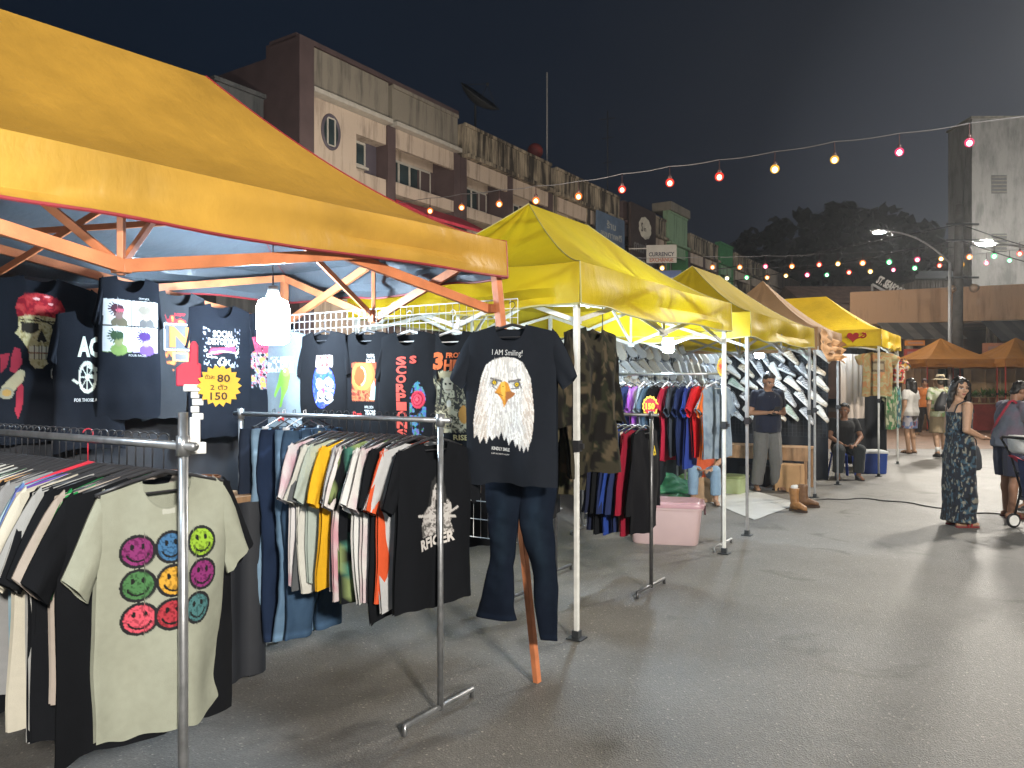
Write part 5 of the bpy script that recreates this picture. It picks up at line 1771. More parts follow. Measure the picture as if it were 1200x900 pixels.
def build_people():
    face = lambda v: math.atan2(v[0], -v[1])      # rz so that local -y looks along v
    # --- woman in the long dark dress, looking back at the camera
    g = gnd(1124, 616); Y = g.y
    H = 1.66
    p = Person('woman in a long dark floral dress and red sandals looking back over her shoulder', (g.x, g.y, 0), face((.97, -.02)), H,
               pose=dict(elL=(.20, .02, 1.13), wrL=(.13, -.19, 1.05), hdL=(.08, -.26, 1.04), elR=(-.20, .03, 1.12), wrR=(-.13, -.19, 1.03), hdR=(-.06, -.27, 1.03), kneeR=(-.09, -.04, .49), toeL=(.12, -.14, .036), toeR=(-.10, -.14, .036)),
               skin=(0.42, 0.25, 0.16), yaw=-88, pitch=4, voxel=.0068, female=True, build=1.06)
    dcol = AO_leaf((0.010, 0.014, 0.024), [(0.035, 0.075, 0.11), (0.20, 0.19, 0.15), (0.004, 0.005, 0.008)], 33, 5, (.60, .74))

    def dress(mb):
        r_ = p.spine(.014, .0, .80, 14)
        loft(mb, r_, (0, 0, 0))
        loft(mb, [(Vector((0, .0, z)), Vector((1, 0, 0)), Vector((0, 1, 0)), rx, ry) for z, rx, ry in ((.06, .215, .165), (.25, .205, .158), (.5, .20, .158), (.75, .195, .155), (.92, .190, .145), (1.02, .160, .12))], (0, 0, 0), 24)
        loft(mb, [(Vector((0, .0, z)), Vector((1, 0, 0)), Vector((0, 1, 0)), rx, ry) for z, rx, ry in ((1.03, .165, .13), (1.05, .168, .134), (1.07, .165, .13))], (0, 0, 0), 24)
    p.cloth('dress', dress, dcol, seed=3, wrinkle=.012, sc=9)

    def straps(mb):
        for sg in (-1, 1):
            mb.tube([(sg * .085, -.12, 1.31), (sg * .10, -.09, 1.40), (sg * .105, -.01, 1.445), (sg * .10, .075, 1.40), (sg * .085, .105, 1.30)], .009, 8)
    p.cloth('dress_strap', straps, (0.02, 0.025, 0.03), voxel=.005, wrinkle=0)
    p.hair(long=.13, thick=.004)
    p.sandals((0.30, 0.03, 0.03))
    tag(handbag(p.rt.location + Vector((.20, .06, .78)), face((.4, -.9))), 'dark grey shopping bag held by the woman in the floral dress', 'bag')

    # --- man with bowed head and red strap
    g = gnd(1178, 606)
    m_ = Person('man in a grey blue tee with a red shoulder strap bending over a stroller', (g.x + .02, g.y, 0), face((.95, .10)), 1.66,
                pose=dict(chest=(0, -.05, 1.23), neck=(0, -.10, 1.42), head=(0, -.17, 1.545), shL=(.175, -.07, 1.36), shR=(-.175, -.07, 1.36), elL=(.22, -.14, 1.10), wrL=(.17, -.36, 1.03), hdL=(.15, -.44, 1.01),
                          elR=(-.22, -.12, 1.10), wrR=(-.17, -.34, 1.02), hdR=(-.15, -.42, 1.0), kneeL=(.092, -.06, .50), ankL=(.10, -.07, .085), toeL=(.13, -.22, .036), toeR=(-.12, -.13, .036)),
                skin=(0.27, 0.14, 0.085), yaw=-8, pitch=34, voxel=.008)
    m_.shirt(AO_tiedye((0.10, 0.115, 0.15), (0.16, 0.09, 0.13), 6, 3, .5), .62, .10, .026, 4, 't_shirt', .012)
    m_.trousers((0.022, 0.026, 0.05), .93, .020, 5, 'shorts', .025)
    m_.hair()
    m_.sandals((0.22, 0.05, 0.04))
    mb = MB()
    mb.tube([(-.13, .03, 1.44), (-.06, -.18, 1.33), (.07, -.20, 1.15), (.17, -.10, 1.0), (.18, .06, 1.02), (.0, .12, 1.2), (-.12, .06, 1.42)], .016, 8, 0, (0.30, 0.02, 0.04), closed=True)
    mb.build('shoulder_strap', PRINTED, m_.rt, local=True, smooth=True)

    # --- person in black at the photo's right edge
    q = Person('person in a black t-shirt with long dark hair, cut off by the right photo edge', (6.62, 9.75, 0), face((-.75, -.5)), 1.60, skin=(0.36, 0.2, 0.13), voxel=.011, female=True)
    q.shirt((0.02, 0.02, 0.022), .6, .10, .022, 6, 't_shirt'); q.trousers((0.03, 0.035, 0.05), 1.9); q.hair(long=.16); q.shoes((0.05, 0.05, 0.05))

    # --- standing man with phone in front of the shoe wall
    g = gnd(899, 575)
    k = Person('man in a navy polo and loose grey trousers reading his phone by the shoe wall', (g.x, g.y, 0), face((.10, -1)), 1.77,
               pose=dict(chest=(0, -.01, 1.24), neck=(0, -.015, 1.44), head=(0, -.06, 1.575), elL=(.25, .02, 1.12), wrL=(.09, -.20, 1.13), hdL=(.035, -.25, 1.16), elR=(-.25, .02, 1.12), wrR=(-.09, -.20, 1.13), hdR=(-.03, -.255, 1.15),
                         kneeL=(.115, -.03, .49), ankL=(.15, .02, .085), toeL=(.19, -.13, .036), kneeR=(-.115, -.03, .49), ankR=(-.15, .02, .085), toeR=(-.19, -.13, .036)),
               skin=(0.34, 0.19, 0.12), yaw=6, pitch=24, voxel=.008, build=1.08)
    k.shirt((0.007, 0.010, 0.026), .68, .12, .024, 8, 'polo_shirt', .015)
    k.trousers((0.12, 0.12, 0.117), 1.97, .016, 9, 'trousers', .012)
    k.hair(); k.sandals((0.06, 0.035, 0.025))
    mb = MB(); mb.box((.015, -.150, 1.25), (.035, .006, .055), None, 0, (0.6, 0.6, 0.58)); mb.tube([(-.07, -.04, 1.46), (-.03, -.14, 1.36), (.015, -.148, 1.28), (.06, -.14, 1.36), (.07, -.04, 1.46)], .004, 6, 0, (.1, .1, .12))
    mb.build('name_badge', PRINTED, k.rt, local=True)
    M_ = Matrix.Rotation(k.rt.rotation_euler.z, 3, 'Z')
    mb = MB(); c = k.rt.location + M_ @ Vector((.0, -.30, 1.16)) * k.k
    ydir = M_ @ Vector((0, -.6, .8)); xdir = M_ @ Vector((1, 0, 0))
    mb.box(c, (.078, .155, .010), (xdir, ydir, xdir.cross(ydir)))
    ph = mb.build('mobile_phone', BLACKPLASTIC, bevel=.003)
    tag(ph, 'dark mobile phone held by the man in the navy polo', 'phone')

    # --- seated man in black
    g = gnd(1000, 562)
    sp = dict(pelvis=(0, .05, .50), chest=(0, -.01, .80), neck=(0, -.03, 1.0), head=(0, -.06, 1.15), hipL=(.09, .03, .48), kneeL=(.16, -.38, .50), ankL=(.15, -.34, .085), toeL=(.17, -.50, .03),
              hipR=(-.09, .03, .48), kneeR=(-.17, -.38, .50), ankR=(-.17, -.32, .085), toeR=(-.20, -.48, .03), shL=(.18, -.01, .945), shR=(-.18, -.01, .945), elL=(.25, -.13, .70), wrL=(.10, -.34, .58), hdL=(.04, -.40, .57),
              elR=(-.25, -.12, .70), wrR=(-.10, -.33, .58), hdR=(-.03, -.40, .56))
    t = Person('man in a black shirt sitting on a blue stool at the far stall', (g.x - .03, g.y + .32, 0), face((-.15, -1)), 1.70, pose=sp, skin=(0.20, 0.10, 0.06), yaw=-28, pitch=4, voxel=.009, build=1.06)
    t.shirt((0.009, 0.009, 0.010), .66, .08, .024, 12, 'shirt'); t.trousers((0.02, 0.024, 0.026), 1.9, .02, 13, 'trousers', .012); t.hair(); t.shoes((0.06, 0.05, 0.045))
    mb = MB()
    c0 = t.rt.location + Vector((0.0, .06, 0))
    st = root('plastic_stool', c0, 'blue plastic stool under the seated man in black', 'stool')
    mb.box(c0 + UP * .40, (.30, .30, .03)); mb.build('seat', mat('blue_plastic', (0.02, 0.07, 0.42), .4), st, bevel=.01)
    for sx in (-1, 1):
        for sy in (-1, 1):
            mb = MB(); mb.bar(c0 + Vector((sx * .17, sy * .17, 0)), c0 + Vector((sx * .12, sy * .12, .39)), .045, .02); mb.build('leg', _M['blue_plastic'], st, bevel=.004)

    # --- seller crouched on a low seat behind the coloured tees: jeans and orange top show below them
    g = gnd(831, 592)
    sp2 = dict(sp); sp2.update(pelvis=(0, .05, .44), hipL=(.09, .03, .42), hipR=(-.09, .03, .42), kneeL=(.155, -.30, .50), ankL=(.16, -.28, .085), toeL=(.18, -.44, .03), kneeR=(-.155, -.30, .50), ankR=(-.16, -.28, .085), toeR=(-.18, -.44, .03))
    for kk in ('chest', 'neck', 'head', 'shL', 'shR', 'elL', 'elR', 'wrL', 'wrR', 'hdL', 'hdR'): sp2[kk] = tuple(Vector(sp2[kk]) - UP * .06)
    u = Person('barefoot seller in pale jeans and an orange top crouched behind the coloured tees', (g.x, g.y + .30, 0), face((-.2, -1)), 1.55, pose=sp2, skin=(0.40, 0.24, 0.16), voxel=.010)
    u.shirt((0.60, 0.10, 0.03), .6, .09, .02, 3, 't_shirt'); u.trousers((0.22, 0.33, 0.45), 1.85, .016); u.hair()
    c0 = u.rt.location + Vector((0, .06, 0))
    mb = MB(); mb.box(c0 + UP * .17, (.30, .26, .34)); tag(mb.build('wooden_crate', mat('pale_wood', (0.35, 0.22, 0.12), .6, 0, .3, 6, stretch=(1, 8, 1)), bevel=.006), 'low wooden crate the barefoot seller sits on', 'crate')

    # --- man in straw hat and backpack walking away
    g = gnd(1102, 536)
    w = Person('man in a straw hat, leafy green shirt and khaki shorts walking away with a backpack', (g.x, g.y, 0), face((.22, 1)), 1.78,
               pose=dict(kneeL=(.10, .03, .49), ankL=(.11, .20, .16), toeL=(.12, .08, .05), kneeR=(-.10, -.10, .50), ankR=(-.10, -.10, .085), toeR=(-.12, -.26, .03), elL=(.24, .06, 1.12), wrL=(.22, .0, .88), hdL=(.21, -.03, .80)),
               skin=(0.42, 0.26, 0.17), voxel=.011, build=1.12)
    w.shirt(AO_leaf((0.42, 0.45, 0.28), [(0.20, 0.30, 0.12), (0.55, 0.56, 0.44), (0.30, 0.24, 0.12)], 14, 2), .75, .12, .03, 2, 'leafy_shirt', .015)
    w.trousers((0.26, 0.20, 0.12), .95, .02, 3, 'shorts', .025); w.hair((.06, .05, .04)); w.shoes((0.02, 0.02, 0.02))
    for S in 'LR':
        mb = MB(); a = w.J['ank' + S]; mb.tube([a - UP * .03, a + UP * .07], [.044, .047], 12, 0, (.62, .62, .6)); mb.build('sock', PRINTED, w.rt, local=True, smooth=True)
    mb = MB(); hd = w.J['head']
    mb.lathe(hd + UP * .055, [(.0, .085), (.05, .085), (.078, .075), (.088, .02), (.092, 0), (.13, -.012), (.168, -.02), (.168, -.026), (.13, -.02), (.085, -.008)], 28, 0, (0.62, 0.52, 0.34), caps=False)
    mb.lathe(hd + UP * .055, [(.0905, .005), (.0935, .004), (.0915, .03), (.089, .03)], 28, 0, (0.12, 0.08, 0.05), caps=False)
    mb.build('straw_hat', mat_attr('straw', rough=.8, var=.25, scale=70, bump=.6, bscale=120), w.rt, local=True, smooth=True)
    M_ = Matrix.Rotation(w.rt.rotation_euler.z, 3, 'Z')
    bk = root('backpack', w.rt.location + M_ @ Vector((0, .20, 0)) * w.k + UP * 1.02, 'black drawstring backpack with a white swoosh on the hat man', 'backpack', w.rt.rotation_euler.z)
    mb = MB()
    rings = [(Vector((0, .0 + .01, z)), Vector((1, 0, 0)), Vector((0, 1, 0)), rx, ry) for z, rx, ry in ((.0, .17, .03), (.04, .19, .075), (.12, .185, .085), (.24, .14, .075), (.36, .07, .05), (.42, .035, .03))]
    loft(mb, rings, (0, 0, 0), 20)
    b_ = mb.build('bag', BLACKPLASTIC, bk, local=True, smooth=True)
    mb = MB()
    sw = [(-.05, .105), (-.025, .085), (.0, .085), (.06, .125), (.0, .10), (-.022, .098)]
    mb.prism([(x - .03, .100, z + .0) for x, z in sw], (0, .004, 0)); mb.build('swoosh', mat('white_ink', (.75, .75, .75), .6), b_, local=True)

    # --- shoppers further back
    g = gnd(1067, 531)
    v = Person('shopper in a white tee and floral shorts at the end of the yellow tents', (g.x, g.y, 0), face((-.5, 1)), 1.72, skin=(0.45, 0.27, 0.17), voxel=.012, female=True)
    v.shirt((0.60, 0.58, 0.55), .6, .10, .03, 5, 't_shirt', .02); v.trousers(AO_leaf((0.35, 0.33, 0.36), [(0.30, 0.06, 0.08), (0.12, 0.17, 0.32), (0.05, 0.05, 0.08)], 13, 7), .82, .02, 6, 'shorts', .02); v.hair(long=.08); v.sandals((0.06, 0.04, 0.03))
    g = Vector(((1084 - 600) / 900 * 24.0, 24.0, 0))
    x_ = Person('person in an orange top, dark cap and wide black trousers beyond the shoppers', (g.x, g.y, 0.0), face((-.6, -1)), 1.74,
                pose=dict(kneeL=(.16, -.02, .49), ankL=(.24, .02, .085), toeL=(.32, -.10, .03), kneeR=(-.14, -.02, .49), ankR=(-.20, .02, .085), toeR=(-.28, -.10, .03), elL=(.30, .05, 1.12), wrL=(.20, -.05, 1.0), hdL=(.14, -.08, .98)),
                skin=(0.40, 0.22, 0.13), voxel=.013)
    x_.shirt((0.62, 0.20, 0.05), .7, .08, .028, 5, 'orange_top', .015); x_.trousers((0.02, 0.018, 0.018), 1.95, .02, 6, 'trousers', .03); x_.hair((.05, .02, .02), thick=.012); x_.sandals((0.5, 0.35, 0.2))


def handbag(loc, rz):
    mb = MB()
    rings = [(Vector((0, 0, z)), Vector((1, 0, 0)), Vector((0, 1, 0)), rx, ry) for z, rx, ry in ((-.16, .10, .035), (-.13, .125, .05), (.0, .115, .045), (.09, .085, .028), (.12, .06, .012))]
    loft(mb, rings, (0, 0, 0), 18)
    mb.tube([(-.05, 0, .11), (-.04, 0, .18), (0, 0, .21), (.04, 0, .18), (.05, 0, .11)], .007, 6)
    return mb.build('shopping_bag', mat('dark_grey_cloth', (0.045, 0.05, 0.06), .8, 0, .2, 12, .3, 40), loc=loc, rz=rz, local=True, smooth=True)
# ------------------------------------------------------------------ GOODS
def sneaker_proto(base, sole_c, accent, seed=0):
    """returns (upper, sole) mesh data in local space: toe towards -y, heel at +y, standing on z=0"""
    up = MB(); rings = []
    X = Vector((1, 0, 0))
    st = [(.140, .018, .03, .075), (.128, .032, .02, .108), (.095, .037, .02, .118), (.055, .037, .02, .108), (.015, .040, .02, .094), (-.04, .045, .02, .078), (-.095, .048, .018, .066), (-.135, .040, .018, .056), (-.153, .016, .02, .040)]
    n = 25; ys = np.linspace(.140, -.153, 44); S_ = np.array(st)[::-1]
    G = np.zeros((n, len(ys), 3)); C = np.zeros((n, len(ys), 3)); B_ = np.array(base); A_ = np.array(accent)
    for j, y in enumerate(ys):
        w, z0, h = (np.interp(y, S_[:, 0], S_[:, k]) for k in (1, 2, 3))
        for i in range(n):
            a = math.pi * i / (n - 1)
            x = math.cos(a) * w; z = z0 + (h - z0) * math.sin(a) ** .75
            G[i, j] = (x, y, z)
            side = (z - z0) / (h - z0)
            c = B_
            if -.05 < y < .07 and .15 < side < .85 and ((y + side * .05) % .032) < .014: c = A_
            if y > .105 and side > .35: c = A_ * .9
            if abs(y + .098 + .03 * (side - .5)) < .005: c = B_ * .45
            if side < .10: c = B_ * .55  # dark band above the sole, separation shading painted into the colour
            if -.07 < y < .04 and side > .90: c = B_ * .6
            C[i, j] = c
    up.grid(G, 0, C)
    up.ball((0, .088, .118), (.030, .046, .012), 12, 6, 0, tuple(np.array(base) * .25))
    for k in range(4):
        y = .025 - k * .022
        up.tube([(-.026, y, .094 - k * .007), (0, y, .104 - k * .008), (.026, y, .094 - k * .007)], .0035, 5, 0, tuple(np.minimum(1, np.array(base) * .3 + .45)))
    so = MB()
    out = [(.0, .142), (.030, .130), (.040, .09), (.038, .03), (.042, -.03), (.050, -.09), (.044, -.13), (.022, -.152), (.0, -.156)]
    pts = [Vector((x, y, .0)) for x, y in out] + [Vector((-x, y, .0)) for x, y in out[1:-1][::-1]]
    so.prism(pts, UP * .030, 0, sole_c)
    return up, so


def build_shoes():
    kinds = [((0.62, 0.62, 0.60), (0.7, 0.7, 0.68), (0.10, 0.10, 0.11), 'white sneaker with dark stripes'), ((0.68, 0.67, 0.63), (0.66, 0.6, 0.5), (0.68, 0.67, 0.63), 'plain white sneaker'),
             ((0.10, 0.10, 0.11), (0.68, 0.68, 0.66), (0.6, 0.6, 0.6), 'black sneaker with white sole'), ((0.42, 0.43, 0.44), (0.7, 0.7, 0.7), (0.2, 0.2, 0.22), 'grey sneaker with white sole'),
             ((0.45, 0.50, 0.42), (0.62, 0.66, 0.58), (0.25, 0.35, 0.25), 'pale green sneaker'), ((0.55, 0.46, 0.34), (0.68, 0.62, 0.52), (0.3, 0.2, 0.12), 'beige sneaker'),
             ((0.10, 0.13, 0.22), (0.7, 0.7, 0.7), (0.55, 0.55, 0.6), 'navy sneaker with white sole')]
    protos = {}
    LEATHER = mat_attr('shoe_leather', rough=.5, var=.08, bump=.08, sheen=0, spec=.5)
    RUBBER = mat_attr('shoe_rubber', rough=.7, var=.06, bump=.1, sheen=0)
    rng = random.Random(21)

    def place(k, loc, M3, label, group):
        if k not in protos:
            b_, s_, a_, nm = kinds[k]
            u, so = sneaker_proto(b_, s_, a_)
            r_ = root('sneaker', (0, 0, 0), nm, 'shoe')
            u.build('upper', LEATHER, r_, local=True, smooth=True); so.build('sole', RUBBER, r_, local=True, bevel=.004)
            protos[k] = r_; o = r_
        else:
            o = copy_thing(protos[k], (0, 0, 0), 0)
        o.matrix_basis = Matrix.Translation(loc) @ M3.to_4x4()
        tag(o, label, 'shoe', group)

    def orient(out, along, roll, tilt=0.2):
        """the shoe hangs side-on: its side faces out, the toe points down and along"""
        out = Vector(out).normalized(); along = Vector(along).normalized()
        toe = (-UP * math.cos(roll) + along * math.sin(roll)).normalized()
        x = (out + UP * tilt).normalized()
        y = -toe; y = (y - x * y.dot(x)).normalized()
        z = x.cross(y)
        if z.dot(along) + z.z < 0: x = -x; z = -z
        return Matrix((x * 1.12, y * 1.12, z * 1.12)).transposed()
    ordn = ['top', 'second', 'third', 'fourth', 'fifth', 'sixth']
    colw = ['first', 'second', 'third', 'fourth', 'fifth', 'sixth', 'seventh', 'eighth', 'ninth', 'tenth']
    # wall A: across the stall behind the standing man, facing the camera side (-D)
    A0 = Vector((5.02, 12.25, 0))
    mb = MB()
    Lw = 2.05
    for i in range(36): q = A0 - N * (Lw * i / 35); mb.tube([q + UP * .75, q + UP * 2.12], .0025, 4, caps=False)
    for j in range(24): mb.tube([A0 + UP * (.75 + j * .0596), A0 - N * Lw + UP * (.75 + j * .0596)], .0025, 4, caps=False)
    tag(mb.build('wire_grid', DARKSTEEL), 'dark wire grid wall holding shoes behind the standing man', 'wire grid', 'wire display grids')
    pos = 0
    for r_ in range(5):
        for c_ in range(9):
            s = .10 + c_ * .225 + rng.uniform(-.02, .02) + (.06 if r_ % 2 else 0)
            q = A0 - N * s - D * .05 + UP * (2.02 - r_ * .235 + rng.uniform(-.02, .02))
            k = rng.choice([0, 0, 1, 1, 1, 2, 3, 3, 4, 5])
            roll = rng.uniform(.65, 1.15)
            place(k, q, orient(-D, N, roll, rng.uniform(.0, .5)), '%s, %s row, %s from right, behind the standing man' % (kinds[k][3], ordn[r_], colw[c_]), 'shoes hung behind the standing man')
    # wall B: back of the shoe stall, facing the street
    B0 = Vector((0.95, 9.25, 0))
    mb = MB(); Lb = 4.7
    for i in range(60): q = B0 + D * (Lb * i / 59); mb.tube([q + UP * .6, q + UP * 2.15], .0025, 4, caps=False)
    for j in range(22): mb.tube([B0 + UP * (.6 + j * .0738), B0 + D * Lb + UP * (.6 + j * .0738)], .0025, 4, caps=False)
    tag(mb.build('wire_grid', STEEL), 'pale wire grid wall holding shoes along the back of the shoe stall', 'wire grid', 'wire display grids')
    for r_ in range(6):
        for c_ in range(16):
            s = .12 + c_ * .28 + rng.uniform(-.03, .03)
            q = B0 + D * s + N * .06 + UP * (2.05 - r_ * .25 + rng.uniform(-.02, .02))
            k = rng.choice([0, 1, 1, 2, 3, 3, 5, 6, 6, 2])
            nth = 'near' if c_ < 5 else ('middle' if c_ < 11 else 'far')
            place(k, q, orient(N, D, rng.uniform(.5, 1.0), rng.uniform(.0, .5)), '%s, %s row, %s of the %s third, back shoe wall' % (kinds[k][3], ordn[r_], colw[c_ - (0 if c_ < 5 else 5 if c_ < 11 else 11)], nth), 'shoes hung along the back of the shoe stall')
    # a few pairs on the ground and table edge
    for i, (px, py) in enumerate(((862, 590), (853, 583), (893, 583))):
        g = gnd(px, py)
    # dark sheet closing the back of the shoe stalls
    mb = MB(); G = np.zeros((40, 2, 3))
    for i in range(40):
        q = B0 - N * .10 + D * (Lb * i / 39) + N * (.03 * math.sin(i * 1.3)); G[i, 0] = (q.x, q.y, 2.2); G[i, 1] = (q.x, q.y, .05)
    mb.grid(G, 0)
    sheet = mat('dark_tarp', (0.014, 0.016, 0.021), .7, 0, .2, 3)
    tag(mb.build('tarpaulin', sheet, smooth=True), 'dark tarpaulin hung as back wall of the shoe stall', 'tarpaulin', 'dark tarpaulin walls')
    mb = MB(); G = np.zeros((30, 2, 3))
    for i in range(30):
        q = A0 + D * .12 - N * (Lw * i / 29) + D * (.03 * math.sin(i * 1.3)); G[i, 0] = (q.x, q.y, 2.15); G[i, 1] = (q.x, q.y, .05)
    mb.grid(G, 0)
    tag(mb.build('tarpaulin', sheet, smooth=True), 'dark tarpaulin behind the shoes next to the seated man', 'tarpaulin', 'dark tarpaulin walls')
    # brown work boots by the tent leg
    LB = mat('tan_leather', (0.30, 0.145, 0.05), .5, 0, .25, 18, .15, 60)
    LB2 = mat('dark_tan_leather', (0.15, 0.075, 0.035), .55, 0, .25, 18, .15, 60)
    for (px, py, yaw, m_, lab) in ((933, 599, .45, LB, 'tan leather work boot stuffed with white paper beside the tent leg'), (944, 594, 1.1, LB2, 'darker brown work boot behind the tan one at the tent leg')):
        g = gnd(px, py); r_ = root('work_boot', g, lab, 'boot', yaw, 'work boots on the asphalt'); r_.scale = (.86, .86, .95)
        mb = MB(); Xv, Yv = Vector((1, 0, 0)), Vector((0, 1, 0))
        rings = [(Vector((0, .02, .03)), Xv, Yv, .05, .085), (Vector((0, .025, .10)), Xv, Yv, .048, .068), (Vector((0, .035, .18)), Xv, Yv, .055, .066), (Vector((0, .04, .27)), Xv, Yv, .064, .074), (Vector((0, .04, .30)), Xv, Yv, .066, .076)]
        loft(mb, rings, (0, 0, 0), 18)
        rings = [(Vector((0, y, .028 + h / 2)), Xv, UP, w, h / 2) for y, w, h in ((.09, .035, .06), (.05, .048, .10), (-.04, .050, .10), (-.11, .054, .075), (-.16, .045, .06), (-.19, .02, .035))]
        loft(mb, rings, (0, 0, 0), 16)
        mb.build('upper', m_, r_, local=True, smooth=True)
        so = MB(); out = [(.0, .12), (.04, .105), (.045, .04), (.04, .0), (.052, -.08), (.052, -.14), (.03, -.19), (0, -.205)]
        so.prism([Vector((x, y, .0)) for x, y in out] + [Vector((-x, y, 0)) for x, y in out[1:-1][::-1]], UP * .03); so.build('sole', mat('brown_rubber', (0.05, 0.03, 0.02), .8), r_, local=True, bevel=.004)
        if m_ is LB:
            st = MB(); st.ball((0, .04, .31), (.05, .055, .035), 10, 7); st.ball((.02, .02, .325), (.03, .03, .025), 8, 6); st.build('paper_stuffing', mat('white_paper', (.7, .7, .68), .8, 0, .2, 30, .5, 40), r_, local=True)


def tub(name, c, size, ax, col_body, col_lid, label, cat, taper=.88, handles=True):
    """lidded storage tub, rounded and tapered"""
    L, W, Hh = size
    r_ = root(name, c, label, cat)
    mb = MB(); rings = []
    for z, f in ((0, taper - .03), (.015, taper), (Hh * .82, .985), (Hh * .82, 1.02), (Hh * .86, 1.02), (Hh * .86, 1.0)):
        rings.append((Vector(c) + UP * z, ax[0], ax[1], L / 2 * f, W / 2 * f))
    loft(mb, rings, (0, 0, 0), 48, 8)
    b_ = mb.build('bin', col_body, r_, smooth=True, angle=40)
    mb = MB(); rings = [(Vector(c) + UP * z, ax[0], ax[1], L / 2 * f, W / 2 * f) for z, f in ((Hh * .865, 1.04), (Hh * .93, 1.05), (Hh * .955, 1.03), (Hh * .955, .93), (Hh * .985, .90), (Hh * .99, .86))]
    loft(mb, rings, (0, 0, 0), 48, 8)
    mb.build('lid', col_lid, r_, smooth=True, angle=40)
    if handles:
        for s_ in (-1, 1):
            mb = MB(); q = Vector(c) + ax[0] * (s_ * L / 2 * 1.045) + UP * Hh * .84
            mb.box(q, (.025, W * .34, .05), (ax[0], ax[1], UP)); mb.box(q - UP * .045 + ax[0] * s_ * .004, (.018, W * .28, .05), (ax[0], ax[1], UP))
            mb.build('latch', col_lid, r_, bevel=.004)
        for k in (-.3, .0, .3):
            pass
    return r_


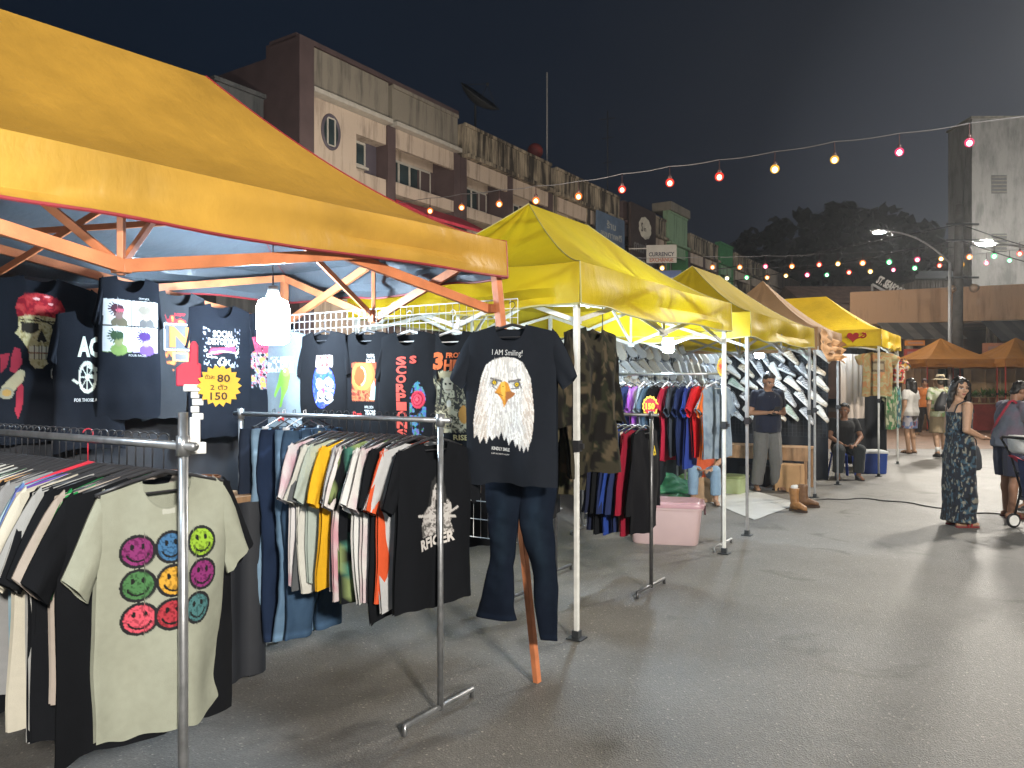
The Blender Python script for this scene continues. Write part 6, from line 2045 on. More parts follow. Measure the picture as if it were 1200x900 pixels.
def build_misc():
    pink = mat('pink_plastic', (0.54, 0.40, 0.40), .4, 0, .06, 4); pinkl = mat('rose_plastic', (0.46, 0.27, 0.30), .35, 0, .06, 4)
    g = gnd(788, 640); c = g - D * 0 + N * -.10 + D * .12
    ax = ((D * .12 + N).normalized(), None); X = ax[0]; Yv = Vector((-X.y, X.x, 0))
    tub('storage_box', (c.x, c.y + .1, 0), (.74, .46, .43), (Vector((.97, -.24, 0)).normalized(), Vector((.24, .97, 0)).normalized()), pink, pinkl, 'pink plastic storage box with lid on the asphalt behind the track tops', 'storage box')
    bl = mat('deep_blue_plastic', (0.02, 0.06, 0.28), .4); wl_ = mat('white_lid_plastic', (.65, .66, .66), .4)
    g = gnd(1024, 556)
    tub('cool_box', (g.x + .05, g.y + .25, 0), (.52, .36, .42), (Vector((1, -.1, 0)).normalized(), Vector((.1, 1, 0)).normalized()), bl, wl_, 'blue cool box with white lid on the ground beside the seated man', 'cool box', .93)
    # white sheet on the ground at the shoe stall
    pts = [gnd(815, 582), gnd(884, 610), gnd(938, 590), gnd(868, 572)]
    G = np.zeros((24, 16, 3))
    for i in range(24):
        for j in range(16):
            a = i / 23; b = j / 15
            q = (pts[0] * (1 - a) + pts[1] * a) * (1 - b) + (pts[3] * (1 - a) + pts[2] * a) * b
            G[i, j] = (q.x, q.y, .006 + .012 * max(0, vnoise(i * .5, j * .5, 3) - .45))
    mb = MB(); mb.grid(G); tag(mb.build('ground_sheet', mat('white_vinyl', (0.55, 0.56, 0.55), .5, 0, .08, 3), smooth=True), 'white vinyl sheet spread on the asphalt before the shoe stall', 'ground sheet')
    # green bags of goods
    rng = random.Random(3)
    for (px, py, rx, ry, rz_, col, lab, nm, cat) in ((775, 578, .55, .3, .20, (0.06, 0.28, 0.13), 'green plastic sack of goods lying behind the pink box', 'sack', 'sack'), (808, 572, .45, .3, .16, (0.20, 0.36, 0.12), 'light green sack lying behind the barefoot seller', 'sack', 'sack'),
                                                    (800, 590, .30, .16, .08, (0.05, 0.16, 0.08), 'dark green folded cloth on the ground by the barefoot seller', 'folded_cloth', 'cloth')):
        g = gnd(px, py); mb = MB()
        n_ = 26; G = np.zeros((n_, 14, 3))
        for i in range(n_):
            for j in range(14):
                a = 2 * math.pi * i / n_; b = math.pi * .5 * j / 13
                k = 1 + .35 * (vnoise(i * .6 + 5, j * .5, int(px)) - .5)
                G[i, j] = (g.x + rx * math.cos(a) * math.cos(b) * k, g.y + .2 + ry * math.sin(a) * math.cos(b) * k, max(.004, rz_ * math.sin(b) * k * (1 + .3 * math.sin(5 * a))))
        mb.grid(G, wrap=True); tag(mb.build(nm, mat('%s_%d' % (nm, px), col, .5, 0, .3, 8, .4, 30), smooth=True), lab, cat)
    g = gnd(866, 580)
    tub('basket', (g.x, g.y + .25, 0), (.46, .34, .26), (D, -N), mat('pale_green_plastic', (0.35, 0.42, 0.22), .5), mat('olive_plastic', (0.2, 0.25, 0.1), .5), 'pale green plastic box on the white sheet by the grey trouser man', 'box', .9, False)
    # table below the shoes: wooden boards on trestles with cartons
    t = root('trestle_table', Vector((4.35, 12.15, 0)), 'low wooden table under the hung shoes behind the standing man', 'table')
    wood = mat('brown_board', (0.32, 0.19, 0.10), .55, 0, .3, 5, stretch=(1, 6, 1))
    c = Vector((4.25, 11.95, 0)) - N * .35
    mb = MB(); mb.box(c + UP * .62, (1.5, .5, .03), (N, D, UP)); mb.build('tabletop', wood, t)
    mb = MB(); mb.box(c + UP * .52 - D * .24, (1.5, .018, .17), (N, D, UP)); mb.build('apron', wood, t)
    for a in (-.7, .7):
        for b in (-.2, .2):
            mb = MB(); mb.bar(c + N * a + D * b, c + N * a + D * b + UP * .60, .04, up=D); mb.build('leg', wood, t)
    for (a, b, s_, h, col, lab) in ((.52, -.42, .36, .40, (0.45, 0.27, 0.13), 'brown cardboard carton standing right of the trestle table'), (-.1, -.05, .40, .30, (0.03, 0.03, 0.04), 'black crate pushed under the trestle table')):
        q = c + N * a + D * b
        mb = MB(); mb.box(q + UP * (h / 2 + .003), (s_, s_ * .8, h), (N, D, UP)); mb.box(q + UP * (h + .004), (s_ * .12, s_ * .8, .003), (N, D, UP))
        tag(mb.build('carton' if h > .35 else 'crate', mat('carton_%d' % int(h * 100), col, .75, 0, .12, 5), bevel=.004), lab, 'carton' if h > .35 else 'crate')
    # beige panels behind the seated man
    mb = MB(); G = np.zeros((30, 2, 3)); a = at(985, 450, 14.2); b = at(1014, 450, 14.6)
    for i in range(30):
        q = a.lerp(b, i / 29) + Vector((0, .03 * math.sin(i * .9), 0)); G[i, 0] = (q.x, q.y, 2.16); G[i, 1] = (q.x, q.y, .95)
    mb.grid(G); tag(mb.build('curtain', mat('beige_cloth', (0.52, 0.44, 0.38), .85, 0, .06, 4), smooth=True), 'pale beige cloth hanging behind the seated man', 'curtain')
    mb = MB(); G = np.zeros((24, 2, 3)); a = at(985, 450, 14.9); b = at(1040, 450, 15.2)
    for i in range(24):
        q = a.lerp(b, i / 23) + Vector((0, .03 * math.sin(i * .9), 0)); G[i, 0] = (q.x, q.y, 2.3); G[i, 1] = (q.x, q.y, .05)
    mb.grid(G); tag(mb.build('tarpaulin', mat('dark_tarp', (0.014, 0.016, 0.021), .7, 0, .2, 3), smooth=True), 'dark tarpaulin behind the beige cloth at the far stall', 'tarpaulin', 'dark tarpaulin walls')
    # clothes at the far tent
    P = at(1028, 411, 13.6)
    tan = AO_spiral([(0.36, 0.30, 0.14), (0.42, 0.26, 0.12), (0.40, 0.36, 0.20), (0.46, 0.22, 0.10)], 0, -.25, 5)

    def band(cv):
        cv.fill((np.abs(cv.x) < .12) & (np.abs(cv.z + .26) < .10), (0.22, 0.16, 0.10)); cv.fill((np.abs(cv.x) < .10) & (np.abs(cv.z + .26) < .06), (0.36, 0.30, 0.2))
        cv.text("VINTAGE", 0, -.195, .20, .03, (0.08, .06, .05), .02); cv.text("CLASSIC", 0, -.33, .18, .03, (0.08, .06, .05), .02)
    tee('tan and orange tie-dye t-shirt with a dark van print at the far yellow tent', Vector((P.x, P.y, 2.27)), R(4), (0.4, 0.33, 0.18), W=.27, L=.78, allover=tan, paint=band, seed=301, res=.012, group='garments at the far tent', sleeve=(.16, -.06, .08, -.20))
    for i, (px, Y, zz, nm, ao, lab) in enumerate(((1044, 14.2, 1.66, 'hawaiian_shirt', AO_leaf((0.10, 0.14, 0.08), [(0.05, 0.16, 0.06), (0.36, 0.36, 0.24)], 18, 4), 'green leaf patterned shirt hanging at the far yellow tent'),
                                                (1052, 14.9, 1.66, 'hawaiian_shirt', AO_leaf((0.05, 0.09, 0.10), [(0.07, 0.2, 0.2), (0.4, 0.4, 0.3)], 16, 9), 'blue green leaf patterned shirt at the far yellow tent edge'),
                                                (1033, 14.6, 1.62, 'dark_shirt', None, 'dark striped shirt hanging inside the far yellow tent'), (1053, 15.6, 2.22, 'red_cap_shirt', AO_spiral([(0.5, 0.05, 0.04), (0.55, 0.5, 0.4), (0.5, 0.25, 0.04), (0.05, 0.05, 0.05)], 0, -.3, 9), 'red and white patterned shirt high on the far tent leg'))):
        P = at(px, 450, Y)
        tee(lab, Vector((P.x, P.y, zz)), RZ_N + R(i * 9 - 10) if i < 3 else R(0), (0.03, 0.035, 0.04), W=.25 if i < 3 else .13, L=.80 if i < 3 else .5, allover=ao, seed=310 + i, res=.02, T=.05, group='garments at the far tent', name='patterned_shirt' if ao else 'shirt', cat='shirt')
    # price tags on the tall rack: flame-shaped cards
    for (px, py, Y, w, h, label, txt, cc) in ((762, 476, 7.55, .145, .19, 'red flame shaped price card reading 150 among the coloured tees', '150', ((0.62, 0.02, 0.03), (0.95, 0.65, 0.05))),
                                            (846, 430, 7.42, .085, .165, 'orange price card on top of the tall rack upright', '90', ((0.75, 0.25, 0.03), (0.5, 0.02, 0.02)))):
        c = at(px, py, Y); ux = Vector((.93, -.36, 0)).normalized(); fr = Vector((-.36, -.93, 0)).normalized()
        mb = MB(); pts = []
        for k in range(28):
            a = 2 * math.pi * k / 28; r_ = 1 + .14 * (k % 2)
            pts.append(c + ux * (w * .5 * r_ * math.cos(a)) + UP * (h * .5 * r_ * math.sin(a)))
        mb.prism(pts, -fr * .004, 0)
        mb.prism([c + (p - c) * .8 + fr * .004 for p in pts], -fr * .003, 1)
        flat_text(mb, txt, c + fr * .0065, ux, UP, w * .62, h * .34, 2, bold=.05)
        tag(mb.build('price_card', [mat('card_edge_%s' % txt, (0.9, 0.6, 0.05), .5), mat('card_%s' % txt, cc[0], .5), mat('ink_%s' % txt, cc[1], .5)]), label, 'price card')
    # folded goods table inside the first stall
    t = root('display_table', Vector((-1.55, 3.7, 0)), 'dark display table inside the first stall behind the near racks', 'table')
    c = Vector((-1.85, 3.95, 0))
    mb = MB(); mb.box(c + UP * .98, (1.0, .5, .03), (D, N, UP)); mb.build('tabletop', _M['brown_board'], t)
    for a in (-.45, .45):
        for b in (-.2, .2):
            mb = MB(); mb.bar(c + D * a + N * b, c + D * a + N * b + UP * .965, .04, up=D); mb.build('leg', DARKSTEEL, t)
    mb = MB(); G = np.zeros((30, 2, 3))
    for i in range(30):
        q = c - D * .50 + D * (1.0 * i / 29) + N * (.27 + .02 * math.sin(i * 1.2)); G[i, 0] = (q.x, q.y, .965); G[i, 1] = (q.x, q.y, .03)
    mb.grid(G)
    mb.build('table_drape', mat('dark_tarp', (0.014, 0.016, 0.021), .7, 0, .2, 3), t, smooth=True)
    cop = mat('copper_brown_metal', (0.22, 0.10, 0.05), .35, .4, .2, 8)
    for i, (a, b, r_, h, lab) in enumerate(((.02, .08, .085, .15, 'brown copper pot on the display table, taller one'), (.25, .05, .095, .10, 'brown copper bowl on the display table'))):
        mb = MB(); q = c + D * a + N * b + UP * .996
        mb.lathe(q, [(r_ * .8, 0), (r_, .01), (r_, h), (r_ * 1.05, h), (r_ * 1.05, h + .008), (r_ * .93, h + .008), (r_ * .9, .02)], 24, caps=True); tag(mb.build('copper_pot' if i == 0 else 'copper_bowl', cop, smooth=True, angle=35), lab, 'pot')
    for i, (a, b, col, lab) in enumerate(((-.22, .06, (.6, .6, .58), 'folded white cloth stack on the display table'), (-.38, .0, (.35, .05, .06), 'folded red and white cloth on the display table'))):
        mb = MB(); q = c + D * a + N * b + UP * .998
        for k in range(3):
            mb.box(q + UP * (.014 + k * .026) + D * (.008 * (k % 2)), (.20 - k * .01, .24, .022), (D, N, UP), 0, None)
        tag(mb.build('folded_cloth', mat('folded_%d' % i, col, .9, 0, .15, 20, .4, 60), bevel=.008), lab, 'cloth')
    # scraps on the ground behind the flared jeans
    pw = mat('white_paper', (.7, .7, .68), .8, 0, .2, 30, .5, 40)
    for i, (px, py, lab) in enumerate(((652, 598, 'crumpled white paper scrap on the asphalt right of the flared jeans'), (668, 566, 'small white paper scrap on the asphalt behind the white tent leg'))):
        g = gnd(px, py); G = np.zeros((8, 6, 3))
        for a_ in range(8):
            for b_ in range(6):
                G[a_, b_] = (g.x + (a_ - 3.5) * .022, g.y + (b_ - 2.5) * .03 + a_ * .006, .006 + .03 * float(vnoise(a_ * .8, b_ * .9, i)))
        mb = MB(); mb.grid(G); tag(mb.build('paper_scrap', pw, smooth=True), lab, 'paper scrap')
    # stroller at the right edge
    build_stroller()
    # power cable on the asphalt
    pts = [(938, 588), (970, 586), (1010, 585), (1050, 588), (1090, 594), (1130, 601), (1165, 603), (1215, 606)]
    P_ = []
    for i in range(len(pts) - 1):
        for k in range(6):
            t_ = k / 6; P_.append(gnd(pts[i][0] + (pts[i + 1][0] - pts[i][0]) * t_, pts[i][1] + (pts[i + 1][1] - pts[i][1]) * t_ + .6 * math.sin(i * 5 + k)) + UP * .009)
    mb = MB(); mb.tube(P_, .008, 6); tag(mb.build('power_cable', CABLE, smooth=True), 'black power cable lying across the asphalt', 'cable')


def build_stroller():
    g = gnd(1190, 628); s0 = Vector((g.x + .29, g.y + .02, 0))
    r_ = root('stroller', s0, 'dark baby stroller with a white hubbed wheel and pink cover at the right edge', 'stroller')
    fr = mat('stroller_frame_black', (0.02, 0.02, 0.022), .4, .3)
    f = Vector((.95, .12, 0)).normalized(); l = Vector((-f.y, f.x, 0))
    wp = []
    for (a, b) in ((0, 0), (0, .42), (.62, .02), (.62, .40)):
        c = s0 + f * (a + .03) + l * b + UP * .085
        wp.append(c)
        mb = MB(); mb.tube([c + f * (.07 * math.cos(t)) + UP * (.07 * math.sin(t)) for t in np.linspace(0, 2 * math.pi, 24)[:-1]], .014, 8, closed=True)
        w = mb.build('wheel', fr, r_, smooth=True)
        mb = MB(); mb.lathe(c - l * .014, [(.0, 0), (.058, 0), (.060, .006), (.060, .022), (.058, .028), (0, .028)], 20, axis=l, caps=False); mb.build('hub', WHITEPLASTIC, w, smooth=True, angle=40)
    mb = MB()
    for b in (0.0, .42):
        q = s0 + l * b
        mb.tube([q + f * .03 + UP * .085, q + f * .12 + UP * .42, q + f * .0 + UP * .80, q - f * .12 + UP * 1.0], .012, 8)
        mb.tube([q + f * .65 + UP * .085, q + f * .30 + UP * .40, q + f * .08 + UP * .62], .012, 8)
        mb.tube([q + f * .10 + UP * .36, q + f * .50 + UP * .24], .010, 8)
    mb.tube([s0 - f * .12 + UP * 1.0, s0 - f * .14 + UP * 1.02 + l * .05, s0 - f * .14 + UP * 1.02 + l * .37, s0 - f * .12 + l * .42 + UP * 1.0], .016, 8)
    mb.build('frame', fr, r_, smooth=True)
    mb = MB()
    loft(mb, [(s0 + l * .21 + f * x + UP * z, f * .5 + UP * .5, l, a, b) for x, z, a, b in ((.18, .36, .16, .17), (.16, .42, .2, .19), (.10, .62, .14, .19), (.06, .78, .08, .18))], (0, 0, 0), 20)
    mb.build('seat', mat('navy_fabric', (0.025, 0.035, 0.09), .85, 0, .2, 12), r_, smooth=True)
    mb = MB(); G = np.zeros((14, 10, 3))
    for i in range(14):
        for j in range(10):
            a = i / 13; b = j / 9
            q = s0 + l * (.0 + .42 * b) + f * (.0 + .34 * math.sin(a * 1.7)) + UP * (.80 - .30 * a + .02 * math.sin(9 * b + 4 * a)) - f * .04
            G[i, j] = q
    mb.grid(G); mb.build('cover', mat('pink_fabric', (0.75, 0.08, 0.13), .8, 0, .2, 10), r_, smooth=True)
    mb = MB(); loft(mb, [(s0 + l * .21 - f * .05 + UP * z, f, l, a, b) for z, a, b in ((.85, .06, .12), (.88, .09, .15), (1.0, .10, .16), (1.04, .09, .15))], (0, 0, 0), 16)
    tag(mb.build('carrier_bag', mat('white_plastic_film', (.62, .62, .60), .4, 0, .1, 14, .5, 25), smooth=True), 'white carrier bag hanging at the stroller handle', 'bag')


# ------------------------------------------------------------------ LAMPS
def bulb_lamp(P, label, e=1.0, size=1.0, hang=.35):
    r_ = root('led_bulb', P, label, 'lamp', 0, 'white LED bulbs lighting the stalls')
    k = size
    mb = MB(); mb.lathe(P, [(.0, -.105 * k), (.05 * k, -.102 * k), (.066 * k, -.09 * k), (.071 * k, -.01 * k), (.071 * k, .05 * k), (.062 * k, .085 * k), (.030 * k, .10 * k)], 20, caps=False)
    mb.build('bulb', mat_glow('white_led_%d' % int(e * 100), (0.70, 0.86, 1.0), BULB_E * e), r_, smooth=True)
    mb = MB(); mb.lathe(P, [(.030 * k, .10 * k), (.026 * k, .12 * k), (.020 * k, .15 * k), (.0, .155 * k)], 16, caps=False); mb.build('socket', WHITEPLASTIC, r_, smooth=True)
    mb = MB(); mb.tube([P + UP * .15 * k, P + UP * (.15 * k + hang)], .004, 6); mb.build('cord', CABLE, r_)


def street_lamp(base, head, label, watts, size=(.5, .22), aim=None, top=None, name='street_lamp', spot=None):
    """steel pole with a curved arm; the head carries the lamp's own light"""
    base = Vector(base); head = Vector(head)
    r_ = root(name, base, label, 'street lamp', 0, 'street lamps')
    topz = top or head.z - .5
    p1 = Vector((base.x, base.y, topz))
    arm = [p1]
    for i in range(1, 9):
        t = i / 8
        q = p1.lerp(head, t); q.z = topz + (head.z - topz) * (1 - (1 - t) ** 2.2)
        arm.append(q)
    mb = MB(); mb.tube([base, base + UP * 1.2, p1], [.085, .075, .05], 12); mb.lathe(base, [(.16, 0), (.16, .02), (.10, .03), (.09, .3)], 16); mb.build('pole', GREYPAINT, r_, smooth=True)
    mb = MB(); mb.tube(arm, .032, 10); mb.build('arm', GREYPAINT, r_, smooth=True)
    d = (head - p1); d.z = 0; d.normalize(); l = Vector((-d.y, d.x, 0))
    mb = MB()
    L, W = size
    loft(mb, [(head + d * x + UP * .02, l, UP, w, h) for x, w, h in ((-L * .35, .04, .03), (-L * .2, W * .38, .05), (L * .2, W * .5, .055), (L * .5, W * .42, .045), (L * .62, W * .15, .025))], (0, 0, 0), 16)
    hd = mb.build('lamp_head', GREYPAINT, r_, smooth=True)
    mb = MB(); c = head + d * L * .18 - UP * .045
    loft(mb, [(c + d * 0 + UP * z, d, l, L * .38 * f, W * .42 * f) for z, f in ((.01, 1), (-.015, .95), (-.035, .6), (-.04, .2))], (0, 0, 0), 20)
    mb.build('lens', mat_glow('street_lamp_glow', (0.86, 0.93, 1.0), 60), hd, smooth=True)
    ld = bpy.data.lights.new('lamp_light', 'AREA'); ld.shape = 'ELLIPSE'; ld.size = L; ld.size_y = W * 1.6; ld.energy = watts; ld.color = (1.0, 0.93, 0.82) if spot is None else spot
    lo = bpy.data.objects.new('lamp_light', ld); COL.objects.link(lo); lo.parent = r_
    lo.location = winv(r_) @ (c - UP * .06)
    tgt = Vector(aim) if aim is not None else c - UP
    lo.rotation_euler = (tgt - c).to_track_quat('-Z', 'Y').to_euler()
    return r_


def festoon(pts3, colors, label, drop=.16, r=.055, sagpts=None, gl=1.0):
    """cable with coloured bulbs; pts3 are the bulb centres"""
    r_ = root('string_lights', pts3[len(pts3) // 2], label, 'string lights', 0, 'strings of coloured bulbs over the street')
    cab = []
    a = Vector(pts3[0]) + (Vector(pts3[0]) - Vector(pts3[1])) * 3; b = Vector(pts3[-1]) + (Vector(pts3[-1]) - Vector(pts3[-2])) * 3
    al = [a] + [Vector(p) for p in pts3] + [b]
    for i in range(len(al) - 1):
        for k in range(5):
            q = al[i].lerp(al[i + 1], k / 5) + UP * (drop + r * 1.4); q.z -= .03 * math.sin(math.pi * k / 5); cab.append(q)
    mb = MB(); mb.tube(cab, .011 if r > .05 else .02, 6); mb.build('cable', mat('grey_cable', (0.12, 0.12, 0.13), .5), r_, smooth=True)
    K = {'o': ((1.0, .22, .03), (1, .55, .22)), 'r': ((1, .05, .03), (1, .35, .2)), 'p': ((1, .05, .16), (1, .5, .6)), 'y': ((1, .50, .06), (1, .85, .45)), 'g': ((.08, .75, .25), (.5, 1, .7)), 'w': ((.9, .8, .5), (1, .95, .8))}
    for p, c in zip(pts3, colors):
        p = Vector(p)
        r0 = r; r = r0 * (.88 + .24 * float(vnoise(p.x * 3.1 + 50, p.z * 5.3 + 50, 4)))
        mb = MB(); mb.ball(p - UP * r * .15, (r * .58, r * .58, r * .62), 12, 8)
        b_ = mb.build('bulb', mat_glow('bulb_core_' + c, K[c][1], FESTOON_E * gl), r_, smooth=True)
        mb = MB(); mb.ball(p, r, 16, 10); mb.build('globe', mat_halo_globe('bulb_globe_' + c, K[c][0], 1.6, .5), b_, smooth=True)  # glowing shell stands in for the halo round the bulb
        mb = MB(); mb.lathe(p, [(r * .45, r * .85), (r * .42, r * 1.5), (r * .25, r * 1.7), (r * .12, r * 1.8), (r * .10, drop + r0 * 1.4)], 10); r = r0; mb.build('socket', mat('bulb_socket', (.06, .03, .03), .5), b_, smooth=True)


def build_lamps():
    bulb_lamp(at(320, 376, 4.35), 'glaring white LED bulb hanging at the back of the first stall', .75, 1.3, .25)
    bulb_lamp(at(706, 403, 6.6), 'white LED bulb right of the white tent leg under the second canopy', 1.6, .75)
    bulb_lamp(Vector((-1.45, 1.75, 2.02)), 'added white fill bulb at the near end of the first stall beside the photographer', .28, 1.0, .2)  # added out of view to light the racks from the camera side
    bulb_lamp(at(783, 404, 8.1), 'white LED bulb over the tall rack in the second stall', 1.6, .8)
    bulb_lamp(at(890, 412, 11.75), 'white LED bulb above the standing man at the shoe wall', .65, 1.0)
    bulb_lamp(at(1004, 402, 13.9), 'white LED bulb under the far golden canopy', .5, .7)
    # near string: straight line in space between the facade and the right side of the street
    px = [504, 541, 585, 628, 678, 729, 785, 843, 908, 978, 1054, 1136]; py = [247, 243, 239, 235, 230, 222, 214, 207, 198, 187, 178, 167]
    P_ = []
    for i, (a, b) in enumerate(zip(px, py)):
        Y = 24.0 / (1 + 0.0455 * i)
        P_.append(at(a, b, Y))
    festoon(P_, 'oooooooryypp'.replace('ooooooo', 'ooooorr'), 'long string of red, orange and yellow bulbs crossing above the tents', .26, .10)
    s1 = [(747, 314, 'o'), (776, 314, 'y'), (835, 313, 'o'), (867, 313, 'o'), (897, 312, 'p'), (928, 312, 'o'), (960, 310, 'r'), (982, 309, 'y'), (1011, 308, 'o'), (1042, 307, 'g'), (1075, 304, 'p'), (1103, 303, 'y'), (1136, 301, 'o'), (1165, 300, 'g'), (1195, 297, 'r')]
    festoon([at(a, b, 34 - .006 * (a - 747)) for a, b, c in s1], ''.join(c for *_, c in s1), 'far upper string of coloured bulbs in front of the dark trees', .30, .115)
    s2 = [(768, 328, 'o'), (813, 327, 'o'), (852, 326, 'w'), (875, 325, 'g'), (899, 325, 'o'), (921, 323, 'y'), (946, 322, 'p'), (969, 322, 'g'), (995, 319, 'r'), (1020, 318, 'y'), (1047, 316, 'p'), (1072, 314, 'g'), (1101, 311, 'r'), (1127, 310, 'y'), (1156, 308, 'p'), (1183, 305, 'g')]
    festoon([at(a, b, 38 - .006 * (a - 768)) for a, b, c in s2], ''.join(c for *_, c in s2), 'far lower string of coloured bulbs over the low roofs', .30, .115)
    # street lamps in view
    h = at(1034, 271, 28); b = at(1113, 300, 28)
    street_lamp((b.x, b.y, 0), h, 'grey street lamp with a long arm reaching left in front of the concrete tower', STREET_W * .35, (.6, .26), aim=(h.x - 3, h.y - 6, 0), top=b.z - .25)
    h = at(1160, 285, 23); 
    street_lamp((h.x + 2.2, h.y + .4, 0), h, 'bright street lamp glaring in front of the concrete tower at right', STREET_W, (.75, .34), aim=(2.0, 6, 0), top=h.z - .35)
    # assumed lamp added out of view behind the photographer, lights the canopies' street side
    street_lamp((6.6, -9.6, 0), (5.0, -9.0, 6.2), 'assumed street lamp added out of view behind the photographer', ASSUMED_FLOOD_W, (1.3, .6), aim=(0.5, 6.5, 1.6), spot=(1.0, .94, .85))
    # floodlights added out of sight behind the canopies to brighten the shophouse fronts
    street_lamp((-1.6, 12.6, 0), (-2.2, 13.0, 4.35), 'added floodlight on a low pole behind the amber canopy', FACADE_FILL_W, (.5, .3), aim=(-5.0, 25.0, 9.6), top=4.1, spot=(1.0, .86, .70))
    street_lamp((1.6, 15.8, 0), (1.0, 16.2, 4.6), 'added floodlight on a low pole behind the second canopy', FACADE_FILL_W, (.5, .3), aim=(2.5, 35.0, 9.5), top=4.35, spot=(1.0, .86, .70))
    street_lamp((8.6, 27.2, 0), (8.0, 27.6, 4.7), 'added floodlight on a low pole behind the shoe stall', FACADE_FILL_W, (.5, .3), aim=(10.5, 47.0, 9.5), top=4.45, spot=(1.0, .86, .70))
    street_lamp((31.5, 33.5, 0), (30.5, 34.0, 8.2), 'added fill lamp in front of the concrete tower beyond the photo edge', STREET_W * 2.4, (.7, .34), aim=(30.0, 46.0, 10.0), top=7.8, spot=(1.0, .97, .90))  # added out of view to brighten the tower front
    # assumed flood lamp above the frame on the right, its glare reaches the sky
    street_lamp((13.6, 12.5, 0), (11.0, 13.2, 8.4), 'assumed tall street lamp beside the strolling shoppers above the photo edge', STREET_W * 1.5, (.8, .36), aim=(6.0, 10.5, 0), top=8.0)


# ------------------------------------------------------------------ BUILDINGS
F0 = Vector((-6.0, 22.5, 0))


def streaked(name, base, dark, amt=.5, rough=.85, sx=1.6):
    if name in _M: return _M[name]
    mt, n, l, p = nodes_of(name)
    c = n.new('ShaderNodeTexCoord'); mp = n.new('ShaderNodeMapping'); mp.inputs['Scale'].default_value = (sx, sx, .16)
    l.new(c.outputs['Object'], mp.inputs['Vector'])
    a = n.new('ShaderNodeTexNoise'); a.inputs['Scale'].default_value = 2.2; a.inputs['Detail'].default_value = 8; a.inputs['Roughness'].default_value = .7
    l.new(mp.outputs['Vector'], a.inputs['Vector'])
    b = n.new('ShaderNodeTexNoise'); b.inputs['Scale'].default_value = .7; b.inputs['Detail'].default_value = 6
    l.new(c.outputs['Object'], b.inputs['Vector'])
    ad = n.new('ShaderNodeMath'); ad.operation = 'MULTIPLY_ADD'; ad.inputs[1].default_value = .35
    l.new(b.outputs['Fac'], ad.inputs[0]); l.new(a.outputs['Fac'], ad.inputs[2])
    r_ = n.new('ShaderNodeValToRGB'); r_.color_ramp.elements[0].position = .72 - amt * .18; r_.color_ramp.elements[0].color = (*base, 1)
    r_.color_ramp.elements[1].position = .86 - amt * .1; r_.color_ramp.elements[1].color = (*dark, 1)
    l.new(ad.outputs[0], r_.inputs[0]); l.new(r_.outputs['Color'], p.inputs['Base Color']); p.inputs['Roughness'].default_value = rough
    bp = n.new('ShaderNodeBump'); bp.inputs['Strength'].default_value = .2; bp.inputs['Distance'].default_value = .03
    l.new(a.outputs['Fac'], bp.inputs['Height']); l.new(bp.outputs['Normal'], p.inputs['Normal'])
    _M[name] = mt
    return mt


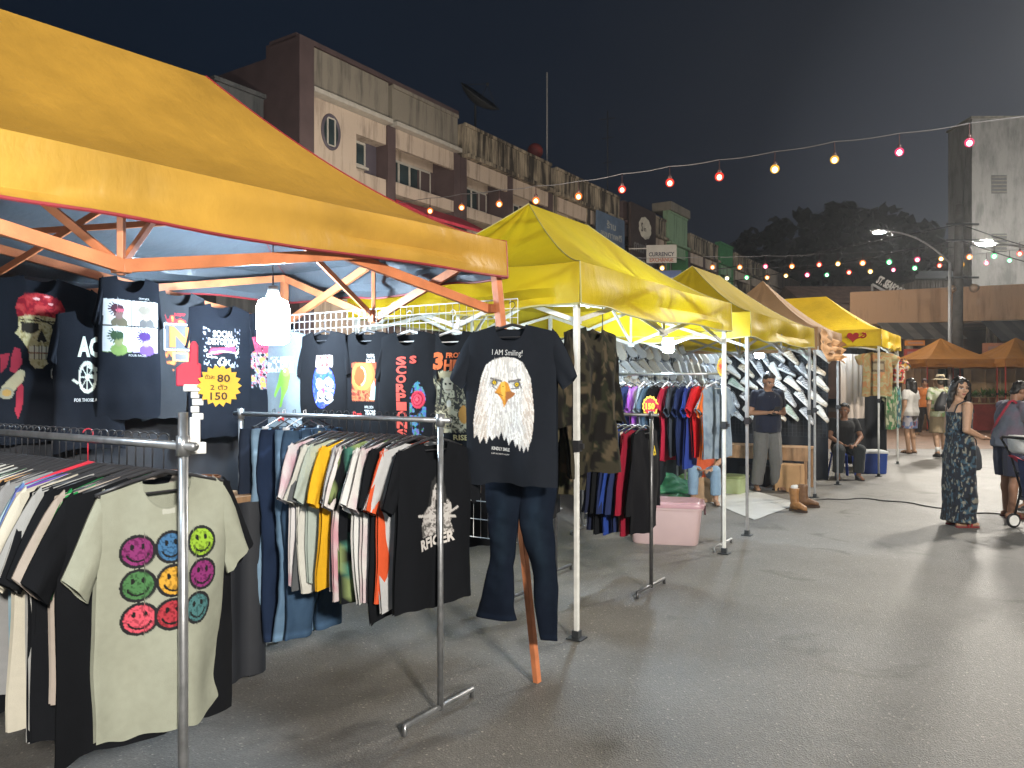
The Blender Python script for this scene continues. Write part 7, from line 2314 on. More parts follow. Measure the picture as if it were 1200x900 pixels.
def build_buildings():
    cream = streaked('cream_plaster', (0.46, 0.38, 0.31), (0.26, 0.21, 0.17), .2)
    parap = streaked('grey_plaster', (0.22, 0.20, 0.165), (0.12, 0.11, 0.095), .3)
    stained = streaked('stained_concrete', (0.40, 0.34, 0.25), (0.035, 0.03, 0.025), 1.0)
    maroon = mat('maroon_paint', (0.078, 0.054, 0.056), .6, 0, .15, 2)
    purple = mat('purple_grey_paint', (0.075, 0.065, 0.085), .6, 0, .15, 2)
    glass = mat('dark_window_glass', (0.03, 0.045, 0.05), .08, 0, .3, 2)
    alu = mat('pale_window_frame', (0.42, 0.40, 0.36), .45)
    gpaint = streaked('mint_plaster', (0.22, 0.34, 0.22), (0.12, 0.2, 0.13), .2)
    gdark = mat('green_paint', (0.05, 0.20, 0.08), .6, 0, .15, 2)
    shut = mat('roller_shutter_steel', (0.20, 0.20, 0.20), .5, .3, .2, 3)
    depth = 9.0

    def Q(t, out, z): return F0 + D * t + N * out + UP * z

    def slab(mb, t0, t1, o0, o1, z0, z1, mi=0):
        mb.box(Q((t0 + t1) / 2, (o0 + o1) / 2, (z0 + z1) / 2), (abs(t1 - t0), abs(o1 - o0), abs(z1 - z0)), (D, N, UP), mi)

    def window(r_, t0, t1, z0, z1, panes, out=-.9):
        mb = MB(); fw = .07
        slab(mb, t0, t1, out, out + .07, z1 - fw, z1); slab(mb, t0, t1, out, out + .07, z0, z0 + fw)
        for k in range(panes + 1):
            t = t0 + (t1 - t0) * k / panes
            slab(mb, t - fw / 2, t + fw / 2, out + .003, out + .065, z0 + fw, z1 - fw)
        w = mb.build('window', alu, r_)
        mb = MB(); slab(mb, t0 + .02, t1 - .02, out + .015, out + .03, z0 + .02, z1 - .02); mb.build('pane', glass, w)
        mb = MB(); slab(mb, t0 - .06, t1 + .06, out, out + .16, z0 - .08, z0); mb.build('sill', alu, w)

    def unit(label, bays, zt, zp, zl, mats, kind, win=True, col_mat=None, deep=depth, side=None):
        """one shophouse: parapet zp..zt, lintel bands, recessed loggias on two upper floors, shutters at street level"""
        t0 = bays[0]; t1 = bays[-1]
        pm, wm, cm = mats
        r_ = root('shophouse', Q(t0, 0, 0), label, 'building', 0, 'row of shophouses behind the stalls')
        mb = MB()
        slab(mb, t0, t1, -deep, -.95, 0, zp - .004)
        mb.build('main_block', wm, r_)
        mb = MB(); slab(mb, t0, t1, -.25, .10, zp, zt); slab(mb, t0, t1, -deep, -.25, zp - .002, zp + .25); mb.build('parapet', pm, r_)
        mb = MB(); slab(mb, t0, t1, -.9, .32, zp - .16, zp - .02); mb.build('cornice', alu if kind == 'cream' else pm, r_)
        mb = MB(); slab(mb, t0 - .002, t1 + .002, .10, .16, zt - .10, zt + .02); mb.build('coping', pm, r_)
        for zf in (zp, zp - 3.2):
            mb = MB(); slab(mb, t0, t1, -.06, .06, zf - .8, zf - .165); mb.build('lintel_band', wm, r_)
            mb = MB(); slab(mb, t0, t1, -.06, .06, zf - 2.35, zf - 1.95); slab(mb, t0, t1, -.9, -.06, zf - 2.36, zf - 2.22); mb.build('balustrade_band', wm, r_)
        mb = MB(); slab(mb, t0, t1, -.945, 1.5, zp - 6.55, zp - 6.35); mb.build('street_canopy', pm, r_)
        for t in bays:
            mb = MB(); slab(mb, t - .19, t + .19, -.92, .085, 0, zp - .17); mb.build('column', cm, r_)
        for i in range(len(bays) - 1):
            a, b = bays[i] + .19, bays[i + 1] - .19
            for fl, zf in enumerate((zp, zp - 3.2)):
                if win:
                    w_ = (b - a)
                    window(r_, a + .05, a + w_ * (.66 if (i + fl) % 3 else .92), zf - 1.66, zf - .82, 4 if (i + fl) % 3 else 5)
                    mb = MB(); slab(mb, b - w_ * .30, b - .003, -.94, -.84, zf - 1.95, zf - .81); mb.build('side_panel', maroon, r_)
            mb = MB()
            for k in range(24):
                z = .05 + k * .13
                slab(mb, a, b, -.945, -.90 + (.02 if k % 2 else 0), z, z + .13)
            mb.build('roller_shutter', shut, r_)
        return r_

    # first house, cream with the oval window
    zt, zp = 11.5, 10.28
    r_ = unit('cream and maroon shophouse with an oval window at the near end of the row', [3.55, 7.1], zt, zp, 0, (parap, cream, maroon), 'cream')
    mb = MB(); slab(mb, 0, 3.36, -.94, .07, 0, zp - .17)
    # front bay with an opening for a small loggia at its right side
    mb2 = MB()
    slab(mb2, 0, 2.0, -.94, .0, 0, zp - .17); slab(mb2, 2.0, 3.36, -.94, -.5, 0, zp - .17); slab(mb2, 2.0, 3.36, -.5, .0, zp - .8, zp - .17); slab(mb2, 2.0, 3.36, -.5, .0, 0, zp - 1.95)
    mb2.build('front_bay', cream, r_)
    window(r_, 2.05, 2.85, zp - 1.62, zp - .82, 1, -.5)
    mb = MB(); slab(mb, 2.86, 3.35, -.497, -.43, zp - 1.945, zp - .803); mb.build('side_panel', purple, r_)
    mb = MB(); slab(mb, 0.0, 3.36, -.25, .10, zp, zt); mb.build('parapet', parap, r_)
    mb = MB(); slab(mb, 0, 3.36, -.9, .32, zp - .16, zp - .02); mb.build('cornice', alu, r_)
    mb = MB(); slab(mb, 0, 3.36, -depth, -.945, 0, zp); mb.build('main_block', cream, r_)
    mb = MB(); slab(mb, -.55, -.005, -1.15, .30, 0, zt + .08); slab(mb, -.55, 7.1, -1.0, .16, zt + .022, zt + .16); slab(mb, -.55, -.01, -depth, -1.152, 0, zt - .3); mb.build('end_pier', maroon, r_)
    oc = Q(.92, .005, zp - 1.05)
    ring = [oc + D * (.34 * math.cos(a)) + UP * (.50 * math.sin(a)) for a in np.linspace(0, 2 * math.pi, 40)[:-1]]
    mb = MB(); mb.tube(ring, .055, 8, closed=True); w = mb.build('oval_window', purple, r_, smooth=True)
    mb = MB(); mb.prism([oc + (p - oc) * .97 + N * .008 for p in ring], N * .006); mb.build('pane', glass, w)
    mb = MB()
    for dx in (-.15, .15): slab(mb, .92 + dx - .025, .92 + dx + .025, .021, .045, zp - 1.48, zp - .62)
    slab(mb, .77, 1.07, .022, .043, zp - .66, zp - .62); slab(mb, .77, 1.07, .022, .043, zp - 1.48, zp - 1.44)
    mb.build('frame', alu, w)
    # red awning half way up
    aw = root('awning', Q(4.2, .1, 7.2), 'dark red awning on the cream shophouse above the amber canopy', 'awning')
    mb = MB(); mb.prism([Q(3.7, .12, 7.75), Q(3.7, 1.5, 7.05), Q(3.7, 1.5, 6.95), Q(3.7, .12, 7.6)], D * 3.6); mb.build('cloth', mat('red_awning_cloth', (0.42, 0.03, 0.06), .7, 0, .2, 3), aw)
    unit('weather-stained concrete shophouse with black streaked parapet, first of the two bays', [7.5, 10.66, 13.9], 11.35, 10.22, 0, (stained, cream, maroon), 'old')
    unit('stained shophouse with a plain streaked parapet beside the blue sign', [14.3, 17.5, 20.9], 11.3, 10.2, 0, (stained, cream, stained), 'old')
    unit('dark brown shophouse behind the tall brown sign', [21.3, 24.9], 11.2, 10.2, 0, (maroon, maroon, maroon), 'old')
    unit('narrow stained shophouse between the brown sign and the mint one', [25.3, 27.2], 11.2, 10.15, 0, (stained, cream, stained), 'old')
    unit('mint green shophouse with a grey cap', [27.6, 30.7], 11.9, 10.1, 0, (gpaint, gpaint, gdark), 'old')
    unit('grey stained shophouse right of the mint one', [31.1, 33.9, 36.6], 11.1, 10.1, 0, (stained, cream, maroon), 'old')
    unit('dark green shophouse far along the row', [37.0, 39.9], 11.5, 10.1, 0, (gdark, gpaint, gdark), 'old')
    unit('pale shophouse beyond the dark green one', [40.3, 44.5, 48.7], 11.2, 10.1, 0, (stained, cream, stained), 'old')
    unit('last pale shophouse at the end of the row', [49.3, 54.5, 60.5], 11.2, 10.0, 0, (cream, cream, stained), 'old')
    mb = MB(); mb.box(Q(29.1, -.3, 12.15), (3.2, 1.2, .5), (D, N, UP)); tag(mb.build('rooftop_box', parap), 'grey rooftop cap above the mint green shophouse', 'roof structure')
    # neighbour behind, left of the first house
    mb = MB(); q0 = Q(-1.0, -3.0, 0)
    mb.box(Q(-1.4, -3.2, 5.0), (1.6, 4, 10.0), (D, N, UP)); mb.box(Q(-1.45, -3.2, 10.06), (1.75, 4.2, .12), (D, N, UP)); mb.box(Q(-1.4, -1.1, 9.0), (1.5, .3, .1), (D, N, UP))
    tag(mb.build('neighbour_building', streaked('dim_concrete', (0.08, 0.085, 0.09), (0.035, 0.04, 0.045), .8)), 'weathered concrete building end left of the cream shophouse', 'building')

    # signs on the row
    sb = root('shop_sign', Q(19.2, .2, 8.2), 'blue signboard with pale lettering between the shophouses', 'sign', 0, 'signboards on the shophouse row')
    mb = MB(); slab(mb, 17.75, 20.75, .34, .46, 7.0, 10.0); mb.build('board', mat('blue_grey_sign', (0.09, 0.14, 0.22), .5, 0, .2, 2), sb)
    mb = MB(); ink = mat('pale_sign_ink', (.36, .38, .36), .6)
    flat_text(mb, "\u0e23\u0e49\u0e32\u0e19", Q(19.2, .465, 9.5), D, UP, 1.0, .40, 0, bold=.02); mb.build('lettering', ink, sb); mb = MB(); flat_text(mb, "\u0e2a\u0e38\u0e02\u0e20\u0e32\u0e1e\u0e14\u0e35", Q(19.2, .465, 8.95), D, UP, 2.4, .45, 0, bold=.02)
    mb.build('lettering', ink, sb)
    mb = MB(); slab(mb, 18.0, 20.5, .462, .468, 7.2, 8.2); mb.build('picture_panel', mat('brown_photo_print', (.16, .12, .09), .6, 0, .7, 1.5), sb)
    bs = root('shop_sign', Q(23, .2, 8), 'tall dark brown signboard with a white cloud emblem and grey lettering', 'sign', 0, 'signboards on the shophouse row')
    mb = MB(); slab(mb, 21.5, 24.8, .34, .48, 6.3, 11.15); mb.build('board', mat('dark_brown_sign', (0.050, 0.036, 0.034), .5, 0, .2, 2), bs)
    mb = MB(); c = Q(23.3, .49, 10.05); pts = []
    for k in range(48):
        a = 2 * math.pi * k / 48; rr = .78 + .07 * abs(math.sin(a * 5)); pts.append(c + D * (rr * math.cos(a)) + UP * (rr * .72 * math.sin(a)))
    mb.prism(pts, N * .006, 0)
    flat_text(mb, "S", c + N * .011 - D * .42, D, UP, .26, .50, 1, bold=.03); flat_text(mb, "in", c + N * .011 - D * .05 - UP * .05, D, UP, .30, .26, 1, bold=.02)
    em = mb.build('cloud_emblem', [mat('cloud_white', (.58, .56, .48), .6), mat('dark_ink', (.05, .04, .04), .6)], bs)
    mb = MB(); gi = mat('grey_sign_ink', (.20, .20, .20), .6); pi_ = mat('pale_sign_ink', (.36, .38, .36), .6)
    flat_text(mb, "\u0e01\u0e32\u0e41\u0e1f \u0e0a\u0e32", Q(23.1, .486, 8.95), D, UP, 2.5, .62, 0, bold=.03); flat_text(mb, "\u0e40\u0e1a\u0e40\u0e01\u0e2d\u0e23\u0e35\u0e48", Q(23.1, .486, 8.2), D, UP, 2.5, .62, 0, bold=.03)
    flat_text(mb, "COFFEE TEA", Q(23.2, .486, 7.6), D, UP, 2.2, .24, 1, bold=.03); flat_text(mb, "BAKERY", Q(23.2, .486, 7.1), D, UP, 1.4, .24, 1, bold=.03)
    mb.build('lettering', [gi, pi_], bs)
    # projecting currency board, at right angles to the row and facing the camera
    ce = root('shop_sign', Q(25.2, .6, 8), 'projecting signboard lettered CURRENCY EXCHANGE', 'sign', 0, 'signboards on the shophouse row')
    a = at(757.5, 298, 39.5); ux = Vector((1, -.12, 0)).normalized(); fr_ = Vector((-.12, -1, 0)).normalized()
    w, h = 1.52, .92; c = a + ux * w / 2
    mb = MB(); mb.box(c, (w, .12, h), (ux, -fr_, UP)); mb.bar(c - ux * w / 2 + UP * .3, c - ux * (w / 2 + .9) + UP * .3 , .05); mb.build('board', mat('grey_white_sign', (.42, .41, .38), .5, 0, .1, 2), ce)
    mb = MB(); b = c + fr_ * .066
    flat_text(mb, "CURRENCY", b + UP * -.02, ux, UP, 1.30, .22, 0, bold=.03); flat_text(mb, "EXCHANGE", b - UP * .30, ux, UP, 1.2, .22, 1, bold=.03); mb.build('lettering', [mat('navy_ink', (.03, .035, .06), .6), mat('brick_ink', (.32, .10, .06), .6)], ce)
    c2 = a + ux * 1.2 - UP * 1.25
    s2 = root('shop_sign', c2, 'small blue and white signboard below the currency board', 'sign', 0, 'signboards on the shophouse row')
    mb = MB(); mb.box(c2, (1.1, .10, .8), (ux, -fr_, UP)); mb.build('board', mat('blue_sign', (.05, .10, .28), .5), s2)
    mb = MB(); mb.box(c2 + fr_ * .054 - UP * .16 + ux * .06, (.9, .006, .36), (ux, -fr_, UP)); mb.build('white_field', mat('grey_white_panel', (.45, .45, .46), .5), s2)
    # roof furniture
    mb = MB(); q = at(641, 185, 37); mb.tube([Vector((q.x, q.y, 9.9)), Vector((q.x, q.y, 1.6 + 365 / 900 * 37))], .04, 6)
    tag(mb.build('radio_mast', GREYPAINT), 'thin straight mast on the roof of the stained shophouse', 'mast', 'rooftop masts')
    mb = MB(); q = at(712, 220, 44); top = 1.6 + 320 / 900 * 44; mb.tube([Vector((q.x, q.y, 9.9)), Vector((q.x, q.y, top))], .035, 6)
    for z, l in ((top - .5, .9), (top - 1.6, .7), (top - 3.0, .5)): mb.tube([Vector((q.x - l / 2, q.y, z)), Vector((q.x + l / 2, q.y, z + .1))], .025, 5)
    tag(mb.build('tv_antenna', DARKSTEEL), 'tall thin aerial with crossbars above the brown sign', 'antenna', 'rooftop masts')
    dq = at(557, 122, 34); r_ = root('satellite_dish', Vector((dq.x, dq.y, 10.2)), 'dark mesh satellite dish on the shophouse roof', 'satellite dish')
    ax = Vector((.55, -.35, .75)).normalized()
    mb = MB(); mb.lathe(dq, [(.08, .0), (.4, .06), (.75, .20), (1.0, .38), (1.02, .40), (.75, .22), (.4, .08), (.08, .02)], 28, axis=ax, caps=False); mb.build('dish', mat('dish_mesh_dark', (.05, .055, .06), .6), r_, smooth=True)
    mb = MB(); mb.tube([Vector((dq.x, dq.y, 10.0)), dq - UP * .05], .05, 8); o = ax.orthogonal().normalized()
    for k in range(3):
        a = k * 2.1; e_ = o * math.cos(a) + ax.cross(o) * math.sin(a); mb.tube([dq + e_ * .95 + ax * .36, dq + ax * 1.0], .014, 5)
    mb.ball(dq + ax * 1.0, .07, 8, 6); mb.build('mount', DARKSTEEL, r_)
    mb = MB(); q = at(627, 180, 36); mb.ball((q.x, q.y, q.z + .1), .38, 14, 10); mb.tube([(q.x, q.y, 9.8), (q.x, q.y, q.z)], .04, 6); tag(mb.build('warning_ball', mat('dull_red_paint', (.18, .03, .03), .6), smooth=True), 'dull red round vent on the shophouse roof', 'roof vent')

    # --- right background: concrete tower, low market hall
    p0 = at(1139, 450, 46); X = Vector((1, -.02, 0)).normalized(); Y = Vector((.02, 1, 0)).normalized(); c = p0 + X * 5.0 + Y * 1.3
    tw = root('concrete_tower', Vector((c.x, c.y, 0)), 'tall bare grey concrete tower at the right edge', 'building')
    mb = MB(); mb.box(Vector((c.x, c.y, 8.75)), (10, 2.6, 17.5), (X, Y, UP)); mb.build('walls', streaked('tower_concrete', (0.26, 0.25, 0.235), (0.15, 0.147, 0.14), .5, sx=.7), tw)
    mb = MB(); mb.box(Vector((c.x, c.y, 17.56)), (10.2, 2.8, .12), (X, Y, UP)); mb.build('coping', _M['grey_plaster'], tw)
    for t, z0, z1 in ((1.6, 9.5, 10.6), (1.6, 13.0, 14.1), (5.0, 9.5, 10.6), (5.0, 13.0, 14.1)):
        mb = MB(); f = Vector((p0.x, p0.y, 0)) + X * t - Y * .012; mb.box(f + UP * ((z0 + z1) / 2), (.9, .02, z1 - z0), (X, Y, UP)); w = mb.build('vent_opening', mat('dim_opening', (.10, .10, .10), .8), tw)
        mb = MB()
        for k in range(5): mb.box(f - Y * .02 + UP * (z0 + .1 + k * .22), (.9, .03, .05), (X, Y, UP))
        mb.build('louvre', _M['grey_plaster'], w)
    mh = root('market_hall', at(1060, 450, 33).xy.to_3d(), 'low market hall with a broad tan fascia behind the tents', 'building')
    tanf = streaked('tan_fascia_paint', (0.42, 0.26, 0.15), (0.30, 0.18, 0.10), .2)
    a = at(996, 450, 34); b = at(1300, 450, 30); X = (b - a); X.z = 0; L = X.length; X.normalize(); Y = Vector((-X.y, X.x, 0)); c = (a + b) / 2; c.z = 0
    mb = MB(); mb.box(c + UP * 4.95 + Y * .2, (L, .3, 1.45), (X, Y, UP)); mb.build('fascia', tanf, mh, bevel=.02)
    mb = MB(); mb.box(c + UP * 5.60 + Y * 4, (L, 7.4, .2), (X, Y, UP)); mb.build('roof', parap, mh)
    mb = MB(); mb.box(c + UP * 2.1 + Y * 5.5, (L, .3, 4.2), (X, Y, UP)); mb.box(c + UP * 4.2 + Y * 3, (L - .1, 5, .06), (X, Y, UP)); mb.build('back_wall', mat('dim_hall_wall', (0.16, 0.10, 0.06), .8, 0, .3, 1), mh)
    for k in range(6):
        q = a.xy.to_3d() + X * (L * (k + .5) / 6) + Y * .6
        mb = MB(); mb.box(q + UP * 2.1, (.35, .35, 4.2), (X, Y, UP)); mb.build('column', stained, mh)
    # striped grey awning and coloured stall fronts beneath
    for (x0, x1, y0, y1, Y_, cols, lab) in ((1028, 1112, 378, 399, 31.5, ((.20, .19, .17), (.11, .11, .11)), 'grey striped awning under the market hall fascia'), (1150, 1230, 376, 402, 30.5, ((.05, .055, .06), (.08, .08, .085)), 'dark awning at the right side of the market hall')):
        aw = root('awning', at((x0 + x1) / 2, (y0 + y1) / 2, Y_), lab, 'awning', 0, 'awnings of the market hall')
        mb = MB(); n_ = 7
        for k in range(n_):
            p_ = at(x0 + (x1 - x0) * k / n_, y0, Y_ + .9); q_ = at(x0 + (x1 - x0) * (k + 1) / n_, y0, Y_ + .9)
            p2 = p_ + Vector((0, -1.3, -(y1 - y0) / 900 * Y_)); q2 = q_ + Vector((0, -1.3, -(y1 - y0) / 900 * Y_))
            mb.prism([p_, q_, q2, p2], Vector((0, 0, -.03)), k % 2)
        mb.build('cloth', [mat('awning_%d_%d' % (x0, i), cc, .8, 0, .2, 2) for i, cc in enumerate(cols)], aw)
    # stall front with orange and red boards, warm inside
    for (x0, x1, y0, y1, Y_, col, lab, nm) in ((1061, 1083, 399, 405, 30.5, (.75, .25, .04), 'orange sign strip under the striped awning', 'sign_board'), (1060, 1084, 409, 420, 30, (.42, .07, .05), 'red stall board beyond the yellow tent', 'sign_board'), (1152, 1200, 402, 416, 29, (.55, .22, .12), 'salmon coloured stall board behind the orange tents', 'sign_board')):
        p_ = at(x0, y1, Y_); q_ = at(x1, y0, Y_); cc = (p_ + q_) / 2
        mb = MB(); mb.box(cc, (q_.x - p_.x, .12, q_.z - p_.z), None); mb.box(cc - Vector((0, .063, 0)), ((q_.x - p_.x) * .8, .006, (q_.z - p_.z) * .45), None, 1)
        tag(mb.build(nm, [mat('board_%d_%d' % (x0, y0), col, .6, 0, .15, 3), mat('board_pale_%d' % x0, tuple(np.array(col) * .6 + .12), .6)]), lab, 'sign', 'boards of the market hall stalls')
    # shop interior screens under the hall
    for (x0, x1, Y_, h, col, lab) in ((1058, 1098, 30.8, 2.3, (.34, .22, .13), 'tan stall partition behind the shoppers'), (1100, 1126, 31, 2.6, (.05, .07, .05), 'dark green stall partition behind the straw hat man'), (1128, 1215, 30.4, 2.2, (.45, .30, .16), 'pale yellow stall partition behind the orange tents')):
        p_ = at(x0, 450, Y_); q_ = at(x1, 450, Y_)
        mb = MB(); mb.box(((p_.x + q_.x) / 2, Y_, h / 2 + .01), (q_.x - p_.x, .1, h)); 
        for k in range(5): mb.box((p_.x + (q_.x - p_.x) * (k + .5) / 5, Y_ - .06, h / 2), (.04, .03, h * .96))
        tag(mb.build('partition', mat('partition_%d' % x0, col, .8, 0, .35, 1.2)), lab, 'partition', 'stall partitions')
    # counter with goods under the orange tents
    ct = root('market_counter', at(1140, 450, 26).xy.to_3d(), 'red draped market counter under the orange tents', 'counter')
    p_ = at(1118, 450, 26.5); q_ = at(1230, 450, 26.5)
    mb = MB(); mb.box(((p_.x + q_.x) / 2, 26.9, .45), (q_.x - p_.x, .8, .9)); mb.build('drape', mat('counter_red', (.30, .04, .03), .8, 0, .3, 3), ct)
    mb = MB(); mb.box(((p_.x + q_.x) / 2, 26.9, .92), (q_.x - p_.x + .1, .9, .04)); mb.build('top', wood_(), ct)
    rng = random.Random(8)
    for i, px in enumerate((1133, 1143, 1153, 1163, 1174, 1190)):
        b0 = at(px, 450, 26.7); lab = ['potted plant with pale leaves at the left end of the red counter', 'bushy potted plant second from the left on the red counter', 'potted plant in the middle of the red counter, left one', 'potted plant in the middle of the red counter, right one', 'potted plant beside the man with bowed head on the counter', 'potted plant at the right end of the red counter'][i]
        potted((b0.x, 26.7, .945), .34 + .12 * rng.random(), rng, lab)
    # utility pole, wires, corrugated shed, tilted sign, trees
    p_ = at(1122, 450, 29)
    up = root('utility_pole', (p_.x, p_.y, 0), 'dark concrete utility pole in front of the tower', 'utility pole')
    mb = MB(); mb.tube([(p_.x, p_.y, 0), (p_.x, p_.y, 4), (p_.x + .08, p_.y, 1.6 + 210 / 900 * 29)], [.22, .19, .14], 12); mb.build('shaft', mat('dark_pole_concrete', (0.07, 0.065, 0.06), .85, 0, .3, 4), up, smooth=True)
    for z in (7.6, 7.0, 5.6):
        mb = MB(); mb.bar((p_.x - .5, p_.y - .16, z), (p_.x + .7, p_.y - .16, z), .07); mb.build('crossarm', DARKSTEEL, up)
    for (x_, z) in ((-.35, 5.15), (.5, 5.2)):
        mb = MB(); c = Vector((p_.x + x_, p_.y - .3, z)); mb.lathe(c, [(.05, .10), (.14, .02), (.17, -.12), (.15, -.13)], 14, axis=Vector((0, -1, 0)), caps=False); mb.build('loudspeaker', mat('tan_metal', (.35, .24, .15), .5), up, smooth=True)
    for i, (z0, x1, y1, z1) in enumerate(((8.0, 26, 44, 15), (7.6, 28, 30, 7.2), (7.0, 28, 30, 6.6), (7.6, -2, 60, 9.8), (7.0, -1, 62, 9.2))):
        mb = MB(); a = Vector((p_.x, p_.y - .16, z0)); b = Vector((x1, y1, z1)); pts = [a.lerp(b, k / 16) - UP * (1.0 * math.sin(math.pi * k / 16)) for k in range(17)]
        mb.tube(pts, .02, 5); tag(mb.build('overhead_wire', CABLE), ['wire sagging from the utility pole up to the concrete tower', 'upper wire running right from the utility pole', 'lower wire running right from the utility pole', 'upper wire running left from the pole to the shophouses', 'lower wire running left from the pole to the shophouses'][i], 'wire', 'overhead wires')
    mb = MB(); a = at(1071, 450, 40); b = at(1116, 450, 40); G = []
    n_ = 60
    sh = root('corrugated_shed', at(1092, 450, 40).xy.to_3d(), 'corrugated metal shed above the market hall roof', 'shed')
    G = np.zeros((n_, 2, 3))
    for i in range(n_):
        x = a.x + (b.x - a.x) * i / (n_ - 1); G[i, 0] = (x, 40 + .05 * math.sin(i * 1.6), 1.6 + 122 / 900 * 40); G[i, 1] = (x, 40 + .05 * math.sin(i * 1.6), 3.0)
    mb.grid(G); mb.box(((a.x + b.x) / 2, 42, 5.0), (b.x - a.x - .1, 3.8, 3.9)); mb.build('wall', streaked('grey_sheet_metal', (.28, .27, .25), (.14, .13, .12), .6), sh)
    mb = MB(); mb.box(((a.x + b.x) / 2, 41.6, 7.12), (b.x - a.x + .5, 4.4, .22)); mb.box(((a.x + b.x) / 2, 39.7, 7.3), (b.x - a.x + .2, .6, .2)); mb.build('roof', DARKSTEEL, sh)
    lb = root('roof_block', at(965, 450, 52).xy.to_3d(), 'long low brown roofed building behind the golden tent', 'building')
    a = at(925, 450, 54); b = at(1075, 450, 50)
    mb = MB(); c = (a + b) / 2; mb.box((c.x, c.y + 3, 3.9), (b.x - a.x, 6, 7.8 - 1.2)); mb.build('walls', mat('brick_wall_dim', (.13, .08, .06), .85, 0, .3, 2), lb)
    mb = MB(); mb.prism([(a.x, c.y - .6, 7.0), (a.x, c.y + 3, 8.6), (a.x, c.y + 6.5, 7.0)], (b.x - a.x, 0, 0)); mb.build('roof', mat('brown_roof_sheet', (.20, .12, .09), .7, 0, .3, 2), lb)
    ts = root('roof_sign', at(1035, 342, 36), 'white lettered sign leaning on its frame above the market hall', 'sign')
    a = at(1022, 333, 36); b = at(1056, 352, 35.6); u = (b - a).normalized(); v = UP - u * u.dot(UP); v.normalize(); c = (a + b) / 2; w = (b - a).length; nn = u.cross(v)
    mb = MB(); mb.box(c, (w, .08, .10), (u, nn, v)); mb.bar(a, a - UP * 1.0, .08); mb.bar(b, b - UP * .5, .08); mb.build('frame', GREYPAINT, ts)
    mb = MB(); flat_text(mb, "ST. SEAFOOD", c + v * .32 - nn * .02 - Vector((0, .05, 0)), u, v, w * .92, .40, 0, bold=.05); mb.build('lettering', mat('white_sign_letters', (.65, .65, .62), .5), ts)


def wood_():
    return _M['brown_board']


def potted(b, h, rng, label):
    r_ = root('potted_plant', b, label, 'plant', 0, 'potted plants on the red counter')
    mb = MB(); b = Vector(b); mb.lathe(b, [(.07, 0), (.10, .16), (.11, .16), (.11, .18), (.09, .18), (.085, .14)], 14); mb.build('pot', mat('clay_pot', (.25, .11, .06), .8), r_, smooth=True)
    mb = MB()
    for k in range(70):
        a = rng.uniform(0, 6.28); e_ = rng.uniform(.2, 1.4); l = h * rng.uniform(.6, 1.1)
        d = Vector((math.cos(a) * math.cos(e_), math.sin(a) * math.cos(e_), math.sin(e_))); w = d.cross(UP).normalized() * .028
        p = b + UP * .16 + d * l * .35; q = b + UP * .16 + d * l - UP * .06 * rng.random()
        mm = (p + q) / 2
        mb.add([p, mm + w, q, mm - w], [(0, 1, 2, 3)])
    mb.build('foliage', mat('leaf_green', (.07, .16, .03), .6, 0, .5, 9), r_)


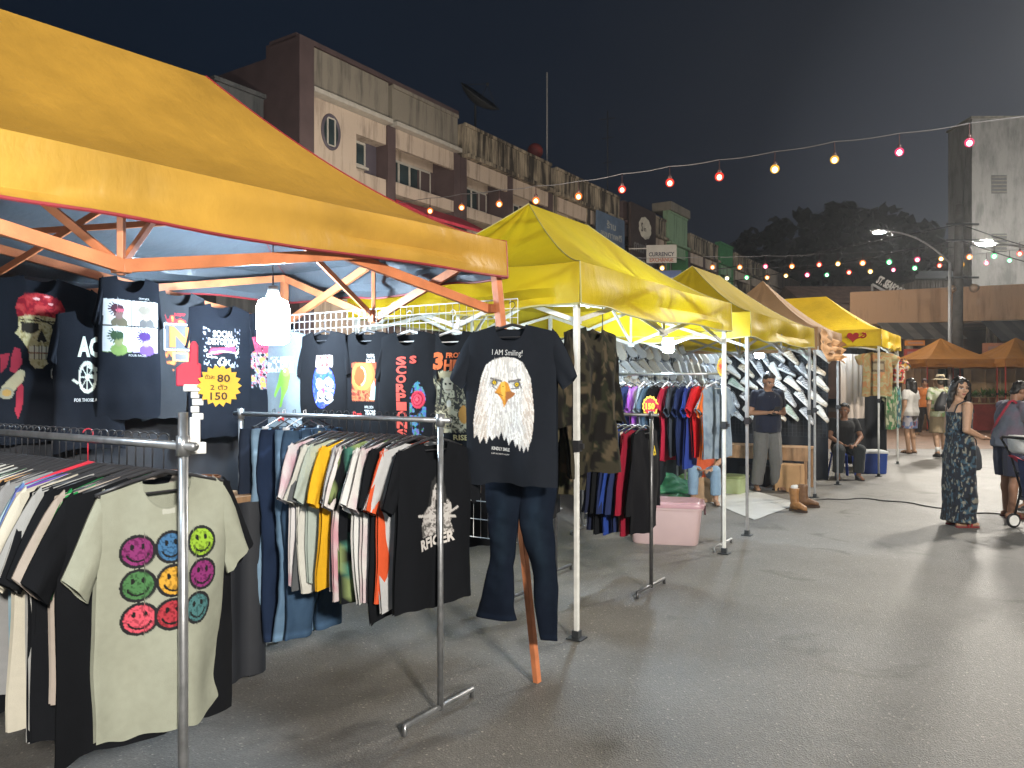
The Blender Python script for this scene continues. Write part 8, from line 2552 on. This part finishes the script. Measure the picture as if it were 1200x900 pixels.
def build_hill():
    """wooded hill, only a dark outline against the sky"""
    rng = random.Random(5)
    hx = lambda x: 1.6 + 150 / 900 * (max(0, 215 - 1.15 * abs(x - 1000) ** 1.0 * .9) if False else 0)
    n_, m_ = 60, 24
    G = np.zeros((n_, m_, 3))

    def height(px):
        prof = [(560, 20), (760, 70), (850, 150), (905, 195), (960, 215), (1010, 208), (1060, 180), (1110, 160), (1200, 150), (1400, 90)]
        return np.interp(px, [p[0] for p in prof], [p[1] for p in prof])
    Y0 = 170
    for i in range(n_):
        px = 520 + 900 * i / (n_ - 1)
        for j in range(m_):
            t = j / (m_ - 1)
            Y = 110 + 130 * t
            x = (px - 600) / 900 * Y0
            z = height(px) / 900 * Y0 * math.sin(min(1, t * 1.9) * math.pi / 2) * (1 if t < .55 else 1 - (t - .55) * .6)
            z *= .9
            G[i, j] = (x, Y, z - .3)
    mb = MB(); mb.grid(G)
    tag(mb.build('hill', mat('dark_hillside', (.020, .026, .018), .9, 0, .5, .1), smooth=True), kind='structure')
    mb = MB()
    for k in range(420):
        i = rng.randrange(2, n_ - 2); j = rng.randrange(2, int(m_ * .62))
        c = Vector(G[i, j]) + Vector((rng.uniform(-1.5, 1.5), rng.uniform(-2, 2), 0)); r_ = rng.uniform(1.8, 4.2)
        for q in range(34):
            v = Vector((rng.gauss(0, 1), rng.gauss(0, 1), rng.gauss(0, 1))).normalized()
            v.z = abs(v.z) if rng.random() < .8 else v.z
            p = c + Vector((v.x * r_ * .8, v.y * r_ * .8, v.z * r_ * 1.2 + r_ * .6)) * rng.uniform(.75, 1.05)
            a = Vector((rng.gauss(0, 1), rng.gauss(0, 1), rng.gauss(0, 1))).normalized() * r_ * .34; b = v.cross(a)
            b = b.normalized() * r_ * .28 if b.length > .01 else a.orthogonal().normalized() * r_ * .28
            mb.add([p - a, p + b, p + a, p - b], [(0, 1, 2, 3)])
    tag(mb.build('woodland', mat('dark_foliage', (.022, .034, .016), .9, 0, .4, .3)), 'dark far-off woodland covering the hill behind the market', 'woodland', kind='stuff')


def build_haze():
    """thin haze volume added for glow round the lamps and lifted darks"""
    mt, n, l, p = nodes_of('night_haze')
    n.remove(p)
    v = n.new('ShaderNodeVolumePrincipled'); v.inputs['Density'].default_value = HAZE; v.inputs['Color'].default_value = (.86, .90, .95, 1); v.inputs['Anisotropy'].default_value = .55
    l.new(v.outputs[0], n['Material Output'].inputs['Volume'])
    mb = MB(); mb.box((20, 118, 24), (420, 264, 50.6)); o = mb.build('haze', mt, loc=(20, 118, 24)); tag(o, kind='stuff')


# ------------------------------------------------------------------ BUILD
build_ground()
build_tents()
build_buildings_later = True
build_walls_of_shirts()
build_rack_stock()
build_shoes()
build_misc()
build_buildings()
build_hill()
build_people()
build_lamps()
if HAZE:
    build_haze()
